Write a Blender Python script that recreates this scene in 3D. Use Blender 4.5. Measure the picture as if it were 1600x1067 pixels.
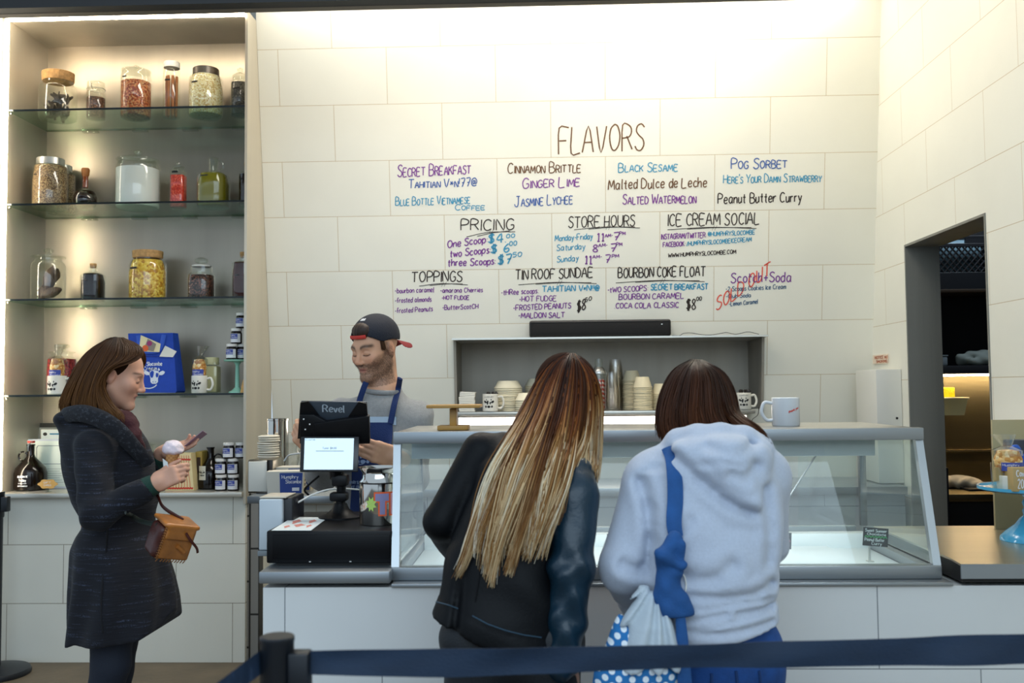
import bpy, bmesh, math, random
import numpy as np
from mathutils import Vector, Matrix
for _o in list(bpy.data.objects): bpy.data.objects.remove(_o)
SC = bpy.context.scene
COL = SC.collection
PI = math.pi
# ---------------------------------------------------------------- camera
FOC, CAMZ, ROLL = 1500.0, 1.40, 0.0112
yc = Vector((50/FOC, -74.5/FOC, 1.0)).normalized()
zc = Vector((-ROLL, 1.0, 0.0)); zc = (zc - yc*zc.dot(yc)).normalized()
xc = zc.cross(yc) * -1.0
if xc.x < 0: xc = -xc
CR = Vector((xc[0], yc[0], zc[0])); CU = Vector((xc[1], yc[1], zc[1])); CF = Vector((xc[2], yc[2], zc[2]))
CAMP = Vector((0, 0, CAMZ))
cd = bpy.data.cameras.new('camera'); cam = bpy.data.objects.new('camera', cd); COL.objects.link(cam)
m = Matrix.Identity(4)
for i in range(3):
    m[i][0], m[i][1], m[i][2], m[i][3] = CR[i], CU[i], -CF[i], CAMP[i]
cam.matrix_world = m
cd.sensor_width = 36.0; cd.lens = FOC/1600*36.0; cd.clip_start = .05
cd.dof.use_dof = True; cd.dof.focus_distance = 4.0; cd.dof.aperture_fstop = 4.0
SC.camera = cam
def at(px, py, y):                      # point at depth y on the sight line through a pixel of the photograph
    d = CR*((px-800)/FOC) + CU*((533.5-py)/FOC) + CF
    return CAMP + d*(y/d.y)
def atx(px, py, x):
    d = CR*((px-800)/FOC) + CU*((533.5-py)/FOC) + CF
    return CAMP + d*(x/d.x)
def proj(p):
    d = Vector(p)-CAMP; f = d.dot(CF)
    return 800+FOC*d.dot(CR)/f, 533.5-FOC*d.dot(CU)/f
# ---------------------------------------------------------------- world, lights, exposure
SC.view_settings.view_transform = 'Standard'; SC.view_settings.look = 'None'
SC.view_settings.gamma = 1.0; SC.view_settings.use_curve_mapping = False
SC.view_settings.exposure = 0.50
SC.cycles.use_denoising = True
try: SC.cycles.denoiser = 'OPENIMAGEDENOISE'
except Exception: pass
SC.cycles.max_bounces = 10; SC.cycles.transparent_max_bounces = 48; SC.cycles.glossy_bounces = 5
SC.cycles.caustics_reflective = False; SC.cycles.sample_clamp_indirect = 6.0
W = bpy.data.worlds.new('daylight'); SC.world = W; W.use_nodes = True
W.node_tree.nodes['Background'].inputs[0].default_value = (.66, .83, 1.0, 1)
W.node_tree.nodes['Background'].inputs[1].default_value = 0.56
def area(name, loc, rot, sx, sy, power, col):
    l = bpy.data.lights.new(name, 'AREA'); l.shape = 'RECTANGLE'; l.size = sx; l.size_y = sy
    l.energy = power; l.color = col
    o = bpy.data.objects.new(name, l); COL.objects.link(o); o.location = loc; o.rotation_euler = rot
    return o
WARM = (1.0, .945, .86)
# ceiling lamps of the shop (its ceiling stands at 3.62 m, above the frame)
area('ceiling_lamp', (0.35, 4.1, 3.58), (0, 0, 0), 1.6, .5, 23, WARM)
area('ceiling_lamp', (-.75, 4.0, 3.58), (0, 0, 0), 1.0, .5, 16, WARM)
area('cove_lamp', (0.1, 4.95, 3.57), (math.radians(14), 0, 0), 3.2, .06, 9, (1.0, .95, .85))
area('spot_lamp', (.95, 4.72, 3.56), (math.radians(12), 0, 0), .25, .25, 3, (1.0, .95, .86))
# daylight of the open shop front behind the photographer
area('shopfront_daylight', (0.6, -1.6, 3.2), (math.radians(62), 0, 0), 6.0, 2.6, 80, (.71, .87, 1.0))
area('kitchen_fill', (2.7, 5.2, 2.95), (0, 0, 0), .6, .3, 8, (.75, .88, 1.0))  # unseen cool fill, added to brighten the crate and bag in the kitchen
# ---------------------------------------------------------------- helpers
def lin(c):
    if isinstance(c, str):
        c = c.lstrip('#'); c = [int(c[i:i+2], 16)/255 for i in (0, 2, 4)]
    return tuple(((v/12.92) if v <= .04045 else ((v+.055)/1.055)**2.4) for v in c[:3]) + (1.0,)
_M = {}
def mat(name, col='#808080', rough=.5, metal=0.0, noise=0.0, scale=20.0, bump=0.0, bscale=None, emit=0.0, spec=.5,
        sheen=0.0, stretch=(1, 1, 1), attr=None, aniso=0.0, coat=0.0, sss=0.0):
    if name in _M: return _M[name]
    m = bpy.data.materials.new(name); m.use_nodes = True; nt = m.node_tree; N = nt.nodes; L = nt.links
    b = N['Principled BSDF']
    c = lin(col)
    b.inputs['Base Color'].default_value = c; b.inputs['Roughness'].default_value = rough
    b.inputs['Metallic'].default_value = metal; b.inputs['Specular IOR Level'].default_value = spec
    if sheen: b.inputs['Sheen Weight'].default_value = sheen
    if coat: b.inputs['Coat Weight'].default_value = coat; b.inputs['Coat Roughness'].default_value = .1
    if sss:
        b.inputs['Subsurface Weight'].default_value = sss; b.inputs['Subsurface Radius'].default_value = (.012, .005, .003)
        b.inputs['Subsurface Scale'].default_value = 1.0
    if emit:
        b.inputs['Emission Color'].default_value = c; b.inputs['Emission Strength'].default_value = emit
    src = None
    if attr:
        a = N.new('ShaderNodeVertexColor'); a.layer_name = attr; src = a.outputs['Color']
        L.new(src, b.inputs['Base Color'])
    if noise or bump:
        tc = N.new('ShaderNodeTexCoord'); mp = N.new('ShaderNodeMapping'); mp.inputs['Scale'].default_value = stretch
        L.new(tc.outputs['Object'], mp.inputs['Vector'])
    if noise:
        n = N.new('ShaderNodeTexNoise'); n.inputs['Scale'].default_value = scale; n.inputs['Detail'].default_value = 5
        L.new(mp.outputs[0], n.inputs['Vector'])
        mx = N.new('ShaderNodeMix'); mx.data_type = 'RGBA'; mx.blend_type = 'MULTIPLY'
        rr = N.new('ShaderNodeMapRange'); rr.inputs['From Min'].default_value = .25; rr.inputs['From Max'].default_value = .75
        rr.inputs['To Min'].default_value = 1-noise; rr.inputs['To Max'].default_value = 1+noise*.6
        L.new(n.outputs['Fac'], rr.inputs['Value'])
        mx.inputs[0].default_value = 1.0
        if src: L.new(src, mx.inputs[6])
        else: mx.inputs[6].default_value = c
        L.new(rr.outputs[0], mx.inputs[7]); L.new(mx.outputs[2], b.inputs['Base Color'])
    if bump:
        n2 = N.new('ShaderNodeTexNoise'); n2.inputs['Scale'].default_value = bscale or scale; n2.inputs['Detail'].default_value = 4
        L.new(mp.outputs[0], n2.inputs['Vector'])
        bp = N.new('ShaderNodeBump'); bp.inputs['Strength'].default_value = bump; bp.inputs['Distance'].default_value = .01
        L.new(n2.outputs['Fac'], bp.inputs['Height']); L.new(bp.outputs[0], b.inputs['Normal'])
    _M[name] = m
    return m
def glass(name, tint='#ffffff', rough=.02, refl=1.0):
    """thin clear pane: fresnel mix of a see-through tint and a mirror"""
    if name in _M: return _M[name]
    m = bpy.data.materials.new(name); m.use_nodes = True; nt = m.node_tree; N = nt.nodes; L = nt.links
    N.remove(N['Principled BSDF'])
    t = N.new('ShaderNodeBsdfTransparent'); t.inputs[0].default_value = lin(tint)
    g = N.new('ShaderNodeBsdfGlossy'); g.inputs['Roughness'].default_value = rough; g.inputs['Color'].default_value = (1, 1, 1, 1)
    f = N.new('ShaderNodeLayerWeight'); f.inputs['Blend'].default_value = .5
    pw = N.new('ShaderNodeMath'); pw.operation = 'POWER'; pw.inputs[1].default_value = 4.0; L.new(f.outputs['Facing'], pw.inputs[0])
    mu = N.new('ShaderNodeMath'); mu.operation = 'MULTIPLY_ADD'; mu.inputs[1].default_value = min(.9, .7*refl); mu.inputs[2].default_value = .04*refl
    x = N.new('ShaderNodeMixShader')
    L.new(pw.outputs[0], mu.inputs[0]); L.new(mu.outputs[0], x.inputs[0]); L.new(t.outputs[0], x.inputs[1]); L.new(g.outputs[0], x.inputs[2])
    L.new(x.outputs[0], N['Material Output'].inputs[0]); _M[name] = m
    return m
def grains(name, cols, size=.006, rough=.6, bump=.6):
    """heap of seeds: voronoi cells of several colours"""
    if name in _M: return _M[name]
    m = mat(name, cols[0], rough); nt = m.node_tree; N = nt.nodes; L = nt.links; b = N['Principled BSDF']
    tc = N.new('ShaderNodeTexCoord'); v = N.new('ShaderNodeTexVoronoi'); v.inputs['Scale'].default_value = 1/size
    L.new(tc.outputs['Object'], v.inputs['Vector'])
    sp = N.new('ShaderNodeSeparateColor'); L.new(v.outputs['Color'], sp.inputs[0])
    cr = N.new('ShaderNodeValToRGB'); cr.color_ramp.interpolation = 'CONSTANT'
    for k, c in enumerate(cols):
        e = cr.color_ramp.elements[k] if k < 2 else cr.color_ramp.elements.new(k/len(cols))
        e.position = k/len(cols); e.color = lin(c)
    L.new(sp.outputs[0], cr.inputs[0]); L.new(cr.outputs[0], b.inputs['Base Color'])
    bp = N.new('ShaderNodeBump'); bp.invert = True; bp.inputs['Strength'].default_value = bump; bp.inputs['Distance'].default_value = size*.5
    L.new(v.outputs['Distance'], bp.inputs['Height']); L.new(bp.outputs[0], b.inputs['Normal'])
    return m
def origin(p):
    o = Vector((0, 0, 0))
    while p is not None: o = o + p.location; p = p.parent
    return o
def tag(o, label=None, cat=None, group=None, kind=None):
    if label: o['label'] = label
    if cat: o['category'] = cat
    if group: o['group'] = group
    if kind: o['kind'] = kind
    return o
def thing(name, label, cat, loc=(0, 0, 0), rz=0.0, group=None):
    o = bpy.data.objects.new(name, None); COL.objects.link(o); o.empty_display_size = .05
    o.location = loc; o.rotation_euler = (0, 0, rz)
    return tag(o, label, cat, group)
def link(name, me, mt=None, parent=None, world=True, smooth=True, auto=True):
    if mt is not None:
        if not isinstance(mt, (list, tuple)): mt = [mt]
        for x in mt: me.materials.append(x)
    if parent is not None and world: me.transform(Matrix.Translation(-origin(parent)))
    if smooth:
        me.polygons.foreach_set('use_smooth', [True]*len(me.polygons))
        if auto:
            try: me.set_sharp_from_angle(angle=math.radians(40))
            except Exception: pass
    me.update()
    o = bpy.data.objects.new(name, me); COL.objects.link(o)
    if parent is not None: o.parent = parent
    return o
def copy_tree(o, parent=None):
    c = o.copy(); COL.objects.link(c)
    if parent is not None: c.parent = parent
    for ch in list(o.children): copy_tree(ch, c)
    return c
class MB:
    """collects shapes into one mesh"""
    def __init__(s): s.bm = bmesh.new()
    def _add(s, vs, fs):
        v = [s.bm.verts.new(p) for p in vs]; out = []
        for f in fs:
            try: out.append(s.bm.faces.new([v[i] for i in f]))
            except ValueError: pass
        return v, out
    def box(s, x0, x1, y0, y1, z0, z1, bev=0.0, seg=2, rot=None):
        vs = [(x, y, z) for z in (z0, z1) for y in (y0, y1) for x in (x0, x1)]
        if rot: vs = [rot @ Vector(p) for p in vs]
        v, f = s._add(vs, [(0, 2, 3, 1), (4, 5, 7, 6), (0, 1, 5, 4), (2, 6, 7, 3), (0, 4, 6, 2), (1, 3, 7, 5)])
        if bev:
            e = {x for q in f for x in q.edges}
            bmesh.ops.bevel(s.bm, geom=list(e), offset=bev, segments=seg, profile=.5, affect='EDGES')
        return s
    def cbox(s, c, d, bev=0.0, R=None, seg=2):
        """box about a centre, optionally turned"""
        h = [x/2 for x in d]; M = Matrix.Translation(c) @ (R.to_4x4() if R else Matrix.Identity(4))
        return s.box(-h[0], h[0], -h[1], h[1], -h[2], h[2], bev, seg, M)
    def lathe(s, prof, c=(0, 0, 0), n=40, M=None, cap=True):
        """prof: (r, z) from bottom to top"""
        rings = []
        for r, z in prof:
            r = max(r, 1e-5)
            ring = []
            for k in range(n):
                p = Vector((r*math.cos(2*PI*k/n), r*math.sin(2*PI*k/n), z))
                p = (M @ p) if M else p
                ring.append(s.bm.verts.new(p+Vector(c)))
            rings.append(ring)
        for a, b in zip(rings, rings[1:]):
            for k in range(n): s.bm.faces.new((a[k], a[(k+1) % n], b[(k+1) % n], b[k]))
        if cap:
            s.bm.faces.new(list(reversed(rings[0]))); s.bm.faces.new(rings[-1])
        return s
    def sqlathe(s, prof, c=(0, 0, 0), n=40, p=4.0, ax=1.0, ay=1.0):
        """rounded-square turned shape"""
        rings = []
        for r, z in prof:
            ring = []
            for k in range(n):
                t = 2*PI*k/n; cx, sy = math.cos(t), math.sin(t)
                q = (abs(cx)**p+abs(sy)**p)**(-1/p)
                ring.append(s.bm.verts.new((c[0]+max(r, 1e-5)*q*cx*ax, c[1]+max(r, 1e-5)*q*sy*ay, c[2]+z)))
            rings.append(ring)
        for a, b in zip(rings, rings[1:]):
            for k in range(n): s.bm.faces.new((a[k], a[(k+1) % n], b[(k+1) % n], b[k]))
        s.bm.faces.new(list(reversed(rings[0]))); s.bm.faces.new(rings[-1])
        return s
    def tube(s, pts, r, n=8, cap=True, flat=1.0, up=None):
        pts = [Vector(p) for p in pts]; rings = []; prev = None
        for i, p in enumerate(pts):
            t = (pts[min(i+1, len(pts)-1)]-pts[max(i-1, 0)])
            if t.length < 1e-9: t = Vector((0, 0, 1))
            t.normalize()
            if up is not None: u = Vector(up)
            elif prev is None: u = Vector((0, 0, 1)) if abs(t.z) < .9 else Vector((1, 0, 0))
            else: u = prev
            a = u - t*u.dot(t)
            if a.length < 1e-6: a = Vector((1, 0, 0)) - t*t.x
            a.normalize(); b = t.cross(a); prev = a
            rr = r[i] if isinstance(r, (list, tuple)) else r
            rings.append([s.bm.verts.new(p + (a*math.cos(2*PI*k/n) + b*math.sin(2*PI*k/n)*flat)*rr) for k in range(n)])
        for a, b in zip(rings, rings[1:]):
            for k in range(n): s.bm.faces.new((a[k], a[(k+1) % n], b[(k+1) % n], b[k]))
        if cap: s.bm.faces.new(list(reversed(rings[0]))); s.bm.faces.new(rings[-1])
        return s
    def prism(s, poly, d, M=None):
        """closed outline (x, y) pushed out along z by d"""
        n = len(poly); M = M or Matrix.Identity(4)
        v, _ = s._add([M @ Vector((p[0], p[1], 0)) for p in poly]+[M @ Vector((p[0], p[1], d)) for p in poly],
                      [tuple(range(n-1, -1, -1)), tuple(range(n, 2*n))]+[(k, (k+1) % n, n+(k+1) % n, n+k) for k in range(n)])
        return s
    def quad(s, a, b, c, d): s._add([a, b, c, d], [(0, 1, 2, 3)]); return s
    def sheet(s, grid):
        """rows of points"""
        R = [[s.bm.verts.new(p) for p in r] for r in grid]
        for a, b in zip(R, R[1:]):
            for k in range(len(a)-1): s.bm.faces.new((a[k], a[k+1], b[k+1], b[k]))
        return s
    def build(s, name, mt=None, parent=None, world=True, smooth=True, fix=True):
        if fix: bmesh.ops.recalc_face_normals(s.bm, faces=s.bm.faces[:])
        me = bpy.data.meshes.new(name); s.bm.to_mesh(me); s.bm.free()
        return link(name, me, mt, parent, world, smooth)
def spline(pts, n=8):
    """Catmull-Rom through points"""
    P = [np.array(p, float) for p in pts]
    if len(P) < 3: return [Vector(P[0]*(1-t)+P[1]*t) for t in np.linspace(0, 1, n+1)]
    P = [2*P[0]-P[1]]+P+[2*P[-1]-P[-2]]; out = []
    for i in range(1, len(P)-2):
        for k in range(n):
            t = k/n; a, b, c, d = P[i-1:i+3]
            out.append(Vector(.5*((2*b)+(-a+c)*t+(2*a-5*b+4*c-d)*t*t+(-a+3*b-3*c+d)*t**3)))
    out.append(Vector(P[-2])); return out
# ---------------------------------------------------------------- stroke handwriting
GL = {
'A':'0,0 2,6 4,0|.8,2.3 3.3,2.3','B':'0,0 0,6 2.6,5.6 3,4.4 2.4,3.3 0,3.1|2.4,3.2 3.6,2.2 3.4,.8 2,0 0,0','C':'3.6,5 2.4,6 1,5.4 .2,3.4 .6,1 2,0 3.6,.8',
'D':'0,0 0,6 2.2,5.5 3.6,3.6 3.2,1.2 1.8,0 0,0','E':'3.4,6 0,6 0,0 3.5,0|0,3.1 2.7,3.1','F':'3.5,6 0,6 0,0|0,3.1 2.6,3.1','G':'3.6,5 2.4,6 1,5.4 .2,3.2 .8,.6 2.2,0 3.5,.9 3.5,2.6 2.2,2.6',
'H':'0,0 0,6|3.6,0 3.6,6|0,3 3.6,3','I':'.3,0 .3,6','J':'2.8,6 2.8,1.4 1.8,0 .6,.3 0,1.5|1.2,6 4,6','K':'0,0 0,6|3.3,6 0,2.6|1,3.5 3.5,0','L':'0,6 0,0 3.2,0',
'M':'0,0 .6,6 2.2,1.6 3.9,6 4.5,0','N':'0,0 0,6 3.4,0 3.4,6','O':'1.9,6 .5,5 .1,2.8 .9,.5 2.1,0 3.4,1.2 3.8,3.4 3,5.4 1.9,6','P':'0,0 0,6 2.6,5.8 3.4,4.6 2.6,3.2 0,2.8','Q':'1.9,6 .5,5 .1,2.8 .9,.5 2.1,0 3.4,1.2 3.8,3.4 3,5.4 1.9,6|2.2,1.6 3.8,-.4',
'R':'0,0 0,6 2.5,5.8 3.3,4.6 2.5,3.3 0,3|1.4,3.1 3.5,0','S':'3.3,5.2 2.2,6 .8,5.6 .4,4.4 1.4,3.4 2.8,2.5 3.2,1.2 2.2,0 .8,.1 0,1','T':'0,6 4,6|2,6 2,0','U':'0,6 .1,1.4 1.2,0 2.5,.2 3.4,1.6 3.5,6','V':'0,6 1.8,0 3.6,6',
'W':'0,6 1.1,0 2.4,4.4 3.7,0 4.9,6','X':'0,0 3.5,6|0,6 3.5,0','Y':'0,6 1.8,3 3.5,6|1.8,3 1.6,0','Z':'0,6 3.4,6 0,0 3.5,0',
'a':'2.6,3.4 1.2,3.8 .2,2.4 .4,.6 1.4,0 2.5,1.4 2.7,3.6 2.6,.6 3.1,0','b':'0,6 0,0|0,2 1,3.6 2.4,3.2 2.7,1.6 1.6,0 0,.6','c':'2.5,3.2 1.4,3.8 .3,2.6 .4,.8 1.4,0 2.6,.6','d':'2.6,3 1.4,3.8 .2,2.6 .4,.6 1.4,0 2.5,1.2|2.7,6 2.6,0','e':'.2,1.8 2.5,2.2 2.2,3.6 1.1,3.8 .2,2.4 .5,.5 1.6,0 2.7,.7',
'f':'2.3,5.4 1.5,6 .9,5 .9,0|0,3.4 2,3.4','g':'2.6,3 1.4,3.8 .2,2.6 .4,.8 1.4,.2 2.5,1.4|2.7,3.8 2.6,-1 1.4,-2 .2,-1.4','h':'0,6 0,0|0,2 1.2,3.7 2.3,3.2 2.5,0','i':'.4,3.6 .4,0|.4,5 .4,5.3','j':'1,3.6 1,-1.2 0,-1.8|1,5 1,5.3','k':'0,6 0,0|2.2,3.6 0,1.6 2.4,0','l':'.3,6 .3,.4 .9,0',
'm':'0,3.7 0,0|0,2.4 1,3.7 1.8,3 1.9,0|1.9,2.4 2.9,3.7 3.7,3 3.8,0','n':'0,3.7 0,0|0,2.2 1.2,3.7 2.3,3 2.5,0','o':'1.4,3.8 .3,2.8 .3,1 1.3,0 2.4,.9 2.5,2.7 1.4,3.8','p':'0,3.7 0,-2|0,2.4 1.2,3.8 2.5,3 2.4,1 1.2,0 0,.8','q':'2.5,3 1.3,3.8 .2,2.4 .6,.3 1.6,0 2.5,1.2|2.6,3.8 2.6,-2','r':'0,3.7 0,0|0,2.2 1,3.6 2,3.5','s':'2.2,3.3 1.2,3.8 .4,3 1.2,2.1 2.2,1.1 1.2,0 .1,.5',
't':'1,5.4 1,.6 1.8,0|0,3.7 2.1,3.7','u':'0,3.7 .2,.6 1.1,0 2.2,1.2|2.4,3.7 2.5,0','v':'0,3.7 1.2,0 2.4,3.7','w':'0,3.7 .8,0 1.7,3 2.6,0 3.4,3.7','x':'0,0 2.4,3.7|0,3.7 2.4,0','y':'0,3.7 1.2,.6|2.5,3.7 .8,-1.6 0,-1.9','z':'0,3.7 2.3,3.7 0,0 2.4,0',
'0':'1.6,6 .4,4.6 .3,1.6 1.4,0 2.8,1.2 3,4.4 1.6,6','1':'.2,4.8 1,6 1,0|.2,0 1.9,0','2':'.2,4.8 1.2,6 2.6,5.2 2.4,3.6 .1,0 3,.1','3':'.2,5.6 1.8,6 2.7,4.8 1.2,3.2 2.8,1.8 1.8,.1 .1,.4','4':'2.2,0 2.2,6 0,2.2 3.2,2.2','5':'2.7,6 .5,6 .4,3.4 2,3.6 2.8,1.8 1.6,0 .1,.4','6':'2.4,6 .8,4 .3,1.6 1.3,0 2.7,1 2.3,2.8 .5,2.2','7':'.1,6 3,6 1.2,0|.7,2.9 2.5,3.1','8':'1.6,3.2 .4,4.4 1.2,6 2.5,5.2 1.6,3.2 .2,1.6 1.2,0 2.8,1 1.6,3.2','9':'2.5,4.6 1.4,3.2 .3,4.6 1.3,6 2.5,5 2.2,0',
'$':'3,5 1.8,5.7 .4,4.8 .9,3.5 2.6,2.6 2.7,1 1.4,.3 .1,1|1.3,6.6 1.3,-.6|1.9,6.6 1.9,-.6','-':'.2,2.6 1.8,2.6','.':'.2,0 .4,.3','·':'.3,2 .5,2.3',':':'.3,.6 .4,.9|.3,3 .4,3.3','/':'0,-.4 2,6.2','|':'.3,-.6 .5,6.2',"'":'.3,6.2 .1,4.8','+':'0,2.6 2.8,2.6|1.4,4.2 1.4,1','*':'0,1.6 1.8,4|.2,4 1.7,1.6|-.2,2.8 2,2.8','!':'.4,6 .3,2|.3,.3 .3,.6',
'@':'2.6,3.4 1.6,4 1.2,2.4 1.8,1.6 2.6,2.6 2.8,4 2.9,1.8 3.9,2.2 4,4 2.6,5.8 .8,5 .1,2.8 .9,.6 2.6,.1 3.8,.7','_':'0,-1 3,-1',' ':''}
def strokes(text, caps=None):
    """caps: height of small capitals where letters are typed in lower case, None = real lower case"""
    out = []; x = 0.0
    for ch in text:
        if ch == ' ': x += 2.2; continue
        k = 1.0; g = ch
        if caps and ch.islower(): g = ch.upper(); k = caps
        if g not in GL: continue
        mx = 0
        for st in GL[g].split('|'):
            if not st: continue
            p = [tuple(float(v)*k for v in q.split(',')) for q in st.split()]
            mx = max(mx, max(q[0] for q in p)); out.append([(a+x, b) for a, b in p])
        x += mx+1.0*(.75 if k < 1 else 1)
    return out, x
def write(mb, text, x0, x1, base0, base1, h, place, w=.0022, caps=None, seed=1, lift=.0015, slant=.0):
    """lay one handwritten line between x0 and x1; place(u, v, lift) gives the point on the surface"""
    rnd = random.Random(seed*77+len(text)); st, tot = strokes(text, caps)
    tot = max(tot-1.0, .5); sx = (x1-x0)/tot; sy = h/6.0
    for s in st:
        jx, jy = rnd.uniform(-.18, .18), rnd.uniform(-.25, .25)
        q = [(a+jx+b*slant, b+jy) for a, b in s]
        if len(q) > 2: q = [(v[0], v[1]) for v in spline([(a, b, 0) for a, b in q], 3)]
        L = [(x0+a*sx, base0+(base1-base0)*min(1, max(0, a/tot))+b*sy) for a, b in q]
        n = len(L); A = []; B = []
        for i in range(n):
            t = (L[min(i+1, n-1)][0]-L[max(i-1, 0)][0], L[min(i+1, n-1)][1]-L[max(i-1, 0)][1])
            l = math.hypot(*t) or 1; nx, ny = -t[1]/l*w/2, t[0]/l*w/2
            A.append(place(L[i][0]+nx, L[i][1]+ny, lift)); B.append(place(L[i][0]-nx, L[i][1]-ny, lift))
        mb.sheet([A, B])
    return mb
# ---------------------------------------------------------------- solid modelling with distance fields
def _len(a): return np.sqrt(np.einsum('ij,ij->i', a, a))
class Fr:
    """local frame: o origin, rows = local axes in world"""
    def __init__(s, o, x, y, z): s.o = np.array(o, float); s.A = np.array([x, y, z], float)
    def loc(s, P): return (P-s.o) @ s.A.T
    def wld(s, p): return s.o + np.array(p, float) @ s.A
def frame(o, fwd, up=(0, 0, 1)):
    """y axis = fwd, z axis near up"""
    y = np.array(fwd, float); y /= np.linalg.norm(y); z = np.array(up, float); z = z-y*z.dot(y); z /= np.linalg.norm(z)
    return Fr(o, np.cross(y, z), y, z)
def ell(c, r, F=None):
    c = np.array(c, float); r = np.array(r, float)
    def f(P):
        q = (F.loc(P) if F else P)-c
        k0 = _len(q/r); k1 = _len(q/(r*r))
        return k0*(k0-1.0)/np.maximum(k1, 1e-9)
    cc = F.wld(c) if F else c
    return f, cc, float(r.max())
def cap(a, b, ra, rb=None, F=None):
    rb = ra if rb is None else rb
    a = np.array(F.wld(a) if F else a, float); b = np.array(F.wld(b) if F else b, float)
    ba = b-a; l2 = max(ba.dot(ba), 1e-12)
    def f(P):
        pa = P-a; t = np.clip(pa @ ba/l2, 0, 1)
        return _len(pa-t[:, None]*ba)-(ra+(rb-ra)*t)
    return f, (a+b)/2, float(np.linalg.norm(ba)/2+max(ra, rb))
def rbox(c, h, r, F=None):
    c = np.array(c, float); h = np.array(h, float)
    def f(P):
        q = np.abs((F.loc(P) if F else P)-c)-(h-r)
        return _len(np.maximum(q, 0))+np.minimum(q.max(1), 0)-r
    return f, (F.wld(c) if F else c), float(np.linalg.norm(h))
def loft(rows, ex=2.0, axis=2):
    """stack of superellipse sections: (z, cx, cy, a, b[, turn])"""
    R = np.array([tuple(r)+(0,)*(6-len(r)) for r in rows], float); R = R[np.argsort(R[:, 0])]
    zz = np.linspace(R[0, 0], R[-1, 0], 160)
    def sm(c):
        t = np.interp(zz, R[:, 0], R[:, c]); k = np.array([1, 2, 3, 2, 1])/9.0
        return np.convolve(np.pad(t, 2, mode='edge'), k, 'valid')
    T = [sm(c) for c in range(1, 6)]
    lo, hi = zz[0], zz[-1]
    ext = max(np.max(R[:, 3]), np.max(R[:, 4])); mid = R[:, 1:3].mean(0)
    rad = float(np.hypot((hi-lo)/2, ext+np.abs(R[:, 1:3]-mid).max()*1.5))
    def f(P):
        z = P[:, 2]; cx, cy, a, b, th = [np.interp(z, zz, t) for t in T]
        dx, dy = P[:, 0]-cx, P[:, 1]-cy; c, s_ = np.cos(th), np.sin(th)
        u, v = dx*c+dy*s_, -dx*s_+dy*c
        k = (np.abs(u/a)**ex+np.abs(v/b)**ex)**(1/ex)
        g = np.sqrt((u/(a*a))**2+(v/(b*b))**2)
        d = k*(k-1)/np.maximum(g, 1e-6) if ex == 2.0 else (k-1)*np.minimum(a, b)
        d = np.where(k < .15, -np.minimum(a, b)*.85, d)
        return np.maximum(d, np.maximum(lo-z, z-hi))
    return f, np.array([mid[0], mid[1], (lo+hi)/2]), rad
def mirror(prims): return prims
class Solid:
    def __init__(s): s.ops = []; s.post = []
    def add(s, pr, k=.01): s.ops.append(('u', pr, k)); return s
    def cut(s, pr, k=.006): s.ops.append(('s', pr, k)); return s
    def disp(s, fn): s.post.append(fn); return s
    def chain(s, pts, rad, k=.01):
        for i in range(len(pts)-1): s.add(cap(pts[i], pts[i+1], rad[i], rad[i+1]), k)
        return s
    def eval(s, P, ops=None):
        d = np.full(len(P), 9.0)
        for op, (f, c, r), k in (ops if ops is not None else s.ops):
            e = f(P)
            if op == 'u':
                h = np.clip(.5+.5*(d-e)/k, 0, 1); d = d*(1-h)+e*h-k*h*(1-h)
            else:
                h = np.clip(.5-.5*(d+e)/k, 0, 1); d = d*(1-h)-e*h+k*h*(1-h)
        for fn in s.post: d = fn(P, d)
        return d
    def mesh(s, name, h=.006, pad=.02, slack=1.6, smooth=1):
        lo = np.min([c-r for o, (f, c, r), k in s.ops if o == 'u'], 0)-pad; hi = np.max([c+r for o, (f, c, r), k in s.ops if o == 'u'], 0)+pad
        B = 12; n = (np.ceil((hi-lo)/h/B).astype(int))*B+1
        V = np.full(n, 1.0, np.float32)
        ax = [lo[i]+np.arange(n[i])*h for i in range(3)]
        diag = B*h*.87
        for i in range(0, n[0]-1, B):
            for j in range(0, n[1]-1, B):
                for k in range(0, n[2]-1, B):
                    c0 = np.array([ax[0][i], ax[1][j], ax[2][k]])+B*h/2
                    ops = [o for o in s.ops if np.linalg.norm(o[1][1]-c0) < o[1][2]+diag+o[2]+.05]
                    sl = (slice(i, i+B+1), slice(j, j+B+1), slice(k, k+B+1))
                    if not any(o[0] == 'u' for o in ops): continue
                    v = s.eval(c0[None, :], ops)[0]
                    if abs(v) > diag*slack+.03: V[sl] = np.sign(v); continue
                    G = np.stack(np.meshgrid(ax[0][sl[0]], ax[1][sl[1]], ax[2][sl[2]], indexing='ij'), -1).reshape(-1, 3)
                    V[sl] = s.eval(G, ops).reshape([len(ax[q][sl[q]]) for q in range(3)])
        return _nets(name, V, lo, h, smooth)
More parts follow.
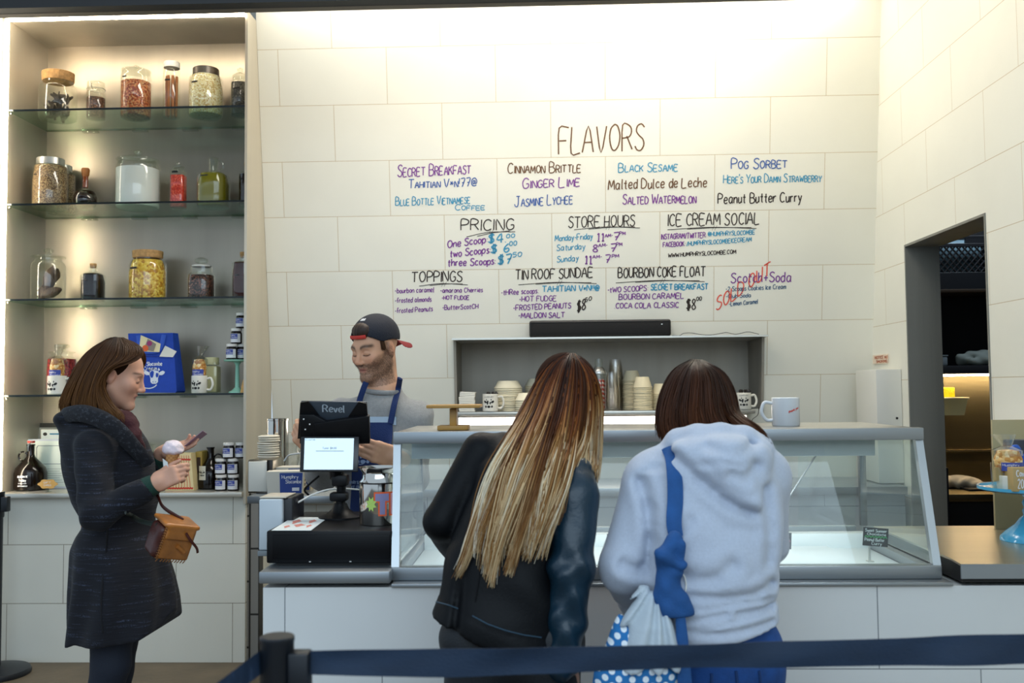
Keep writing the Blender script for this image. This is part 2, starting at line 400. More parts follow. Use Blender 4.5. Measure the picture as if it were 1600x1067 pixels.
def _nets(name, V, lo, h, smooth):
    ins = V < 0
    c = [ins[a:ins.shape[0]-1+a, b:ins.shape[1]-1+b, d:ins.shape[2]-1+d] for a in (0, 1) for b in (0, 1) for d in (0, 1)]
    al = np.logical_and.reduce(c); an = np.logical_or.reduce(c); act = an & ~al
    idx = -np.ones(act.shape, np.int64); I = np.argwhere(act); idx[act] = np.arange(len(I))
    acc = np.zeros((len(I), 3)); cnt = np.zeros(len(I))
    corn = [(a, b, d) for a in (0, 1) for b in (0, 1) for d in (0, 1)]
    vals = {q: V[I[:, 0]+q[0], I[:, 1]+q[1], I[:, 2]+q[2]].astype(float) for q in corn}
    for q in corn:
        for axn in range(3):
            if q[axn]: continue
            p = list(q); p[axn] = 1; p = tuple(p); a, b = vals[q], vals[p]; m_ = (a < 0) != (b < 0)
            t = np.where(m_, a/np.where(m_, a-b, 1), 0)
            pos = np.tile(np.array(q, float), (len(I), 1)); pos[:, axn] = t
            acc[m_] += pos[m_]; cnt[m_] += 1
    vert = lo+(I+acc/np.maximum(cnt, 1)[:, None])*h
    F = []
    for axn in range(3):
        u, w = (axn+1) % 3, (axn+2) % 3
        s0 = [slice(None)]*3; s1 = [slice(None)]*3; s0[axn] = slice(0, -1); s1[axn] = slice(1, None)
        A, Bq = ins[tuple(s0)], ins[tuple(s1)]; E = np.argwhere(A != Bq)
        E = E[(E[:, u] > 0) & (E[:, w] > 0) & (E[:, u] < V.shape[u]-1) & (E[:, w] < V.shape[w]-1)]
        if not len(E): continue
        flip = A[tuple(E.T)]
        def cell(du, dw):
            q = E.copy(); q[:, u] -= du; q[:, w] -= dw; return idx[tuple(q.T)]
        Q = np.stack([cell(1, 1), cell(0, 1), cell(0, 0), cell(1, 0)], 1)
        Q[~flip] = Q[~flip][:, ::-1]
        F.append(Q[(Q >= 0).all(1)])
    F = np.concatenate(F)
    for _ in range(smooth):
        nb = np.zeros_like(vert); nc = np.zeros(len(vert))
        for a, b in ((0, 1), (1, 2), (2, 3), (3, 0)):
            for x, y in ((a, b), (b, a)):
                np.add.at(nb, F[:, x], vert[F[:, y]]); np.add.at(nc, F[:, x], 1)
        vert = vert*.5+.5*nb/np.maximum(nc, 1)[:, None]
    me = bpy.data.meshes.new(name); me.vertices.add(len(vert)); me.vertices.foreach_set('co', vert.ravel())
    me.loops.add(len(F)*4); me.loops.foreach_set('vertex_index', F.ravel().astype(np.int32))
    me.polygons.add(len(F)); me.polygons.foreach_set('loop_start', np.arange(0, len(F)*4, 4, dtype=np.int32))
    me.polygons.foreach_set('loop_total', np.full(len(F), 4, dtype=np.int32)); me.update(calc_edges=True)
    return me
def paint(me, fn, name='Col'):
    """colour attribute from fn(points) -> linear rgb"""
    P = np.zeros(len(me.vertices)*3); me.vertices.foreach_get('co', P); P = P.reshape(-1, 3)
    c = np.ones((len(P), 4)); c[:, :3] = fn(P)
    a = me.color_attributes.new(name, 'FLOAT_COLOR', 'POINT'); a.data.foreach_set('color', c.ravel())
def sstep(a, b, x): t = np.clip((x-a)/(b-a), 0, 1); return t*t*(3-2*t)
# ---------------------------------------------------------------- the room
def tile_mat(name, w=.5975, hgt=.305, ou=0.0, ov=0.0, col='#e9e7da', mortar='#c6b697', ms=.0019, rough=.32, var=.03):
    m = mat(name, col, rough); nt = m.node_tree; N = nt.nodes; L = nt.links; b = N['Principled BSDF']
    uv = N.new('ShaderNodeUVMap'); mp = N.new('ShaderNodeMapping'); mp.inputs['Location'].default_value = (ou, ov, 0)
    L.new(uv.outputs[0], mp.inputs[0])
    br = N.new('ShaderNodeTexBrick'); br.offset = .5; br.offset_frequency = 2; br.squash = 1
    br.inputs['Scale'].default_value = 1; br.inputs['Mortar Size'].default_value = ms; br.inputs['Mortar Smooth'].default_value = .3
    br.inputs['Brick Width'].default_value = w; br.inputs['Row Height'].default_value = hgt; br.inputs['Bias'].default_value = 0
    c = lin(col)
    br.inputs['Color1'].default_value = c; br.inputs['Color2'].default_value = tuple(v*(1-var) for v in c[:3])+(1,)
    br.inputs['Mortar'].default_value = lin(mortar); L.new(mp.outputs[0], br.inputs['Vector'])
    n = N.new('ShaderNodeTexNoise'); n.inputs['Scale'].default_value = 3.0; n.inputs['Detail'].default_value = 6; L.new(mp.outputs[0], n.inputs['Vector'])
    mx = N.new('ShaderNodeMix'); mx.data_type = 'RGBA'; mx.blend_type = 'MULTIPLY'; mx.inputs[0].default_value = 1
    rr = N.new('ShaderNodeMapRange'); rr.inputs['To Min'].default_value = .94; rr.inputs['To Max'].default_value = 1.04
    L.new(n.outputs['Fac'], rr.inputs['Value']); L.new(br.outputs['Color'], mx.inputs[6]); L.new(rr.outputs[0], mx.inputs[7])
    L.new(mx.outputs[2], b.inputs['Base Color'])
    bp = N.new('ShaderNodeBump'); bp.invert = True; bp.inputs['Strength'].default_value = .35; bp.inputs['Distance'].default_value = .003
    L.new(br.outputs['Fac'], bp.inputs['Height']); L.new(bp.outputs[0], b.inputs['Normal'])
    return m
def add_uv(o, fn):
    me = o.data; uv = me.uv_layers.new(name='UVMap')
    for l in me.loops: uv.data[l.index].uv = fn(me.vertices[l.vertex_index].co)
    return o
def struct(o): o['kind'] = 'structure'; return o
TILT = .157
def WY(z): return 5.45-TILT*(z-1.3)          # depth of the leaning back wall at height z
CT = math.sqrt(1+TILT*TILT)
def onwall(px, py):                           # point of the back wall behind a pixel: (x, z)
    y = 5.4
    for _ in range(6): p = at(px, py, y); y = WY(p.z)
    return p.x, p.z
def wallp(x, z, lift=0.0): return (x, WY(z)-lift, z+lift*-.15)
ZC = 3.62
u0 = onwall(777, 290)[0]; v0 = onwall(791, 334.5)[1]
steel = mat('brushed_steel', '#b9b6ae', .34, 1.0, .10, 7, .03, 260, stretch=(1, 1, .04))
steel_h = mat('brushed_steel_edge', '#9da2a6', .42, .9, .06, 9, .02, 200, stretch=(.05, 1, 1))
wall_white = mat('white_paint', '#e7e5da', .6)
NX0, NX1 = onwall(713, 585)[0], onwall(1190, 585)[0]
NZ0, NZ1 = onwall(950, 641)[1], onwall(950, 530)[1]
b = MB()
for x0, x1, z0, z1 in ((-1.553, NX0, 0, ZC), (NX1, 1.98, 0, ZC), (NX0, NX1, NZ1, ZC), (NX0, NX1, 0, NZ0)):
    b.quad(wallp(x0, z0), wallp(x1, z0), wallp(x1, z1), wallp(x0, z1))
    b.quad(*[(q[0], q[1]+.06, q[2]) for q in (wallp(x1, z0), wallp(x0, z0), wallp(x0, z1), wallp(x1, z1))])
wall_back = struct(b.build('wall_back', tile_mat('wall_tile', ou=-u0+.5975*4.5, ov=-v0*CT+.305*16), smooth=False, fix=False))
add_uv(wall_back, lambda c: (c.x, c.z*CT))
# right-hand wall with the kitchen doorway
XR, XT = 1.83, 1.985
DY0, DY1, DZ = 3.995, 4.885, 2.11
b = MB()
b.box(XR, XT, .6, DY0, 0, ZC); b.box(XR, XT, DY1, 6.3, 0, ZC); b.box(XR, XT, DY0, DY1, DZ, ZC)
vr = [atx(1361, 401, XR).z, atx(1358, 488, XR).z, atx(1394, 572, XR).z]
wall_right = struct(b.build('wall_right', tile_mat('side_wall_tile', ou=.2, ov=-vr[0]+.305*12, hgt=.297), smooth=False))
add_uv(wall_right, lambda c: (c.y, c.z))
b = MB()                                      # steel lining of the doorway
b.box(XR-.004, XT+.012, DY1-.012, DY1, 0, DZ, .001); b.box(XR-.004, XT+.012, DY0, DY0+.012, 0, DZ, .001)
b.box(XR-.004, XT+.012, DY0+.012, DY1-.012, DZ-.012, DZ, .001)
struct(b.build('door_1', mat('door_steel', '#85847c', .5, .3, .16, 12, .05, 200, stretch=(1, 1, .05)), smooth=False))
# left pier, plinth under the cabinet
b = MB(); b.box(-3.5, -2.885, 4.95, 5.5, 0, ZC)
struct(b.build('wall_left', wall_white, smooth=False))
b = MB(); b.box(-2.885, -1.565, 5.0, 5.45, 0, .855)
plinth = struct(b.build('wall_plinth', tile_mat('plinth_tile', ou=1.63+.5975*4.5, ov=-.305*2+.305*4, mortar='#8a7f6a', ms=.0018), smooth=False))
add_uv(plinth, lambda c: (c.x, c.z))
b = MB(); b.box(-1.565, -1.50, 5.03, 5.1, 0, .98)
mos = struct(b.build('trim_1', tile_mat('mosaic_tile', w=.34, hgt=.05, col='#8f8d88', mortar='#2a2825', ms=.006, ou=.1), smooth=False))
add_uv(mos, lambda c: (c.z, c.x*1.0))
b = MB(); b.box(-5, 4.5, -3, 7.2, -.05, 0)
struct(b.build('floor', mat('concrete', '#6a5d49', .55, 0, .35, 3.2, .15, 30), smooth=False))
b = MB(); b.box(-3.5, 1.99, 3.2, 6.3, ZC, ZC+.05)
struct(b.build('ceiling', mat('ceiling_paint', '#d9d4c8', .8), smooth=False))
# header beam over the open shop front
hz = at(420, 12.5, 3.3).z
b = MB(); b.box(-4, 3, 3.25, 3.3, hz, hz+.6)
struct(b.build('beam', mat('black_metal_header', '#100f0f', .5), smooth=False))
b = MB(); b.box(-4, 3, 3.30, 3.335, hz-.001, hz+.07)
struct(b.build('trim_2', mat('bronze_trim', '#7b7164', .5, .4), smooth=False))
# kitchen behind the doorway
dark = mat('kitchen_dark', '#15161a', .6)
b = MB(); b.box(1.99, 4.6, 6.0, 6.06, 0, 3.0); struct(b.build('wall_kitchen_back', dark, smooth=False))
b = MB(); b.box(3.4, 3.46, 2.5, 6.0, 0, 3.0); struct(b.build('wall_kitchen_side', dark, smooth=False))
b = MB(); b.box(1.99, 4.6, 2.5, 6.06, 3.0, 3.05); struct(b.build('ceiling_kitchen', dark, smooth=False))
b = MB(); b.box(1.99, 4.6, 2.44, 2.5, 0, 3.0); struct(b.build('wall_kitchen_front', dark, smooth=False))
# ---------------------------------------------------------------- handwriting on the wall tiles (children of the wall)
def wplace(u, v, lift):
    x, z = onwall(u, -v); return wallp(x, z, lift)
INK = {'p': ('violet_marker', '#7c3f92'), 'b': ('blue_marker', '#3d5fa3'), 'c': ('cyan_marker', '#3b93b8'), 'k': ('black_marker', '#33271f'),
       'n': ('brown_marker', '#6b4a2c'), 'r': ('red_marker', '#e0553f'), 'd': ('slate_marker', '#3f5f80')}
INKN = {'p': 'violet', 'b': 'blue', 'c': 'turquoise', 'k': 'black', 'n': 'brown', 'r': 'red', 'd': 'slate blue'}
def ink(k): return mat(INK[k][0], INK[k][1], .6)
S_ = .72
LINES = [
('FLAVORS', 873, 1006, 240, 234, 41, 'n', 1.9, None), ('Secret Breakfast', 621, 735, 276, 272, 18, 'p', 1.5, S_), ('Tahitian V*n!77@', 638, 745, 294, 291, 13, 'b', 1.4, S_),
('Blue Bottle Vietnamese', 618, 734, 321, 318, 13, 'c', 1.3, S_), ('Coffee', 711, 757, 328, 328, 9, 'c', 1.2, S_), ('Cinnamon Brittle', 793, 907, 271, 269, 16, 'n', 1.5, S_),
('Ginger Lime', 816, 905, 294, 291, 16, 'p', 1.5, S_), ('Jasmine Lychee', 804, 894, 323, 318, 16, 'b', 1.4, S_), ('Black Sesame', 966, 1058, 269, 267, 14, 'c', 1.4, S_),
('Malted Dulce de Leche', 950, 1104, 296, 292, 15, 'n', 1.6, None), ('Salted Watermelon', 973, 1087, 319, 317, 15, 'p', 1.5, S_), ('Pog Sorbet', 1142, 1229, 264, 262, 16, 'b', 1.5, S_),
("Here's Your Damn Strawberry", 1130, 1283, 286, 284, 13, 'c', 1.3, S_), ('Peanut Butter Curry', 1122, 1252, 318, 315, 15, 'k', 1.6, None),
('PRICING', 720, 803, 360, 359, 17, 'k', 1.6, None), ('One Scoop:', 699, 761, 387, 379, 11, 'p', 1.6, None), ('two Scoops:', 703, 766, 402, 395, 11, 'p', 1.6, None), ('three Scoops:', 700, 774, 416, 413, 11, 'p', 1.6, None),
('$4.', 763, 790, 380, 378, 14, 'c', 1.9, None), ('00', 791, 804, 372, 371, 6, 'c', 1.3, None), ('$ 6', 767, 795, 396, 393, 13, 'c', 1.9, None), ('00', 796, 807, 384, 383, 7, 'c', 1.3, None), ('$7', 778, 799, 413, 411, 14, 'c', 1.9, None), ('50', 801, 815, 402, 400, 7, 'c', 1.3, None),
('STORE HOURS', 888, 992, 356, 353, 17, 'k', 1.5, None), ('Monday-Friday', 867, 926, 377, 373, 9, 'c', 1.2, None), ('11', 933, 944, 377, 377, 12, 'p', 1.8, None), ('AM-', 945, 957, 371, 370, 5, 'p', 1.1, None), ('7', 958, 967, 376, 376, 12, 'p', 1.6, None), ('PM', 968, 977, 367, 367, 5, 'p', 1.1, None),
('Saturday', 870, 914, 392, 389, 9, 'c', 1.2, None), ('8', 926, 934, 394, 394, 11, 'p', 1.6, None), ('AM-', 935, 949, 386, 385, 5, 'p', 1.1, None), ('7', 953, 962, 393, 393, 12, 'p', 1.6, None), ('PM', 963, 972, 384, 384, 5, 'p', 1.1, None),
('Sunday', 870, 904, 410, 407, 9, 'c', 1.2, None), ('11', 914, 925, 412, 412, 12, 'p', 1.8, None), ('AM-', 926, 940, 404, 403, 5, 'p', 1.1, None), ('7', 945, 953, 411, 411, 12, 'p', 1.6, None), ('PM', 956, 967, 403, 402, 5, 'p', 1.1, None),
('ICE CREAM SOCIAL', 1043, 1186, 353, 350, 18, 'k', 1.6, None), ('INSTAGRAM/TWITTER:', 1033, 1103, 374, 371, 8, 'p', 1.2, None), ('@HUMPHRYSLOCOMBE', 1106, 1179, 369, 366, 6.5, 'c', 1.1, None), ('FACEBOOK:', 1036, 1070, 386, 384, 7, 'p', 1.2, None), ('/HUMPHRYSLOCOMBEICECREAM', 1073, 1174, 384, 377, 6.5, 'c', 1.1, None), ('WWW.HUMPHRYSLOCOMBE.COM', 1044, 1150, 402, 396, 6, 'k', 1.1, None),
('TOPPINGS', 643, 722, 441, 439, 16, 'k', 1.6, None), ('-bourbon caramel', 617, 678, 458, 456, 7.5, 'p', 1.1, None), ('-amarana Cherries', 688, 754, 457, 456, 7, 'p', 1.1, None), ('-frosted almonds', 617, 674, 473, 471, 7.5, 'p', 1.1, None), ('-HOT FUDGE', 690, 733, 468, 468, 6, 'p', 1.2, None), ('-frosted Peanuts', 617, 676, 489, 486, 7.5, 'p', 1.1, None), ('-ButterScotCH', 691, 747, 484, 482, 7, 'p', 1.2, None),
('TIN ROOF SUNDAE', 805, 926, 437, 433, 15, 'k', 1.6, None), ('-tHRee scoops:', 783, 841, 461, 458, 8, 'p', 1.2, None), ('TAHITIAN V*N!!@', 847, 936, 456, 454, 9, 'c', 1.5, None), ('-HOT FUDGE', 811, 869, 471, 470, 8, 'p', 1.2, None), ('-FROSTED PEANUTS', 802, 892, 485, 481, 8, 'p', 1.3, None), ('-MALDON SALT', 810, 882, 497, 496, 8, 'p', 1.3, None), ('$8', 901, 915, 488, 482, 16, 'k', 1.8, None), ('50', 914, 924, 472, 469, 6, 'k', 1.2, None),
('BOURBON COKE FLOAT', 966, 1102, 434, 431, 15, 'k', 1.7, None), ('-tWO SCOOPS:', 949, 1012, 457, 454, 8, 'p', 1.3, None), ('SECRET BREAKFAST', 1017, 1106, 453, 452, 8.5, 'c', 1.6, None), ('.BOURBON CARAMEL', 965, 1068, 468, 466, 8.5, 'p', 1.3, None), ('.COCA COLA CLASSIC', 960, 1060, 482, 480, 8, 'p', 1.3, None), ('$8', 1072, 1087, 484, 483, 16, 'k', 1.7, None), ('00', 1088, 1096, 470, 469, 6, 'k', 1.2, None),
('Scotch+Soda', 1142, 1236, 442, 440, 15, 'p', 1.6, None), ('-2 Scoops Cookies Ice Cream', 1134, 1228, 455, 451, 7, 'd', 1.0, None), ('-Club Soda', 1134, 1173, 466, 464, 6, 'd', 1.0, None), ('-Lemon Caramel', 1139, 1184, 478, 474, 6.5, 'd', 1.0, None),
('SOLD OUT', 1119, 1203, 486, 428, 20, 'r', 1.7, None)]
for i, (t, a0, a1, y0, y1, h, k, w, c) in enumerate(LINES):
    b = MB(); write(b, t, a0, a1, -y0, -y1, h, wplace, w*1.15, c, seed=i, slant=.04)
    b.build('lettering', ink(k), wall_back, smooth=False, fix=False)['label'] = INKN[k]+' handwriting reading '+t
for (a0, y0, a1, y1) in ((729, 370, 805, 362), (897, 359, 1000, 356), (1043, 359, 1182, 357), (655, 447, 731, 445), (810, 445, 932, 443), (962, 442, 1101, 440)):
    b = MB(); mx = a0+(a1-a0)*.55
    for pts in ([(a0, y0), (mx-8, (y0+y1)/2-3), (a1, y1)], [(a0+(a1-a0)*.22, y0-1), (mx, (y0+y1)/2-2.4), (a1-8, y1-1.5)], [(mx-7, y1+3), (mx-3, y1-5)], [(mx-3, y1+3), (mx+1, y1-5)]):
        q = spline([(u, v, 0) for u, v in pts], 6)
        b.sheet([[wplace(p.x, -p.y-.5, .0016) for p in q], [wplace(p.x, -p.y+.5, .0016) for p in q]])
    b.build('underline', ink('k'), wall_back, smooth=False, fix=False)
# ---------------------------------------------------------------- counter with its glass case
CY = 2.95
CZ = at(1400, 909, CY).z
zt0 = at(500, 893, 2.93).z; zt1 = at(500, 912, 2.93).z
xl = at(411, 950, CY).x; xs = at(609, 905, 2.93).x
ctile = tile_mat('counter_tile', ou=.80+.5975*4, ov=-.555+.305*3, col='#e4e5e3', mortar='#8d9093', ms=.002)
counter = thing('service_counter', 'long white tiled service counter with grey steel top edge', 'counter', (.4, 3.3, 0))
b = MB(); b.box(xl, XR-.005, CY, 3.62, 0, CZ-.012)
o = b.build('tiled_front', ctile, counter, smooth=False); add_uv(o, lambda c: (c.x+.4, c.z))
b = MB(); b.box(xl-.008, xs, CY-.02, 3.66, zt1, zt0, .004); b.build('steel_top', steel_h, counter)
b = MB(); b.box(xs+.003, 1.215, CY-.012, 3.62, CZ-.011, CZ, .002); b.build('steel_ledge', steel_h, counter)
xw = at(1497, 890, CY).x
rw = thing('worktop', 'lower steel worktop at the right end of the counter, under the blue cake stand', 'worktop', (1.55, 3.3, .8))
zw = at(1550, 881, 2.93).z; zw0 = at(1550, 904, 2.93).z
M = mat('worktop_steel', '#d8cbb2', .3, .9, .08, 8, .02, 150, stretch=(.05, 1, 1))
b = MB(); b.prism([(xw, 2.93), (XR-.004, 2.93), (XR-.004, 3.72), (1.245, 3.72), (1.245, 3.02)], .006, Matrix.Translation((0, 0, zw-.006)))
b.build('steel_surface', M, rw, smooth=False)
b = MB(); b.box(xw, XR-.004, 2.928, 2.934, zw0, zw-.0005); b.build('front_edge', steel_h, rw, smooth=False)
b = MB(); b.box(xw+.006, XR-.006, 2.94, 3.70, CZ, zw-.0065); b.build('underframe', mat('matt_black', '#0d0d0d', .7), rw, smooth=False)  # plain black block filling the height below the steel surface
# glass case: slanted front
case = thing('display_case', 'long glass ice cream display case framed in grey steel on the counter', 'display case', (.36, 3.3, CZ))
zb0, zb1 = at(1000, 905, 3.0).z+.001, at(1000, 884, 3.0).z          # bottom rail
zu0, zu1 = at(1000, 690, 3.14).z, at(1000, 671.5, 3.14).z           # top rail
xa, xb = at(612, 880, 3.0).x, at(1469, 880, 3.0).x
xua, xub = at(618, 680, 3.14).x, at(1438, 680, 3.14).x
YB = 3.72
b = MB(); b.box(xa, xb, 2.985, 3.03, CZ+.0005, zb1, .004); b.build('bottom_rail', steel_h, case)
b = MB(); b.box(xa+.02, xb-.02, 3.03, 3.04, zb1-.03, zb1-.004)
b.box(xa, xa+.03, 3.031, YB, CZ+.0005, zb1-.012, .002); b.box(xb-.03, xb, 3.031, YB, CZ+.0005, zb1-.012, .002)
b.box(xa+.03, xb-.03, YB-.03, YB, CZ+.0005, zb1+.02, .002); b.build('base_frame', steel_h, case)
b = MB(); b.box(xua-.006, xub+.006, 3.125, 3.165, zu0, zu1, .003); b.build('top_rail', steel_h, case)
b = MB(); b.box(xua-.006, xub+.006, 3.166, YB, zu1-.016, zu1-.002, .002); b.build('top_shelf', mat('case_top_steel', '#c9c6be', .3, .9, .05, 8), case)
b = MB(); b.box(xua+.03, xub-.09, 3.30, 3.325, zu0-.062, zu1-.017, .003); b.build('light_housing', mat('case_white', '#c9d2d6', .4), case)
def bar(b, p, q, w, d):
    b.tube([p, q], w, 4, flat=d/w, up=(1, 0, 0)); return b
R2 = .7071
for nm, xx0, xx1 in (('left', xa+.012, xua+.006), ('right', xb-.012, xub-.006)):
    b = MB(); s_ = .012
    p, q = Vector((xx0, 3.0, zb1)), Vector((xx1, 3.142, zu0))
    b._add([p+Vector((-s_, -.008, 0)), p+Vector((s_, -.008, 0)), p+Vector((s_, .016, 0)), p+Vector((-s_, .016, 0)),
            q+Vector((-s_, -.008, 0)), q+Vector((s_, -.008, 0)), q+Vector((s_, .016, 0)), q+Vector((-s_, .016, 0))],
           [(0, 3, 2, 1), (4, 5, 6, 7), (0, 1, 5, 4), (1, 2, 6, 5), (2, 3, 7, 6), (3, 0, 4, 7)])
    b.build('front_post', mat('post_steel', '#b3b8bb', .35, .85), case, smooth=False)
    b = MB(); b.box(xx1-.012, xx1+.012, YB-.03, YB-.006, zb1+.02, zu1-.017, .002); b.build('rear_post', mat('post_steel_dark', '#6f7478', .4, .9), case)
gl = glass('case_glass', '#fafefd', .015, .8)
b = MB(); g = .004
def slab(b, a, c, d, e, n):
    n = Vector(n); A = [Vector(v) for v in (a, c, d, e)]
    b._add(A+[v+n for v in A], [(0, 1, 2, 3), (7, 6, 5, 4), (0, 4, 5, 1), (1, 5, 6, 2), (2, 6, 7, 3), (3, 7, 4, 0)]); return b
slab(b, (xa+.03, 3.006, zb1), (xb-.03, 3.006, zb1), (xub-.012, 3.150, zu0), (xua+.012, 3.150, zu0), (0, .004, .001)); b.build('front_glass', gl, case, smooth=False)
for sx, xx0, xx1 in ((1, xa+.012, xua+.006), (-1, xb-.012, xub-.006)):
    b = MB(); slab(b, (xx0, 3.03, zb1), (xx0, YB-.03, zb1), (xx1, YB-.03, zu0), (xx1, 3.166, zu0), (.004*sx, 0, 0)); b.build('side_glass', gl, case, smooth=False)
b = MB(); slab(b, (xb-.25, YB-.045, zb1+.02), (xb-.04, YB-.045, zb1+.02), (xub-.03, YB-.045, zu0), (xub-.25, YB-.045, zu0), (0, .004, 0)); b.build('rear_glass', gl, case, smooth=False)
b = MB(); b.tube([(xb-.36, YB-.05, zb1+.02), (xub-.13, YB-.05, zu0)], .004, 8); b.build('stay_rod', mat('post_steel', '#b3b8bb'), case)
b = MB(); b.tube([(xa+.36, YB-.05, zb1+.02), (xa+.39, YB-.05, zu0)], .004, 8); b.build('stay_rod', mat('post_steel', '#b3b8bb'), case)
area('case_lamp', ((xua+xub)/2, 3.315, zu0-.066), (0, 0, 0), 1.5, .02, 2.4, (.93, .98, 1.0))
# the cold well: a white floor with a raised surround
b = MB(); b.box(xa+.031, xb-.031, 3.041, YB-.031, CZ+.001, zb1-.055, .002)
b.box(xa+.031, xb-.031, YB-.16, YB-.1, zb1-.055, zb1+.012, .003)
b.box(xa+.10, xb-.18, 3.09, YB-.17, zb1-.055, zb1-.03, .006); b.build('well', mat('well_white', '#eef3f2', .35), case)
# ---------------------------------------------------------------- lit display cabinet with glass shelves
CX0, CX1, CYF, CYB = -2.86, -1.568, 4.97, 5.40
CTOP, CBOT = 3.412, .882
cab = thing('display_cabinet', 'tall steel wall cabinet with glass shelves and white edge lights', 'cabinet', (-2.2, 5.2, .855))
csteel = mat('cabinet_steel', '#aca293', .34, .88, .16, 5, .04, 240, stretch=(1, 1, .06))
csteel2 = mat('cabinet_steel_side', '#c6bdab', .42, .45, .12, 5, .03, 240, stretch=(1, 1, .06))
b = MB(); b.box(CX0, CX1, CYB, CYB+.02, .856, CTOP+.02); b.build('back_panel', csteel, cab, smooth=False)
b = MB(); b.box(CX0-.022, CX0, CYF, CYB+.02, .856, CTOP+.02); b.build('side_panel', csteel2, cab, smooth=False)
b = MB(); b.box(CX1, CX1+.014, CYF, CYB+.035, .82, 3.43); b.build('side_panel', csteel2, cab, smooth=False)
b = MB(); b.box(CX0, CX1, CYF, CYB, CTOP, CTOP+.02); b.build('top_panel', csteel2, cab, smooth=False)
b = MB(); b.box(CX0-.02, CX1-.002, CYF-.02, CYB-.001, CBOT-.024, CBOT, .002); b.build('ledge', mat('ledge_steel', '#d2cec2', .35, .7), cab)
LED = mat('led_strip', '#fff1d8', emit=26.0)
b = MB(); b.box(CX0-.001, CX0+.016, CYF-.012, CYF-.002, .90, CTOP); b.build('light_strip', LED, cab, smooth=False)
b = MB(); b.box(CX0+.02, CX1-.001, CYF-.012, CYF-.002, CTOP-.016, CTOP); b.build('light_strip', LED, cab, smooth=False)
shg = glass('shelf_glass', '#dcece4', .02, .45); edge = mat('glass_edge', '#0b1412', .15)
clip = glass('clip_plastic', '#e8ebe4', .1, 2.0)
SZ = []
for px_y in (168, 315.5, 465, 615.5):
    z = at(200, px_y, 4.99).z; SZ.append(z)
    b = MB(); b.box(CX0+.004, CX1-.003, 4.992, CYB-.012, z-.010, z); sh = b.build('glass_shelf', shg, cab, smooth=False)
    b = MB(); b.box(CX0+.004, CX1-.003, 4.986, 4.992, z-.010, z); b.build('front_edge', edge, sh, smooth=False)
    b = MB(); b.box(CX0+.004, CX1-.003, CYB-.012, CYB-.006, z-.012, z); b.build('rear_edge', clip, sh, smooth=False)
    for k in range(4):
        x = CX0+.22+.29*k
        b = MB(); b.box(x, x+.09, CYB-.03, CYB-.001, z-.024, z-.0125, .003); b.build('clip', clip, sh)
    b = MB(); b.box(CX0+.001, CX0+.02, 4.995, 5.01, z-.024, z-.0105, .003); b.build('clip', clip, sh)
jg = glass('jar_glass', '#fcfdfb', .03, .8); jglid = glass('lid_glass', '#f6f9f5', .05, 1.2)
corkm = mat('cork', '#c79a63', .8, 0, .35, 60, .3, 90); metal_lid = mat('silver_lid', '#d8d6d0', .3, .8); dark_lid = mat('pewter_lid', '#6a635b', .35, .8)
whitelid = mat('white_lid', '#e9e7df', .45); inkm = mat('label_black', '#181512', .6)
PXM = 1/288.0
def jarx(px, y): return at(px, 400, y).x
def shell(mb, prof, th=.003, n=40, sq=None):
    inn = [(max(r-th, .001), z+(th if i == 0 else 0)) for i, (r, z) in enumerate(prof)]
    full = [(.001, prof[0][1])]+prof+[(r, z) for r, z in reversed(inn)]+[(.001, inn[0][1])]
    if sq: mb.sqlathe(full, n=n, p=sq)
    else: mb.lathe(full, n=n, cap=False)
    return mb
def body_prof(r, h, neck, nh, rnd=.14):
    e = r*rnd
    return [(r-e, 0), (r-e*.3, e*.25), (r, e), (r, h-e*2.2), (r-(r-neck)*.35, h-e*.9), (neck, h), (neck, h+nh)]
def jar(name, label, px, sh, y, r, h, neck, nh, lid=None, sq=None, group='jars and bottles on the cabinet shelves', fill=None, fname=None, flabel=None, ftop=.9, seed=0, gm=None, label_at=None, z=None):
    """r, h ... in pixels of the photograph at this distance"""
    z0 = (SZ[sh] if z is None else z)+.0006; k = PXM*y/5.2
    r, h, neck, nh = r*k, h*k, neck*k, nh*k
    t = thing(name, label, 'bottle' if 'bottle' in name or 'jug' in name or 'flask' in name else 'jar', (jarx(px, y), y, z0), 0, group)
    pr = body_prof(r, h, neck, nh)
    b = MB(); shell(b, pr, sq=sq); b.build('glass_body', gm or jg, t, world=False)
    top = h+nh
    if fill is not None:
        f = MB(); hh = h*ftop; e = r*.14; q = r-.0045
        fp = [(q-e, .005), (q-e*.3, .005+e*.25), (q, .005+e)]
        for zz in (hh*.35, hh*.7, hh): 
            for (ra, za), (rb, zb) in zip(pr, pr[1:]):
                if za <= zz <= zb and zb > za: fp.append((ra+(rb-ra)*(zz-za)/(zb-za)-.0045, zz)); break
        fp.append((fp[-1][0]*.5, hh+.004)); fp.append((.002, hh+.003))
        fp = [fp[0]]+[p for p in fp[1:]]
        (f.sqlathe(fp, p=sq) if sq else f.lathe(fp))
        if flabel:
            o = f.build(fname, fill); o.location = t.location; tag(o, flabel, 'dry food', 'fillings of the cabinet jars', 'stuff')
        else: f.build(fname or 'liquid', fill, t, world=False)
    if lid: lid(t, r, h, neck, top, k)
    if label_at:
        u, v, w_, h_ = [c*k for c in label_at]
        b = MB(); n = 8; pts = []
        rr = (r if not sq else r)+.0012
        g = [[((rr)*math.sin((u-w_/2+w_*i/n)/rr), -(rr)*math.cos((u-w_/2+w_*i/n)/rr), v+dv) for i in range(n+1)] for dv in (-h_/2, h_/2)]
        b.sheet(g); b.build('name_label', inkm, t, world=False, smooth=False)
    return t
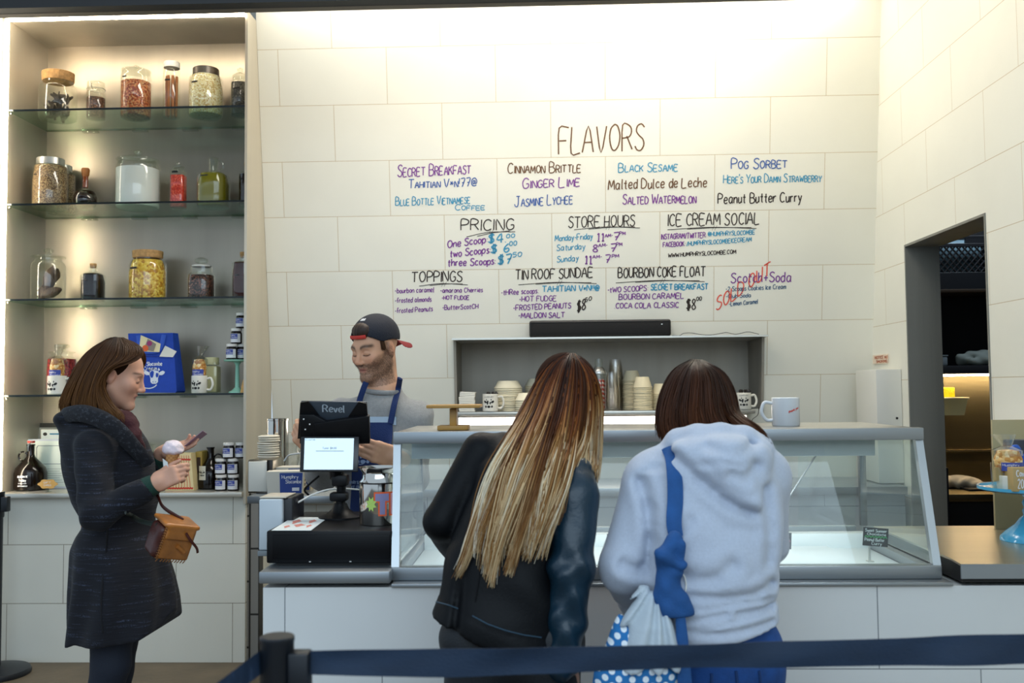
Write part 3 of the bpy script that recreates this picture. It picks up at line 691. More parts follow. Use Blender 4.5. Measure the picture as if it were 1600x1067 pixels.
def L_cork(hh=14, rr=None):
    def f(t, r, h, neck, top, k):
        q = (rr*k if rr else neck*1.02); b = MB(); b.lathe([(q*.96, top-.004), (q, top+.002), (q*1.02, top+hh*k), (q*.98, top+hh*k+.002)], n=36); b.build('cork_lid', corkm, t, world=False)
    return f
def L_cap(m, hh=9, rr=None):
    def f(t, r, h, neck, top, k):
        q = (rr*k if rr else neck*1.06); b = MB(); b.lathe([(q, top-.012), (q, top+hh*k-.003), (q*.95, top+hh*k), (.002, top+hh*k)], n=36); b.build('screw_lid', m, t, world=False)
    return f
def L_knob(m=None, hh=6, kn=6, rr=None, kr=4):
    def f(t, r, h, neck, top, k):
        q = (rr*k if rr else neck*1.05)
        b = MB(); b.lathe([(q*.96, top), (q, top+.003), (q, top+.008), (q*.7, top+hh*k*.7), (kr*k*.6, top+hh*k), (.002, top+hh*k)], n=36); ld = b.build('glass_lid' if m is None else 'lid', m or jglid, t, world=False)
        z1 = top+hh*k; e = kr*k
        b = MB(); b.lathe([(e*.45, z1-.002), (e*.5, z1+kn*k*.2), (e, z1+kn*k*.45), (e*.95, z1+kn*k*.75), (e*.4, z1+kn*k)], n=20); b.build('knob', jglid, ld, world=False)
    return f
def L_stop(m, sh_=12, rr=5):
    def f(t, r, h, neck, top, k):
        e = rr*k
        b = MB(); b.lathe([(neck*.7, top-.01), (e*.95, top+.001), (e*1.05, top+sh_*k*.5), (e*.95, top+sh_*k)], n=24); b.build('stopper', m, t, world=False)
    return f
def L_clip(t, r, h, neck, top, k):
    b = MB(); b.lathe([(neck, top), (neck*1.05, top+.004), (neck*1.02, top+9*k), (neck*.6, top+11*k)], n=30); b.build('glass_lid', jglid, t, world=False)
    b = MB(); b.tube(spline([(0, -neck*1.1, top-.008), (.0, -neck*1.3, top+.004), (0, -neck*1.1, top+.016)], 4), .0018, 6); b.tube([(neck*1.08*math.cos(a*PI/12), neck*1.08*math.sin(a*PI/12), top-.006) for a in range(25)], .0016, 6); b.build('wire_clasp', mat('clasp_wire', '#b5b2aa', .3, 1), t, world=False)
seedm = lambda n, cs, s=.006: grains(n, cs, s)
# --- top shelf
bark = mat('dried_bark', '#4a4036', .7, 0, .6, 40, .6, 60)
t = jar('storage_jar', 'wide jar of curled dark bark with a cork lid, top shelf left corner', 87, 0, 5.2, 29, 58, 23, 5, L_cork(13, 24))
rnd = random.Random(4)
b = MB()
for i in range(46):
    a, q, zz = rnd.uniform(0, 2*PI), .062*math.sqrt(rnd.random()), rnd.uniform(.02, .14)
    d = Vector((rnd.uniform(-1, 1), rnd.uniform(-1, 1), rnd.uniform(-1.2, 1.2))).normalized()*.03
    c = Vector((q*math.cos(a), q*math.sin(a), zz)); b.tube([c-d, c+Vector((.004, .003, 0)), c+d], [.006, .012, .005], 7, flat=.35)
o = b.build('bark_pieces', bark); o.location = t.location; tag(o, 'curled bark pieces inside the cork lidded jar', 'dry food', kind='stuff')
jar('spice_jar', 'small clip top jar of reddish brown spice, second on the top shelf', 147, 0, 5.2, 15, 46, 13, 4, L_clip, fill=seedm('brown_spice', ['#6d4a38', '#503225', '#8a6046', '#3d271d'], .005), fname='spice', flabel='reddish brown spice in the small clip top jar', ftop=.74)
jar('storage_jar', 'glass lidded jar of orange red nuts on the top shelf', 210, 0, 5.2, 24, 72, 22, 3, L_knob(None, 5, 7, 23, 4), fill=seedm('orange_nuts', ['#c8683a', '#a8482a', '#dd8d5a', '#8c3c22', '#d9a070'], .007), fname='nuts', flabel='orange red chopped nuts in the glass lidded jar', ftop=.8, label_at=(-10, 62, 9, 2.4))
t = jar('storage_jar', 'tall narrow jar of cinnamon sticks with white lid', 266, 0, 5.2, 13.5, 80, 11.5, 4, L_cap(whitelid, 6, 12.5), label_at=(-2, 58, 9, 3))
k0 = MB(); k0.lathe([(.007, 0), (.0075, .1), (.007, .225)], n=12)
stick = k0.build('cinnamon_stick', mat('cinnamon', '#b87345', .75, 0, .3, 40, .3, 60, stretch=(1, 1, .1)))
for i in range(9):
    o = stick if i == 0 else stick.copy()
    if i: COL.objects.link(o)
    a = i*2*PI/7; q = .026 if i < 7 else .008
    o.location = t.location+Vector((q*math.cos(a), q*math.sin(a), .006)); o.rotation_euler = (rnd.uniform(-.02, .02), rnd.uniform(-.02, .02), rnd.uniform(0, 6))
    tag(o, 'cinnamon stick standing in the tall white lidded jar', 'cinnamon stick', 'cinnamon sticks in the tall jar')
jar('storage_jar', 'round jar of cream coloured seeds with dark pewter lid', 320, 0, 5.2, 27, 68, 19, 2, L_cap(dark_lid, 8, 20.5), fill=seedm('cream_seeds', ['#f6eabc', '#ecd99e', '#fff8e2', '#d4b474', '#f5eac4'], .0065), fname='seeds', flabel='cream and yellow seeds in the pewter lidded jar', ftop=.97, label_at=(-10, 50, 12, 2.6))
jar('storage_jar', 'jar of black pepper half hidden by the cabinet edge, top shelf', 374, 0, 5.2, 15, 58, 12, 5, L_knob(None, 8, 8, 12, 5), fill=seedm('peppercorns', ['#2c2a28', '#4a4642', '#1c1a19', '#5c5750'], .006), fname='peppercorns', flabel='black peppercorns in the jar at the cabinet edge', ftop=.92, label_at=(-2, 42, 12, 2))
# --- second shelf
gr = seedm('brown_grain', ['#8f7050', '#6d5138', '#a98a64', '#594029', '#b79c74'], .0045)
jar('storage_jar', 'wide jar of brown grain with silver lid, front one of the pair', 77, 1, 5.17, 27, 72, 21, 2, L_cap(metal_lid, 8, 21), fill=gr, fname='grain', flabel='brown grain in the front silver lidded jar', ftop=.96, label_at=(-12, 52, 7, 1.6))
jar('storage_jar', 'jar of brown grain half hidden behind the silver lidded jar', 95, 1, 5.32, 21, 70, 15, 2, L_cap(metal_lid, 7, 15), fill=gr, fname='grain', flabel='brown grain in the rear half hidden jar', ftop=.9)
def dark_liq(n, c): return mat(n, c, .2, spec=.3)
t = thing('flask', 'round flask of dark syrup with a long neck and wooden stopper', 'bottle', (jarx(132, 5.2), 5.2, SZ[1]+.0006), 0, 'jars and bottles on the cabinet shelves')
b = MB(); R0 = 19*PXM
pr = [(R0*.5, 0)]+[(R0*math.cos(a), R0*.86+R0*math.sin(a)) for a in np.linspace(-.95, 1.25, 14)]+[(5*PXM, R0*2.0), (4.8*PXM, R0*2.9)]
shell(b, pr, .002, 32); b.build('glass_body', jg, t, world=False)
b = MB(); b.lathe([(max(r-.003, .002), z+.003) for r, z in pr[:12]], n=32); b.build('syrup', dark_liq('dark_syrup', '#1d0c08'), t, world=False)
b = MB(); b.lathe([(4.2*PXM, R0*1.9), (4.3*PXM, R0*2.85)], n=20); b.build('neck_syrup', dark_liq('amber_syrup', '#8a3f14'), t, world=False)
b = MB(); b.lathe([(4*PXM, R0*2.8), (5.6*PXM, R0*2.95), (6.6*PXM, R0*3.4), (5.5*PXM, R0*3.55)], n=20); b.build('stopper', mat('wood_stopper', '#a8672c', .5, 0, .2, 30), t, world=False)
jar('storage_jar', 'largest jar, filled with white sugar under a domed glass lid', 214, 1, 5.2, 34, 74, 31, 3, L_knob(None, 9, 9, 33, 7), fill=mat('white_sugar', '#e9ebea', .9), fname='sugar', flabel='white sugar filling the largest jar', ftop=.86)
jar('storage_jar', 'narrow jar of bright red candy dots with glass stopper', 278, 1, 5.2, 12, 62, 8, 3, L_knob(None, 4, 5, 9, 4), sq=5, fill=seedm('red_candy', ['#e8452f', '#d8321f', '#f0654a', '#c62a1c'], .006), fname='candy', flabel='bright red candy dots in the narrow jar', ftop=.85, label_at=(-2, 57, 11, 3.4))
t = jar('oil_jug', 'square glass jug of green olive oil with ring handle', 333, 1, 5.2, 24, 58, 7, 20, None, sq=3.2, fill=mat('olive_oil', '#7d7618', .08, spec=.6), fname='oil', ftop=.93, label_at=(-8, 48, 14, 2))
b = MB(); k = PXM; b.tube(spline([(6*k, 0, 76*k), (13*k, 0, 74*k), (16*k, 0, 66*k), (10*k, 0, 60*k)], 6), .005, 8); b.build('handle', jglid, t, world=False)
b = MB(); b.lathe([(5*k, 60*k), (7*k, 78*k), (8*k, 80*k), (4*k, 82*k)], n=20); b.build('stopper', jglid, t, world=False)
jar('dark_bottle', 'dark bottle half hidden by the cabinet edge on second shelf', 386, 1, 5.2, 14, 58, 5, 8, L_stop(corkm, 8, 5), fill=dark_liq('dark_brown', '#2a1510'), ftop=.9, label_at=(-7, 44, 8, 2))
# --- third shelf
t = jar('storage_jar', 'jar of large brown pods under a wide glass lid', 76, 2, 5.18, 26, 66, 20, 4, L_knob(None, 6, 10, 26, 8))
b = MB(); pod = mat('brown_pod', '#4f3b2c', .6, 0, .35, 30, .4, 50)
for c, d, r in (((.01, .0, .13), (.02, .0, .07), .036), ((.03, -.02, .05), (.05, .01, .02), .03), ((-.03, .02, .06), (.01, .02, .05), .034), ((.02, .03, .15), (.01, .01, .04), .03)):
    c, d = Vector(c), Vector(d); b.tube([c-d, c-d*.6, c, c+d*.6, c+d], [.006, r*.75, r, r*.7, .006], 14)
o = b.build('brown_pods', pod); o.location = t.location; tag(o, 'large brown pods in the wide lidded jar', 'dry food', kind='stuff')
jar('dark_bottle', 'squat bottle of near black syrup, third shelf', 146, 2, 5.2, 17, 47, 6, 10, L_stop(corkm, 4, 5), sq=3.5, fill=dark_liq('black_syrup', '#1c0e10'), ftop=.94, label_at=(-6, 33, 10, 1.6))
jar('storage_jar', 'jar of yellow corn flakes with cork lid', 231, 2, 5.2, 29, 66, 22, 3, L_cork(10, 23), fill=seedm('corn_flakes', ['#e0b23a', '#c98f22', '#f0cf62', '#b57c1c', '#e8c04c'], .012), fname='corn_flakes', flabel='yellow corn flakes in the cork lidded jar', ftop=.98, label_at=(-13, 50, 15, 3))
t = jar('storage_jar', 'six sided jar of dark beans with white collar and glass ball stopper', 315, 2, 5.2, 20, 44, 16, 9, L_knob(whitelid, 3, 12, 15, 11), sq=3, fill=seedm('dark_beans', ['#3a211b', '#241310', '#563228', '#7a4c3c'], .007), fname='beans', flabel='dark beans in the jar with ball stopper', ftop=.9, label_at=(-7, 34, 8, 1.6))
jar('dark_bottle', 'red brown bottle cut by the cabinet edge on third shelf', 380, 2, 5.2, 16, 62, 5, 8, L_stop(corkm, 6, 5), sq=3.5, fill=dark_liq('red_brown', '#4a1710'), ftop=.95, label_at=(-6, 38, 8, 1.6))
# --- fourth shelf: candy jar, mugs with bags, tote bag, jam jars
jar('apothecary_jar', 'red candy jar with ornate glass stopper behind the left cabinet mug', 99, 3, 5.24, 23, 60, 17, 5, L_knob(None, 5, 11, 20, 12), fill=seedm('dark_red_candy', ['#a8222a', '#7d151c', '#c23a3c'], .008), fname='candy', flabel='dark red candies in the jar with ornate stopper', ftop=.93)
mugw = mat('mug_glaze', '#ece7da', .25)
def blob(pts, place, mb, lift=.001):
    n = len(pts); c = (sum(p[0] for p in pts)/n, sum(p[1] for p in pts)/n)
    V = [place(c[0], c[1], lift)]+[place(p[0], p[1], lift) for p in pts]
    mb._add(V, [(0, i+1, (i+1) % n+1) for i in range(n)])
COW = [[(-.62, .30), (-.50, .38), (-.34, .30), (-.22, .16), (-.30, .08), (-.46, .08), (-.58, .18)], [(.62, .30), (.50, .38), (.34, .30), (.22, .16), (.30, .08), (.46, .08), (.58, .18)],
       [(-.22, .30), (-.10, .38), (-.02, .30), (-.04, .10), (-.08, -.06), (-.18, -.10), (-.24, .04), (-.25, .18)], [(.10, .20), (.18, .24), (.24, .12), (.22, -.02), (.14, -.08), (.08, .04)],
       [(-.16, -.24), (-.06, -.20), (.06, -.20), (.16, -.24), (.18, -.36), (.10, -.46), (-.10, -.46), (-.18, -.36)], [(-.34, .42), (-.26, .58), (-.20, .42), (-.26, .36)], [(.34, .42), (.26, .58), (.20, .42), (.26, .36)],
       [(-.46, -.26), (-.36, -.18), (-.26, -.24), (-.24, -.40), (-.36, -.46), (-.45, -.38)], [(.46, -.26), (.36, -.18), (.26, -.24), (.24, -.40), (.36, -.46), (.45, -.38)]]
HEADC = [(-.26, .34), (0, .40), (.26, .34), (.28, .10), (.22, -.12), (.22, -.36), (.12, -.48), (-.12, -.48), (-.22, -.36), (-.22, -.12), (-.28, .10)]
def cow(mb, place, s, cx=0, cy=0, lift=.001):
    for c in COW: blob([(cx+p[0]*s, cy+p[1]*s) for p in c], place, mb, lift)
def mug(name, label, loc, r, h, side=1, group='cream mugs with a cow print', rz=0.0, dark=True, small=''):
    t = thing(name, label, 'mug', loc, rz, group)
    b = MB(); b.lathe([(.001, 0), (r*.92, 0), (r, .004), (r, h-.002), (r-.002, h), (r-.004, h-.002), (r-.004, .006), (.001, .006)], n=40, cap=False); b.build('cup', mugw, t, world=False)
    b = MB(); b.tube(spline([(side*r*.96, 0, h*.82), (side*(r+.020), 0, h*.84), (side*(r+.030), 0, h*.5), (side*(r+.018), 0, h*.2), (side*r*.96, 0, h*.2)], 6), .0065, 8); b.build('handle', mugw, t, world=False)
    pl = lambda u, v, l: ((r+l)*math.sin(u/r), -(r+l)*math.cos(u/r), v)
    b = MB(); cow(b, pl, h*.5, -.15*r, h*.45); 
    if small: write(b, small, -r*.75, r*.5, h*.8, h*.8, h*.07, pl, .0008)
    b.build('cow_print', inkm, t, world=False, smooth=False, fix=False)
    return t
m1 = mug('mug', 'cream cow print mug holding a popcorn bag, before the red candy jar', (jarx(92, 5.08), 5.08, SZ[3]+.0006), 14*PXM, 29*PXM)
m2 = mug('mug', 'cream cow print mug holding a popcorn bag, right of the blue bag', (jarx(313, 5.08), 5.08, SZ[3]+.0006), 12*PXM, 27*PXM)
cello = glass('cellophane', '#f4f4f0', .12, 2.2); corn = seedm('caramel_corn', ['#e3b873', '#c98f45', '#f2d9a6', '#b87a38'], .012)
lab_blue = mat('label_blue', '#3a4aa0', .5); lab_white = mat('label_white', '#e6e6e8', .5)
def popcorn_bag(loc, r, h, label, group, lean=1):
    t = thing('popcorn_bag', label, 'bag', loc, 0, group)
    b = MB(); b.lathe([(r*.6, 0), (r*.9, h*.2), (r, h*.6), (r*.75, h*.95), (r*.3, h)], n=24); b.build('caramel_corn', corn, t, world=False)
    b = MB()
    P = [[(lean*(.0+.25*v*v)*r*2+(r*1.04 if v < .45 else r*(.35+.9*(v-.45)))*math.cos(a)*(1+.12*math.sin(5*a)), (r*1.04 if v < .45 else r*(.35+.9*(v-.45)))*math.sin(a)*(1+.12*math.cos(4*a)), h*(.75+v*.9)) for a in np.linspace(0, 2*PI, 19)] for v in (0, .25, .45, .7, 1)]
    b.sheet(P); b.build('cellophane_top', cello, t, world=False)
    pl = lambda u, v, l: ((r*1.03+l)*math.sin(u/r), -(r*1.03+l)*math.cos(u/r), v)
    b = MB(); b.sheet([[pl(u, v, .001) for u in np.linspace(-r*.9, r*.9, 9)] for v in (h*.12, h*.48)]); lb = b.build('name_label', lab_blue, t, world=False, smooth=False)
    b = MB(); write(b, 'Humphry', -r*.8, r*.3, h*.33, h*.33, h*.1, pl, .0011, lift=.002); write(b, 'Slocombe', -r*.5, r*.8, h*.19, h*.19, h*.1, pl, .0011, lift=.002); b.build('lettering', lab_white, lb, world=False, smooth=False, fix=False)
for mg, r, h, tx in ((m1, 11, 34, 'bag of caramel popcorn standing in the left cabinet mug'), (m2, 10.5, 31, 'bag of caramel popcorn standing in the mug right of the blue bag')):
    popcorn_bag(mg.location+Vector((0, 0, .075)), r*PXM, h*PXM, tx, 'popcorn bags in the cabinet mugs')
# blue shopping bag
def pin(y, lift=0.0): return lambda u, v, l=0: tuple(at(u, -v, y-l-lift))
YT = 5.12
tote = thing('shopping_bag', 'bright blue fabric shopping bag with white cow print on the fourth shelf', 'bag', at(238, 613, YT))
bluef = mat('blue_fabric', '#1c46b0', .75, 0, .1, 40, .1, 200)
out = [(200, 521), (270, 520), (276, 611), (274, 613.5), (206, 613.5)]
M0 = MB(); F = [at(x, y, YT) for x, y in out]; Bk = [at(x, y, YT)+Vector((.01, .10 if i > 1 else .05, 0)) for i, (x, y) in enumerate(out)]
n = len(F); M0._add(F+Bk, [tuple(range(n)), tuple(range(2*n-1, n-1, -1))]+[(i, n+i, n+(i+1) % n, (i+1) % n) for i in range(n)]); M0.build('bag_body', bluef, tote, smooth=False)
whitep = mat('white_print', '#e3e6ee', .6)
b = MB(); pl = pin(YT); hp = spline([(216, 524, 0), (219, 545, 0), (226, 549, 0), (245, 548, 0), (252, 540, 0), (256, 523, 0)], 6)
b.tube([at(p.x, p.y, YT-.010) for p in hp], .003, 8, flat=4.2, up=(0, 1, 0)); b.build('carry_handle', mat('blue_webbing', '#2f58c0', .7), tote)
b = MB(); b.sheet([[at(x, 558-(x-206)*.012, YT-.0015) for x in (206, 272)], [at(x, 556.8-(x-206)*.012, YT-.0015) for x in (206, 272)]]); b.build('hem_stitch', mat('blue_dark', '#14308c', .7), tote, smooth=False)
b = MB()
write(b, 'Humphry Slocombe', 205, 253, -572, -571, 6, pl, 1.1, lift=.002); write(b, 'Ice Cream', 212, 245, -579, -578, 5.5, pl, 1.1, lift=.002)

for c in (COW[0], COW[1], COW[5], COW[6], HEADC): blob([(241+q[0]*27, -588+q[1]*24) for q in c], pl, b, .002)
b.sheet([[pl(232+13*math.cos(a), -597+9*math.sin(a), .002) for a in np.linspace(PI+.4, 2*PI-.4, 12)], [pl(232+14.6*math.cos(a), -597+10.6*math.sin(a), .002) for a in np.linspace(PI+.4, 2*PI-.4, 12)]])
for c in ([(228, -577), (250, -579), (252, -596), (240, -601), (228, -594)],): pass
b.build('print', whitep, tote, smooth=False, fix=False)
b = MB()
for c in (COW[2], COW[3], [(-.12, -.36), (-.06, -.32), (-.04, -.40)], [(.12, -.36), (.06, -.32), (.04, -.40)]): blob([(241+q[0]*27, -588+q[1]*24) for q in c], pl, b, .003)
b.build('print_detail', bluef, tote, smooth=False, fix=False)
def card(name, label, pts, y, m, th=.0012, cat='card', group=None):
    t = thing(name, label, cat, at(pts[2][0], pts[2][1], y), 0, group); b = MB(); A = [at(px, py, y) for px, py in pts]; o_ = Vector((0, th, 0))
    n = len(A); b._add(A+[a+o_ for a in A], [tuple(range(n)), tuple(range(2*n-1, n-1, -1))]+[(i, n+i, n+(i+1) % n, (i+1) % n) for i in range(n)])
    b.build('sheet', m, t, smooth=False); return t
paper = mat('paper', '#e8e4d8', .7)
c1 = card('postcard', 'cream postcard with ice cream photo tucked in the blue bag', [(220, 523.5), (251, 537), (249, 550), (217, 549)], YT-.014, mat('cream_card', '#ecdcae', .6))
b = MB(); b.sheet([[at(224.5, 546, YT-.0155), at(240, 549, YT-.0155)], [at(231, 529, YT-.0155), at(244, 537.5, YT-.0155)]]); b.build('photo', mat('photo_grey', '#8e8377', .5), c1, smooth=False)
b = MB(); 
for cx, cy, r in ((227, 544, 5),):
    blob([(cx+r*math.cos(a), -cy+r*math.sin(a)) for a in np.linspace(0, 6.0, 14)], pl, b, .0165)
b.build('orange_scoop', mat('orange_ice', '#e2622a', .5), c1, smooth=False)
b = MB(); blob([(233.5+4.2*math.cos(a), -536.5+4*math.sin(a)) for a in np.linspace(0, 6.0, 14)], pl, b, .0165); b.build('purple_scoop', mat('purple_ice', '#9c2f6a', .5), c1, smooth=False)
card('blank_card', 'plain white card sticking out of the blue bag', [(258, 540), (276, 549), (270, 558), (249, 557)], YT-.006, paper)
jar('square_jar', 'square cream filled jar behind the mug right of the blue bag', 332, 3, 5.22, 13, 44, 11, 4, L_cap(mat('cream_lid', '#d9cf9f', .5), 8, 11), sq=8, fill=mat('cream_powder', '#e2d6a4', .8), fname='powder', ftop=.95, flabel='cream powder in the square jar')
mint = mat('mint_glaze', '#9fd8c0', .25)
stz = at(360, 562, 5.1).z; stx = jarx(390, 5.1)
t = thing('mint_stand', 'mint green pedestal plate cut by the cabinet edge on fourth shelf', 'cake stand', (CX1-.02-.055, 5.1, SZ[3]+.0006))
rs = t.location.x-jarx(351, 5.1)
b = MB(); hh = stz-SZ[3]; b.lathe([(.002, 0), (.045, 0), (.044, .006), (.03, .012), (.012, .03), (.010, hh-.03), (.02, hh-.014), (rs-.004, hh-.010), (rs, hh-.001), (rs-.003, hh-.001), (.002, hh-.004)], n=40); b.build('pedestal_plate', mint, t, world=False)
jamd = mat('fudge_dark', '#150d10', .15); jamlid = mat('jam_lid', '#ece8e2', .4)
def jam_jar(loc, rz=0.0):
    t = thing('fudge_jar', 'x', 'jar', loc, rz)
    r, h = 8.6*PXM, 24*PXM
    b = MB(); b.lathe([(r*.9, 0), (r, .004), (r, h*.68), (r*.86, h*.78), (r*.84, h*.84)], n=28); b.build('glass_body', jamd, t, world=False)
    b = MB(); b.lathe([(r*.95, h*.83), (r*.97, h*.985), (r*.93, h)], n=28); b.build('lid', jamlid, t, world=False)
    pl = lambda u, v, l: ((r+l)*math.sin(u/r), -(r+l)*math.cos(u/r), v)
    b = MB(); b.sheet([[pl(u, v, .0006) for u in np.linspace(-r*1.05, r*1.05, 9)] for v in (h*.10, h*.66)]); lb = b.build('name_label', lab_white, t, world=False, smooth=False)
    b = MB(); b.sheet([[pl(u, v, .0012) for u in np.linspace(-r*1.0, r*.5, 7)] for v in (h*.32, h*.64)]); b.build('blue_panel', lab_blue, lb, world=False, smooth=False)
    b = MB(); write(b, 'Humphry', -r*.95, r*.1, h*.5, h*.5, h*.09, pl, .0009, lift=.0018); write(b, 'Slocombe', -r*.7, r*.45, h*.37, h*.37, h*.09, pl, .0009, lift=.0018); b.build('lettering', lab_white, lb, world=False, smooth=False, fix=False)
    return t
J0 = None; hJ = 24*PXM
def put_jam(px, y, z, label, group):
    global J0
    if J0 is None: J0 = jam_jar((jarx(px, y), y, z)); o = J0
    else: o = copy_tree(J0); o.location = (jarx(px, y), y, z)
    tag(o, label, None, group)
gA = 'fudge jars on the mint stand'; zA = stz+.0006
put_jam(363, 5.09, zA, 'dark fudge jar, lower front one on the mint stand', gA); put_jam(378.5, 5.13, zA, 'dark fudge jar on mint stand, cut by the cabinet edge', gA)
put_jam(370, 5.11, zA+hJ+.0006, 'dark fudge jar second from the bottom on the mint stand', gA); put_jam(378, 5.115, zA+2*hJ+.0012, 'topmost dark fudge jar above the mint stand, mostly hidden', gA)
t = thing('waffle_piece', 'peach coloured waffle cone leaning under the mint stand, cabinet edge', 'cone', (jarx(381, 5.0), 5.02, SZ[3]+.001))
b = MB(); b.lathe([(.006, .07), (.012, .05), (.022, .0)], n=20); b.build('cone', mat('waffle', '#d9a866', .7, 0, .2, 60, .4, 80), t, world=False)
# --- ledge
growl = mat('brown_glass', '#140c08', .12, spec=.4)
def growler(name, label, px, y, r, h, neckh, side, txt):
    k = PXM; z = CBOT+.0006
    t = thing(name, label, 'bottle', (jarx(px, y), y, z), 0, 'brown glass growlers on the ledge')
    r, h = r*k, h*k; nr = 5.2*k
    b = MB(); b.lathe([(r*.86, 0), (r*.98, .006), (r, .02), (r, h*.62), (r*.9, h*.82), (r*.62, h), (nr*1.3, h+neckh*k*.3), (nr, h+neckh*k*.45), (nr, h+neckh*k*.9), (nr*1.2, h+neckh*k*.92), (nr*1.2, h+neckh*k)], n=40); b.build('glass_body', growl, t, world=False)
    b = MB(); c = Vector((side*(nr+7*k), 0, h+neckh*k*.35)); b.tube([c+Vector((7*k*math.cos(a), 0, 7*k*math.sin(a))) for a in np.linspace(0, 2*PI, 20)], .0045, 8); b.build('ring_handle', growl, t, world=False)
    return t, r, h
t, r, h = growler('growler', 'dark brown growler bottle with white lettering on the ledge left end', 53, 5.14, 24, 42, 29, -1, '')
b = MB(); pl = lambda u, v, l: ((r+l)*math.sin(u/r), -(r+l)*math.cos(u/r), v)
write(b, 'CELEBRATE', -.028, .028, h*.5, h*.5, .009, pl, .0022); write(b, 'Today', -.02, .02, h*.36, h*.36, .012, pl, .003); write(b, 'ICE CREAM SHOP', -.022, .022, h*.27, h*.27, .004, pl, .001); write(b, 'SAN FRANCISCO', -.026, .026, h*.17, h*.17, .006, pl, .0014)
b.build('lettering', whitep, t, world=False, smooth=False, fix=False)
b = MB(); b.lathe([(.019, .252), (.021, .258), (.019, .264)], n=20); b.build('red_seal', mat('red_rubber', '#b5382a', .5), t, world=False)
b = MB(); b.tube(spline([(.014, -.014, .262), (.0, -.022, .24), (-.002, -.024, .21)], 5), .0022, 6); b.tube(spline([(-.014, -.014, .262), (-.004, -.022, .24), (-.002, -.024, .21)], 5), .0022, 6); b.build('swing_wire', mat('clasp_wire', '#b5b2aa', .3, 1), t, world=False)
t, r2, h2 = growler('growler', 'dark growler jug with white paper label beside the fudge jars', 331, 5.16, 20, 36, 28, 1, '')
pl2 = lambda u, v, l: ((r2+l)*math.sin(u/r2), -(r2+l)*math.cos(u/r2), v)
b = MB(); b.sheet([[pl2(u, v, .0008) for u in np.linspace(-.045, -.002, 7)] for v in (.05, .125)]); lb = b.build('paper_label', mat('label_cream', '#dcd7c4', .6), t, world=False, smooth=False)
b = MB(); cow(b, pl2, .03, -.024, .085, .0016); b.build('cow_print', inkm, lb, world=False, smooth=False, fix=False)
def leaning(name, label, pts, y0, y1, fr, inner, cat, w=4.0):
    """framed sheet leaning back: bottom at y0, top at y1"""
    (xa_, ya_), (xb_, yb_) = pts
    A = at(xa_, yb_, y0); Bq = at(xb_, yb_, y0); z0 = CBOT+.001; A.z = Bq.z = z0
    C_ = at(xb_, ya_, y1); D = at(xa_, ya_, y1)
    t = thing(name, label, cat, (A+Bq)/2); nn = Vector((0, .012, 0))
    b = MB(); q = [A, Bq, C_, D]; b._add(q+[v+nn for v in q], [(0, 1, 2, 3), (7, 6, 5, 4), (0, 4, 5, 1), (1, 5, 6, 2), (2, 6, 7, 3), (3, 7, 4, 0)]); b.build('frame', fr, t, smooth=False)
    def ip(u, v, l=0): p = (A*(1-u)+Bq*u)*(1-v)+(D*(1-u)+C_*u)*v; return p-Vector((0, .001+l, 0))
    e = w/abs(xb_-xa_); f = w/abs(yb_-ya_)
    b = MB(); b.quad(ip(e, f), ip(1-e, f), ip(1-e, 1-f), ip(e, 1-f)); b.build('sheet', inner, t, smooth=False)
    return t, ip
t, ip = leaning('picture_frame', 'black picture frame with grey sheet leaning at the back of the ledge', ((48, 661), (125, 763)), 5.30, 5.37, mat('black_frame', '#16140f', .4), mat('grey_sheet', '#8c8b84', .6), 'picture frame', 7)
t, ip = leaning('certificate_card', 'small white notice with a blue line tucked before the black frame', ((64, 671), (120, 763)), 5.255, 5.31, paper, mat('paper_cool', '#dfe3df', .7), 'notice', 1)
b = MB(); b.quad(ip(.25, .91, .001), ip(.85, .91, .001), ip(.85, .935, .001), ip(.25, .935, .001)); b.build('blue_line', mat('teal_print', '#2b7d9c', .6), t, smooth=False)
b = MB(); blob([(.12+.06*math.cos(a), .92+.03*math.sin(a)) for a in np.linspace(0, 6, 12)], ip, b, .001); b.build('seal', inkm, t, smooth=False)
t, ip = leaning('framed_certificate', 'pale framed certificate standing behind the left growler', ((43, 686), (112, 764)), 5.2, 5.25, mat('pale_frame', '#c9cdd6', .4), mat('certificate_paper', '#dfe6dc', .7), 'certificate', 3)
b = MB()
for a0, a1 in ((.24, .48), (.24, .86)): pass
q = [(.25, .5), (.85, .5), (.88, .54), (.88, .82), (.85, .86), (.25, .86), (.22, .82), (.22, .54), (.25, .5)]
b.sheet([[ip(u, v, .001) for u, v in q], [ip(.55+(u-.55)*1.05, .68+(v-.68)*1.06, .001) for u, v in q]]); b.build('border_line', mat('grey_print', '#6c7a80', .6), t, smooth=False, fix=False)
b = MB()
for i in range(7): b.quad(ip(.2, .12+.045*i, .001), ip(.85-.06*(i % 3), .12+.045*i, .001), ip(.85-.06*(i % 3), .13+.045*i, .001), ip(.2, .13+.045*i, .001))
b.build('text_lines', mat('faint_print', '#a9b0a8', .6), t, smooth=False)
t = thing('price_tag', 'peach coloured scalloped tag on a small clear stand', 'tag', (jarx(80, 5.02), 5.02, CBOT+.0006))
b = MB(); pts = [((14.5+1.3*math.cos(6*a))*math.cos(a)*PXM*1.0, (7+.8*math.cos(6*a))*math.sin(a)*PXM) for a in np.linspace(0, 2*PI, 48)[:-1]]
b.prism(pts, .003, Matrix.Translation((0, 0, .042)) @ Matrix.Rotation(PI/2, 4, 'X')); tg = b.build('tag', mat('peach_card', '#e2b060', .6), t, world=False, smooth=False)
b = MB(); pl = lambda u, v, l: (u, -.003-l, v); write(b, 'GIFT', -.022, .018, .046, .046, .008, pl, .0015); write(b, 'CARDS', -.02, .02, .032, .032, .008, pl, .0015); b.build('lettering', whitep, tg, world=False, smooth=False, fix=False)
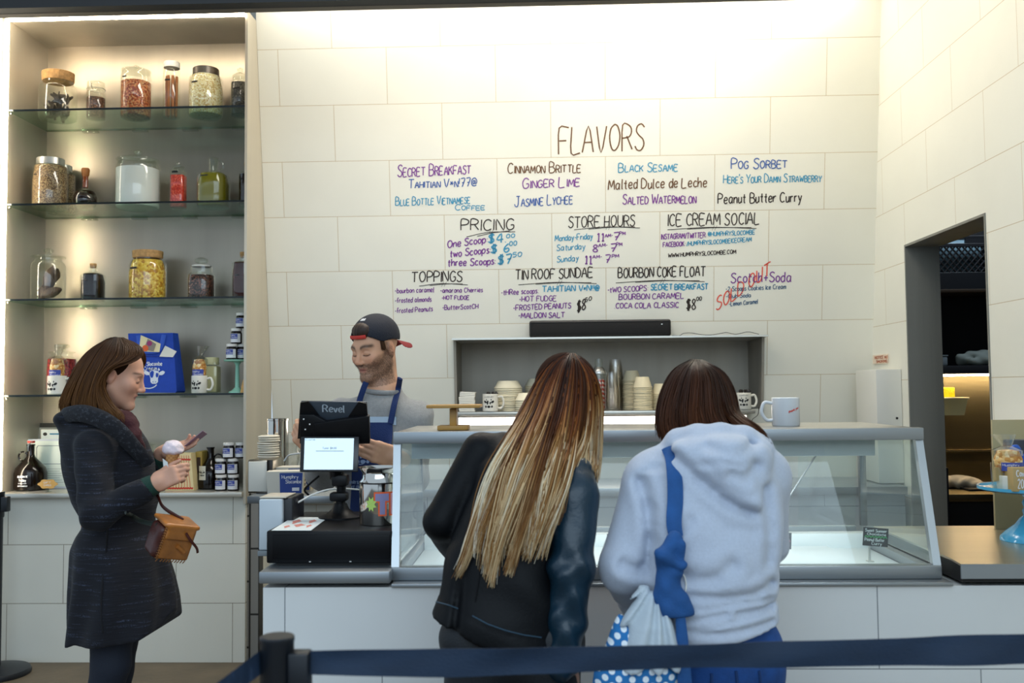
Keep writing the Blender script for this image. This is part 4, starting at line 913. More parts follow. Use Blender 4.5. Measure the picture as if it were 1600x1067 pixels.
b = MB(); b.box(-.004, .004, .0, .006, 0, .03); b.box(-.012, .012, -.008, .014, 0, .003); b.build('stand', clip, t, world=False, smooth=False)
jar('cookie_jar', 'wide clear jar with glass lid on the ledge behind the woman', 214, 3, 5.26, 34, 62, 30, 3, L_knob(None, 8, 8, 32, 6), z=CBOT, fill=mat('cream_cookies', '#e6d9a8', .8, 0, .2, 40), fname='cookies', flabel='pale cream contents of the wide jar on the ledge', ftop=.66)
# cone-sleeve box and books
stripe = mat('cream_stripe', '#efd9a2', .6); redp = mat('red_print', '#d8402a', .6)
t = thing('gift_box', 'cream box covered in thin orange red zigzag lines on the ledge', 'box', at(290, 762, 5.05))
A = [Vector((at(x, y, 5.05).x, 5.05, at(x, y, 5.05).z)) for x, y in ((258, 763), (303, 764), (298, 708), (262, 708))]
for v in A[:2]: v.z = CBOT+.0006
b = MB(); o_ = Vector((.0, .07, 0)); b._add(A+[a+o_ for a in A], [(0, 1, 2, 3), (7, 6, 5, 4), (0, 4, 5, 1), (1, 5, 6, 2), (2, 6, 7, 3), (3, 7, 4, 0)]); b.build('carton', stripe, t, smooth=False)
b = MB(); ip = lambda u, v: (A[0]*(1-u)+A[1]*u)*(1-v)+(A[3]*(1-u)+A[2]*u)*v-Vector((0, .0012, 0))
for i in range(9):
    u = .05+.1*i; b.sheet([[ip(u+.05*math.sin(v*9)*.4+.03*v, v) for v in np.linspace(.06, .94, 14)], [ip(u+.018+.05*math.sin(v*9)*.4+.03*v, v) for v in np.linspace(.06, .94, 14)]])
for v in (.03, .80): b.sheet([[ip(u, v+.02*(i % 2)) for i, u in enumerate(np.linspace(.02, .98, 24))], [ip(u, v+.045+.02*(i % 2)) for i, u in enumerate(np.linspace(.02, .98, 24))]])
b.build('red_lines', redp, t, smooth=False, fix=False)
t = thing('book', 'ochre spined book standing between striped box and dark jug', 'book', at(307, 762, 5.1))
b = MB(); p = at(307, 760, 5.1); b.box(p.x-.018, p.x+.018, 5.13, 5.27, CBOT+.0006, CBOT+.20, .002); b.build('cover', mat('ochre_cover', '#a88a3c', .6), t)
b = MB(); b.box(p.x-.010, p.x+.010, 5.1285, 5.130, CBOT+.03, CBOT+.17); b.build('dark_spine_panel', mat('dark_cover', '#3a2417', .6), t, smooth=False)
gB = 'fudge jars stacked on the ledge'; zB = CBOT+.0006
for px, y, lv, tx in ((347.5, 5.04, 0, 'dark fudge jar at the lower left of the ledge stack'), (366.5, 5.04, 0, 'dark fudge jar at the lower right of the ledge stack'), (347, 5.05, 1, 'dark fudge jar in the middle row of the ledge stack, beside the jug'),
                      (366, 5.05, 1, 'dark fudge jar in the middle row of the ledge stack, by the cabinet edge'), (359, 5.05, 2, 'dark fudge jar on top of the ledge stack, fully seen'), (378, 5.06, 2, 'dark fudge jar on top of the ledge stack, cut by the edge'), (385, 5.05, 0, 'lowest dark fudge jar hidden behind the cabinet edge')):
    if lv == 0 and px > 380: continue
    put_jam(px, y, zB+lv*(hJ+.0006), tx, gB)
# ---------------------------------------------------------------- recessed steel shelf in the back wall
nsteel = mat('niche_steel', '#a29b8e', .5, .45, .12, 8, .03, 200, stretch=(1, 1, .1))
NYB = WY((NZ0+NZ1)/2)+.34
YF0, YF1 = WY(NZ0), WY(NZ1)
niche = thing('recessed_shelf', 'long steel shelf recessed in the tiled wall below the black speaker', 'shelf', ((NX0+NX1)/2, 5.5, NZ0))
b = MB(); b.box(NX0-.01, NX1+.01, NYB, NYB+.01, NZ0-.02, NZ1+.02)
for k in range(4):
    x = NX0+.42+.285*k; b.lathe([(.009, 0), (.009, .002)], (x, NYB-.001, NZ1-.08), 12, M=Matrix.Rotation(PI/2, 4, 'X'))
b.build('back_panel', nsteel, niche, smooth=False)
def side(x0, x1):
    b = MB(); b._add([(x0, YF0-.006, NZ0-.02), (x1, YF0-.006, NZ0-.02), (x1, NYB, NZ0-.02), (x0, NYB, NZ0-.02), (x0, YF1-.006, NZ1+.0), (x1, YF1-.006, NZ1), (x1, NYB, NZ1), (x0, NYB, NZ1)],
        [(0, 3, 2, 1), (4, 5, 6, 7), (0, 1, 5, 4), (1, 2, 6, 5), (2, 3, 7, 6), (3, 0, 4, 7)]); b.build('side_panel', nsteel, niche, smooth=False)
side(NX0-.012, NX0+.002); side(NX1-.002, NX1+.012)
b = MB(); b.box(NX0-.012, NX1+.012, YF1-.10, NYB, NZ1, NZ1+.010); b.build('top_panel', mat('niche_top', '#c9c6bd', .35, .85), niche, smooth=False)
b = MB(); b.box(NX0-.012, NX1-.06, YF0-.13, NYB, NZ0-.022, NZ0, .003); b.build('bottom_shelf', mat('niche_top', '#c9c6bd'), niche)
LZ1, LZ0 = NZ0-.028, NZ0-.125
b = MB(); b.box(NX0+.0, NX1-.08, WY(LZ1)-.034, WY(LZ1)-.010, LZ0, LZ1, .003); lp = b.build('lamp_body', mat('lamp_white', '#e6e4dc', .5), niche)
b = MB(); b.quad((NX0+.012, WY(LZ1)-.0355, LZ0+.006), (NX1-.09, WY(LZ1)-.0355, LZ0+.006), (NX1-.09, WY(LZ1)-.0355, LZ1-.006), (NX0+.012, WY(LZ1)-.0355, LZ1-.006)); b.build('light_panel', mat('light_panel', '#fff6ea', emit=3.2), lp, smooth=False)
NS = NZ0+.0006
def nx(px, y=5.42): return at(px, 600, y).x
K5 = 5.42/FOC
# sound bar on top
t = thing('sound_bar', 'long black speaker bar lying on top of the recessed shelf', 'speaker', (nx(936), 5.28, NZ1+.011))
yb_ = YF1-.055; w = at(1047, 515, yb_).x-at(827, 515, yb_).x; h = at(900, 503, yb_).z-at(900, 529, yb_).z
t.location = (at(937, 515, yb_).x, yb_, NZ1+.0106)
b = MB(); b.box(-w/2, w/2, -.04, .035, 0, h, .012, 3); b.build('cabinet_body', mat('speaker_black', '#0d0d0e', .45), t, world=False)
b = MB(); b.box(-w/2+.01, w/2-.01, -.042, -.0395, .012, h-.012, .004); b.build('cloth_grille', mat('speaker_cloth', '#171718', .9, bump=.4, bscale=400), t, world=False)
b = MB(); b.box(w/2-.055, w/2-.047, -.043, -.0415, h-.03, h-.026); b.build('badge', mat('silver_lid', '#d8d6d0'), t, world=False, smooth=False)
def zn(v): return NZ1+.013+v
t = tag(MB().tube(spline([(at(x, 525, yb_).x, yb_+.0, zn(z)) for x, z in ((1050, 0), (1062, 0), (1068, .012), (1080, .014), (1096, .004), (1112, .002), (1130, .012), (1136, .014), (1150, .004), (1168, .016), (1180, .008), (1186, .002))], 5), .0016, 6).build('speaker_cable', inkm), 'thin black cable trailing on the shelf top right of the speaker', 'cable')
tag(MB().tube(spline([at(1186, 636, 5.3), at(1184, 648, 5.31), at(1176, 655, 5.32), at(1174, 662, 5.33)], 5), .0018, 6).build('power_cord', inkm), 'short black cord hanging from the right end of the shelf', 'cord')
# napkins
t = thing('napkin_stack', 'stack of folded white paper napkins at the left end of the recessed shelf', 'napkins', (nx(730, 5.38), 5.38, NS))
b = MB()
for i in range(9): b.cbox((rnd.uniform(-.002, .002), 0, .005+.0092*i), (.088, .088, .0088), .002)
b.build('lower_napkins', paper, t, world=False)
b = MB()
for i in range(3): b.cbox((.003+rnd.uniform(-.002, .002), 0, .0875+.0092*i), (.086, .086, .0088), .002, Matrix.Rotation(.05, 3, 'Y'))
b.build('upper_napkins', paper, t, world=False)
# mugs with spoons
m3 = mug('mug', 'cream cow print mug full of spoons between napkins and the bowl stack', (nx(766, 5.36), 5.36, NS), .044, .098, group='cow print mugs on the recessed shelf', small='HUMPHRY')
m4 = mug('mug', 'cream cow print mug full of spoons at the right end of the recessed shelf', (nx(1161, 5.36), 5.36, NS), .042, .092, group='cow print mugs on the recessed shelf', small='HUMPHRY')
sp = mat('spoon_plastic', '#231c18', .4); sp2 = mat('spoon_steel', '#9a938a', .25, 1)
spoon = None
for mi, (mg, nm) in enumerate(((m3, 'left'), (m4, 'right'))):
    for i in range(8):
        a = 2*PI*i/8
        if spoon is None:
            b = MB(); b.tube([(0, 0, 0), (0, 0, .075)], .0022, 6); b.tube([(0, 0, .07), (0, 0, .083), (0, 0, .097), (0, 0, .104)], [.002, .009, .011, .003], 10, flat=.35)
            o = spoon = b.build('spoon', sp)
        else: o = spoon.copy(); COL.objects.link(o)
        if mi == 1 and i == 2: o.data = o.data.copy(); o.data.materials[0] = sp2
        o.location = mg.location+Vector((.021*math.cos(a), .021*math.sin(a), .0075)); o.rotation_euler = (.12*math.sin(a)*-1, .12*math.cos(a), a)
        tag(o, 'dark spoon standing in the '+('mug beside the bowl stack' if mi == 0 else 'mug at the shelf right end') if not (mi == 1 and i == 2) else 'steel spoon standing among the dark ones, right mug', 'spoon', 'spoons in the '+nm+' mug')
# stacked paper bowls and cups: every one its own
bowlm = mat('bowl_paper', '#efe5c8', .65); cupm = mat('paper_cup', '#eedfba', .65); clearc = glass('clear_cup', '#fbfaf8', .08, 1.6)
def bowl_mesh(r0, r1, h, m, name):
    """upside-down paper bowl: rim at the bottom"""
    b = MB()
    if name == 'clear_cup': b.lathe([(r1+.003, 0), (r1, .004), (r0, h-.002), (.002, h)], n=28, cap=False); return b.build(name, m)
    b.lathe([(r1, 0), (r1+.003, .002), (r1+.003, .006), (r1, .007), (r0, h-.002), (r0*.96, h), (.002, h), (.002, h-.002), (r0*.94, h-.003), (r1-.003, .004), (r1-.002, 0)], n=36, cap=False)
    return b.build(name, m)
def stack(name, cat, label, px, y, r0, r1, h, step, n, m, group, jitter=.0012, z=None):
    first = None
    for i in range(n):
        if first is None: o = first = bowl_mesh(r0, r1, h, m, name)
        else: o = first.copy(); COL.objects.link(o)
        o.location = (nx(px, y)+rnd.uniform(-jitter, jitter), y+rnd.uniform(-jitter, jitter), (z or NS)+i*step)
        tag(o, (label+(', topmost one' if i == n-1 else ', lowest one' if i == 0 else '')), cat, group)
q = 5.42/FOC
stack('paper_bowl', 'bowl', 'upturned cream paper bowl in the stack right of the spoon mug', 794, 5.48, .058, .078, .045, .0115, 12, bowlm, 'paper bowls in the tall left stack')
stack('paper_bowl', 'bowl', 'upturned cream paper bowl in the short stack beside tall one', 823, 5.36, .046, .063, .045, .0115, 6, bowlm, 'paper bowls in the short stack')
stack('paper_bowl', 'bowl', 'upturned cream paper bowl in the stack behind the blonde hair', 842, 5.56, .058, .078, .045, .0115, 13, bowlm, 'paper bowls in the half hidden stack')
stack('paper_cup', 'cup', 'upturned cream paper cup in the tall stack right of clear cups', 987, 5.52, .036, .052, .062, .0095, 18, cupm, 'paper cups in the tall stack')
stack('paper_cup', 'cup', 'upturned cream paper cup in the nearer middle stack', 1004, 5.40, .036, .052, .062, .0095, 14, cupm, 'paper cups in the middle stack')
stack('paper_cup', 'cup', 'upturned cream paper cup in the short stack behind dark hair', 1032, 5.46, .036, .052, .062, .0095, 10, cupm, 'paper cups in the short stack')
stack('clear_cup', 'cup', 'upturned clear plastic cup in the taller stack', 962, 5.54, .034, .046, .13, .009, 19, clearc, 'clear cups in the taller stack')
stack('clear_cup', 'cup', 'upturned clear plastic cup in the shorter front stack', 956, 5.40, .030, .042, .10, .009, 14, clearc, 'clear cups in the shorter stack')
# shaker jar of red striped straws
t = thing('straw_jar', 'tall glass jar with steel collar and red straws behind the blonde head', 'jar', (nx(936, 5.44), 5.44, NS))
b = MB(); shell(b, [(.036, 0), (.04, .006), (.04, .19), (.034, .215)], .002, 32); b.build('glass_body', jg, t, world=False)
b = MB(); b.lathe([(.040, .205), (.041, .215), (.03, .235), (.022, .245)], n=30); b.build('steel_collar', metal_lid, t, world=False)
b = MB(); b.lathe([(.022, .245), (.024, .265), (.02, .29), (.002, .292)], n=24); b.build('glass_cap', jglid, t, world=False)
strawm = mat('straw_red', '#d8442c', .5); nt = strawm.node_tree
tc = nt.nodes.new('ShaderNodeTexCoord'); wv = nt.nodes.new('ShaderNodeTexWave'); wv.bands_direction = 'DIAGONAL'; wv.inputs['Scale'].default_value = 26; cr = nt.nodes.new('ShaderNodeValToRGB'); cr.color_ramp.interpolation = 'CONSTANT'
cr.color_ramp.elements[0].color = lin('#f0ded0'); cr.color_ramp.elements[1].color = lin('#cf3a24'); cr.color_ramp.elements[1].position = .4
nt.links.new(tc.outputs['Object'], wv.inputs[0]); nt.links.new(wv.outputs[1], cr.inputs[0]); nt.links.new(cr.outputs[0], nt.nodes['Principled BSDF'].inputs['Base Color'])
st = None
for i in range(12):
    if st is None: b = MB(); b.tube([(0, 0, 0), (0, 0, .17)], .0045, 8); o = st = b.build('straw', strawm)
    else: o = st.copy(); COL.objects.link(o)
    a = 2*PI*i/9; rr = .027 if i < 9 else .011
    o.location = t.location+Vector((rr*math.cos(a), rr*math.sin(a), .0055)); tag(o, 'red striped straw inside the tall jar with steel collar', 'straw', 'straws in the tall jar')
# back worktop seen through the case, and wall panel with sign at the right
bw = thing('back_worktop', 'steel back counter under the lit panel, seen through the glass case', 'worktop', (0, 5.0, .8))
b = MB(); b.box(-.84, 1.80, 4.86, 5.40, .86, .90, .003); b.build('steel_surface', steel_h, bw)
b = MB(); b.box(-.84, 1.80, 4.90, 5.38, .0, .86); o = b.build('cupboard_front', tile_mat('back_counter_tile', col='#a9adad', w=.4, hgt=.2, mortar='#5d6163'), bw, smooth=False); add_uv(o, lambda c: (c.x, c.z))
t = thing('switch_cover', 'tall pale grey boxed cover on the wall corner above the case', 'cover', (1.72, 5.1, 1.2))
b = MB(); pz1 = atx(1380, 575, 1.80).z
b.box(1.70, 1.829, 4.98, 5.30, .905, 1.485, .003); b.build('box_cover', mat('cover_grey', '#d9d8cf', .5), t)
b = MB(); b.lathe([(.006, 0), (.006, .003)], (1.80, 4.9795, 1.235), 12, M=Matrix.Rotation(PI/2, 4, 'X')); b.build('screw_hole', inkm, t)
yy = 4.96
sg = thing('wall_sign', 'small cream sign with rust red letters on the right wall corner', 'sign', (1.828, 5.1, 1.56))
pl = lambda u, v, l=0: tuple(atx(u, -v, XR-.0085-l))
b = MB(); b.box(XR-.008, XR-.0005, atx(1388, 560, XR).y, atx(1366, 560, XR).y, atx(1377, 568, XR).z, atx(1377, 554, XR).z); b.build('plate', mat('sign_cream', '#e6d3bd', .5), sg, smooth=False)
b = MB(); write(b, 'NOTICE NO', 1367, 1387, -561, -560, 4.5, pl, .9, lift=.0005); write(b, 'SMOKING', 1369, 1386, -567, -566, 4, pl, .9, lift=.0005); b.build('lettering', mat('rust_print', '#b06a4c', .6), sg, smooth=False, fix=False)
# pendant dome lamp hanging high in front of the header
t = thing('pendant_lamp', 'big white dome pendant lamp at the top edge of the picture', 'lamp', (0, 4.2, 3.0))
yl = 4.2; t.location = (at(994, 15, yl).x, yl, at(994, 20, yl).z); rl = 131*yl/FOC
b = MB(); b.lathe([(rl, 0), (rl*1.0, .008), (rl*.93, .10), (rl*.7, .22), (rl*.35, .29), (.03, .31), (.03, .305), (rl*.34, .283), (rl*.69, .213), (rl*.78, .09), (rl*.74, .0)], n=64, cap=False); b.build('dome_shade', mat('pendant_shade', '#f3efe6', .5, emit=.45), t, world=False)
b = MB(); b.lathe([(.012, .3), (.012, ZC-t.location.z)], n=12); b.build('stem', mat('pendant_white', '#f3f1ea'), t, world=False)
b = MB(); b.lathe([(.002, .15), (.05, .17), (.06, .22), (.03, .28)], n=24); b.build('bulb', mat('bulb_glow', '#fff0d8', emit=2.5), t, world=False)
# ---------------------------------------------------------------- till, tip can and things beside it
zc0 = zt0
y0 = 3.02
t = thing('cash_drawer', 'wide black cash drawer on the left end of the counter', 'cash drawer', (-.6, 3.2, zc0))
x0, x1 = at(416, 850, y0).x, at(612, 850, y0).x
zd1, zd0 = at(500, 829, y0).z, at(500, 880, y0).z
blk = mat('till_black', '#09090c', .42, noise=.2, scale=40, spec=.25)
b = MB(); b.box(x0, x1, y0, 3.50, zd0, zd1, .006); b.build('drawer_body', blk, t)
b = MB(); b.box(x0+.02, x1-.005, y0-.003, y0+.001, zd0+.012, zd1-.012, .002); b.build('drawer_front', mat('till_black2', '#060609', .4, spec=.2), t)
b = MB(); b.box(x0+.03, x1-.002, y0+.012, 3.46, zc0+.0006, zd0-.0005); b.build('plinth', mat('matt_black', '#0d0d0d'), t, smooth=False)  # plain black block between the drawer and the counter top
b = MB()
for px in (485, 548): b.cbox((at(px, 878, y0).x, y0-.004, zd0+.006), (.006, .003, .003))
b.build('slot_screw', metal_lid, t, smooth=False)
ZD = zd1+.0006
# tablet stand with two tablets
t = thing('register_stand', 'black swivel stand holding two tablets back to back on the cash drawer', 'till', (at(530, 790, 3.3).x, 3.3, ZD))
bx = t.location.x
b = MB(); b.lathe([(.002, 0), (.075, 0), (.075, .006), (.05, .014), (.03, .03), (.022, .05), (.002, .05)], (bx, 3.32, ZD), 36); b.build('base', blk, t)
b = MB(); b.tube([(bx, 3.32, ZD+.04), (bx+.004, 3.32, ZD+.12), (bx-.004, 3.30, at(530, 730, 3.3).z)], [.017, .016, .015], 14); b.build('post', blk, t)
b = MB(); b.cbox((bx+.002, 3.31, ZD+.13), (.055, .05, .04), .008); b.cbox((bx, 3.30, ZD+.075), (.06, .05, .03), .008); b.build('clamp', blk, t)
def plate(b, pts, y0_, dy, th=.010, bev=.003):
    A = [at(px, py, y0_+dy*k) for (px, py), k in zip(pts, (1, 1, 0, 0))]; n_ = (A[1]-A[0]).cross(A[3]-A[0]).normalized()
    if n_.y < 0: n_ = -n_
    v, f = b._add(A+[a+n_*th for a in A], [(0, 1, 2, 3), (7, 6, 5, 4), (0, 4, 5, 1), (1, 5, 6, 2), (2, 6, 7, 3), (3, 7, 4, 0)])
    e = {x for q in f for x in q.edges}; bmesh.ops.bevel(b.bm, geom=list(e), offset=bev, segments=2, profile=.5, affect='EDGES')
    return A, n_
# operator tablet in its cradle (its back towards us)
ut = thing('operator_tablet', 'grey tablet in a black cradle with its back to us, on the register stand', 'tablet', at(523, 680, 3.33))
b = MB(); A, n_ = plate(b, [(470, 627), (573, 628), (577, 684), (468, 684)], 3.34, -.05, .009); b.build('tablet_body', mat('tablet_grey', '#3b434c', .4, .3), ut)
def onp(A, n_, l0=.0005):
    def f(u, v, l=0): return tuple((A[3]*(1-u)+A[2]*u)*(1-v)+(A[0]*(1-u)+A[1]*u)*v-n_*(l0+l))
    return f
pl = onp(A, n_)
b = MB(); write(b, 'Revel', .34, .66, .72, .72, .19, pl, .022); b.build('lettering', mat('grey_lettering', '#9aa4ad', .4), ut, smooth=False, fix=False)
b = MB()
for q in ([(0, .98), (.12, 1.02), (.42, .3), (.5, .0), (-.02, .0)], [(1.0, .98), (.88, 1.02), (.62, .35), (.5, .0), (1.02, .0)]):
    A2 = [Vector(pl(u, v, .001)) for u, v in q]; n2 = len(A2); b._add(A2+[a-n_*.006 for a in A2], [tuple(range(n2)), tuple(range(2*n2-1, n2-1, -1))]+[(i, n2+i, n2+(i+1) % n2, (i+1) % n2) for i in range(n2)])
b.build('cradle_arms', blk, ut, smooth=False)
b = MB(); plate(b, [(468, 648), (490, 648), (575, 694), (468, 694)], 3.315, -.03, .02, .004); plate(b, [(490, 662), (577, 650), (578, 694), (490, 694)], 3.316, -.03, .02, .004); b.build('cradle', blk, ut)
b = MB()
for px, py in ((474.5, 655), (484, 663), (477, 671)): b.cbox(at(px, py, 3.282), (.005, .004, .005), .001)
b.build('cradle_screw', metal_lid, ut)
ct = thing('customer_tablet', 'small black tablet with a lit white screen facing the customers', 'tablet', at(515, 736, 3.26))
b = MB(); A, n_ = plate(b, [(470, 682), (561, 682), (559, 737), (468, 737)], 3.255, .03, .009, .003); b.build('tablet_body', mat('tablet_black', '#0c0d10', .25), ct)
pl = onp(A, n_, .0006)
b = MB(); b.sheet([[pl(.07, .06), pl(.915, .06)], [pl(.07, .95), pl(.915, .95)]]); sc_ = b.build('screen', mat('tablet_screen', '#cfe3ee', .2, emit=.40), ct, smooth=False)
b = MB(); write(b, 'Total: $4.00', .38, .62, .64, .64, .055, pl, .006, lift=.001); write(b, 'Cone', .08, .25, .89, .89, .04, pl, .006, lift=.001); b.sheet([[pl(.27, .575, .001), pl(.75, .575, .001)], [pl(.27, .59, .001), pl(.75, .59, .001)]]); b.build('screen_text', mat('screen_grey', '#8297a8', .5), sc_, smooth=False, fix=False)
b = MB(); b.tube([at(523, 732, 3.29), at(524, 745, 3.31)], .02, 12); b.build('tilt_joint', blk, ct)
# steel can with tip letters
yt = 3.17; zc_ = ZD
t = thing('tip_can', 'shiny steel milk can with orange TIP letters on the cash drawer', 'can', (at(593, 800, yt).x, yt, zc_))
k = yt/FOC; r = 31*k; hC = at(593, 729, yt).z-zc_
chrome = mat('polished_steel', '#cfcac2', .09, 1.0)
b = MB(); b.lathe([(.002, 0), (r*.97, 0), (r, .004), (r, hC*.72), (r*1.0, hC*.745), (r*.86, hC*.80), (r*.84, hC*.90), (r*1.03, hC*.985), (r*1.05, hC), (r*.98, hC), (r*.80, hC*.9), (r*.82, hC*.8), (r*.9, hC*.7), (r*.9, .01), (.002, .01)], n=56, cap=False); b.build('can_body', chrome, t, world=False)
b = MB(); b.lathe([(r*1.004, hC*.718), (r*1.012, hC*.73), (r*1.004, hC*.742)], n=56, cap=False); b.build('shoulder_band', mat('dark_steel', '#2d2b29', .3, .9), t, world=False)
pl = lambda u, v, l=0: ((r+.0008+l)*math.sin(u/r), -(r+.0008+l)*math.cos(u/r), v)
def letter(b, rects, l):
    for u0_, u1_, v0_, v1_ in rects:
        n_ = max(1, int((u1_-u0_)/.006)); b.sheet([[pl(u0_+(u1_-u0_)*i/n_, v, l) for i in range(n_+1)] for v in (v0_, v1_)])
va, vb, e = hC*.20, hC*.56, .005
T = lambda e_: [(-.002-e_, .042+e_, vb-.024-e_, vb+e_), (.012-e_, .029+e_, va-e_, vb)]
I = lambda e_: [(.048-e_, .064+e_, va-e_, vb+e_)]
Pq = lambda e_: [(.070-e_, .080+e_, va-e_, vb+e_), (.08, .094+e_, vb-.02-e_, vb+e_)]
b = MB(); letter(b, T(e)+I(e)+Pq(e), .0); st = b.build('tip_sticker', mat('orange_sticker', '#f0622c', .5), t, world=False, smooth=False, fix=False)
b = MB(); letter(b, T(0), .0006); b.build('letter_face', mat('sticker_mauve', '#8c86ad', .5), st, world=False, smooth=False, fix=False)
b = MB(); letter(b, I(0)+Pq(0), .0006); b.build('letter_face', mat('sticker_pink', '#e8aab4', .5), st, world=False, smooth=False, fix=False)
b = MB(); pts = [(-.016+.019*math.cos(a)*(1 if i % 2 else .6), hC*.38+.026*math.sin(a)*(1 if i % 2 else .6)) for i, a in enumerate(np.linspace(0, 2*PI, 17)[:-1])]; blob(pts, pl, b, .001); b.build('leaf_sticker', mat('lime_sticker', '#b8d86a', .5), t, world=False, smooth=False, fix=False)
# flyers on the drawer
t = thing('flyer', 'white flyer with faint red print lying on the cash drawer', 'flyer', at(465, 820, 3.1))
def onz(px, py, z):
    y = 3.2
    for _ in range(12): p = at(px, py, y); d = CR*((px-800)/FOC)+CU*((533.5-py)/FOC)+CF; y = (z-CAMZ)/d.z*d.y
    return at(px, py, y)
A = [onz(*p, ZD+.0004) for p in ((424, 829), (486, 829), (512, 809), (458, 808))]
b = MB(); up = Vector((0, 0, .0012)); b._add(A+[a+up for a in A], [(3, 2, 1, 0), (4, 5, 6, 7), (0, 1, 5, 4), (1, 2, 6, 5), (2, 3, 7, 6), (3, 0, 4, 7)]); b.build('sheet', mat('flyer_paper', '#dfe4e2', .6), t, smooth=False)
fl = lambda u, v, l=0: tuple((A[0]*(1-u)+A[1]*u)*(1-v)+(A[3]*(1-u)+A[2]*u)*v+Vector((0, 0, .0014+l)))
b = MB(); 
for cu, cv, ru, rv in ((.3, .62, .10, .14), (.52, .35, .13, .10), (.72, .66, .09, .12), (.25, .25, .07, .08), (.8, .3, .06, .09)): blob([(cu+ru*math.cos(a)*(1+.35*math.sin(3*a)), cv+rv*math.sin(a)*(1+.3*math.cos(4*a))) for a in np.linspace(0, 6.0, 16)], fl, b, .0004)
b.build('print', mat('pale_red_print', '#d98a7c', .6), t, smooth=False, fix=False)
# pale printer box at the left end
t = thing('receipt_printer', 'pale grey receipt printer with a black side at the counter left end', 'printer', (at(424, 830, 3.25).x, 3.25, zc0))
xa_, xb_ = at(404, 830, 3.22).x, at(441, 830, 3.22).x; za_, zb_ = zc0+.0006, at(420, 780, 3.22).z
zm = at(420, 860, 3.22).z
b = MB(); b.box(xa_, xb_, 3.22, 3.245, zm, zb_, .006, 3); b.build('front_cover', mat('printer_grey', '#c3ccd2', .45), t)
b = MB(); b.box(xa_-.004, xb_+.03, 3.246, 3.40, za_, zb_+.002, .008, 3); b.build('housing', mat('printer_black', '#121318', .4), t)
b = MB(); b.box(xa_, xb_+.01, 3.23, 3.36, zb_+.0025, zb_+.007, .001); b.build('top_lid', mat('printer_cream', '#cfc5b2', .4), t)
b = MB(); b.box(xa_-.002, xa_+.03, 3.215, 3.2455, zm-.018, zm-.001, .002); b.build('foot', mat('grey_foot', '#7f868a', .5), t)
tag(MB().tube(spline([at(444, 784, 3.33), at(462, 786, 3.31), at(490, 772, 3.36), at(520, 764, 3.38), at(560, 765, 3.42), at(590, 772, 3.5)], 8), .0032, 8).build('charging_cable', mat('white_cable', '#d8dbd9', .5)), 'white charging cable arching over the cash drawer', 'cable')
tag(MB().tube(spline([at(444, 720, 3.62), at(452, 711, 3.6), at(470, 708, 3.5)], 8), .003, 8).build('charging_cable', mat('white_cable', '#d8dbd9')), 'short white cable running behind the customer tablet', 'cable')
# side ledge behind the till
LY0, LY1 = 3.95, 4.75
lz = at(440, 775, LY0).z
t = thing('side_ledge', 'narrow grey steel ledge against the cabinet side, behind the till', 'ledge', (-1.2, 4.3, lz-.05))
lx0, lx1 = at(386, 775, LY0).x, at(520, 775, LY0).x
b = MB(); b.box(lx0, lx1, LY0, 5.2, lz-.03, lz, .003); b.build('ledge_top', steel_h, t)
b = MB(); b.box(lx0+.06, lx1-.02, LY0+.12, 4.90, 0, lz-.031); o = b.build('ledge_base', tile_mat('ledge_tile', col='#d9d5c6'), t, smooth=False); add_uv(o, lambda c: (c.x+c.y, c.z))
LZ = lz+.0006
KL = lambda y: y/FOC
t = thing('napkin_dispenser', 'squat steel napkin dispenser showing white napkins on the side ledge', 'dispenser', (at(402, 750, 4.05).x, 4.05, LZ))
w, h = 33*KL(4.05), 52*KL(4.05); cx = t.location.x
b = MB(); b.box(cx-w/2, cx+w/2+.02, 4.06, 4.22, LZ, LZ+h, .005); b.build('steel_case', mat('dispenser_steel', '#a49a8a', .25, 1), t)
b = MB(); b.box(cx-w/2+.006, cx+w/2-.004, 4.052, 4.0595, LZ+.008, LZ+h-.006, .002); b.build('napkins', paper, t)
b = MB(); b.box(cx+w/2-.003, cx+w/2+.02, 4.045, 4.0595, LZ, LZ+h, .002); b.build('side_cheek', mat('dispenser_dark', '#26221f', .3, .6), t)
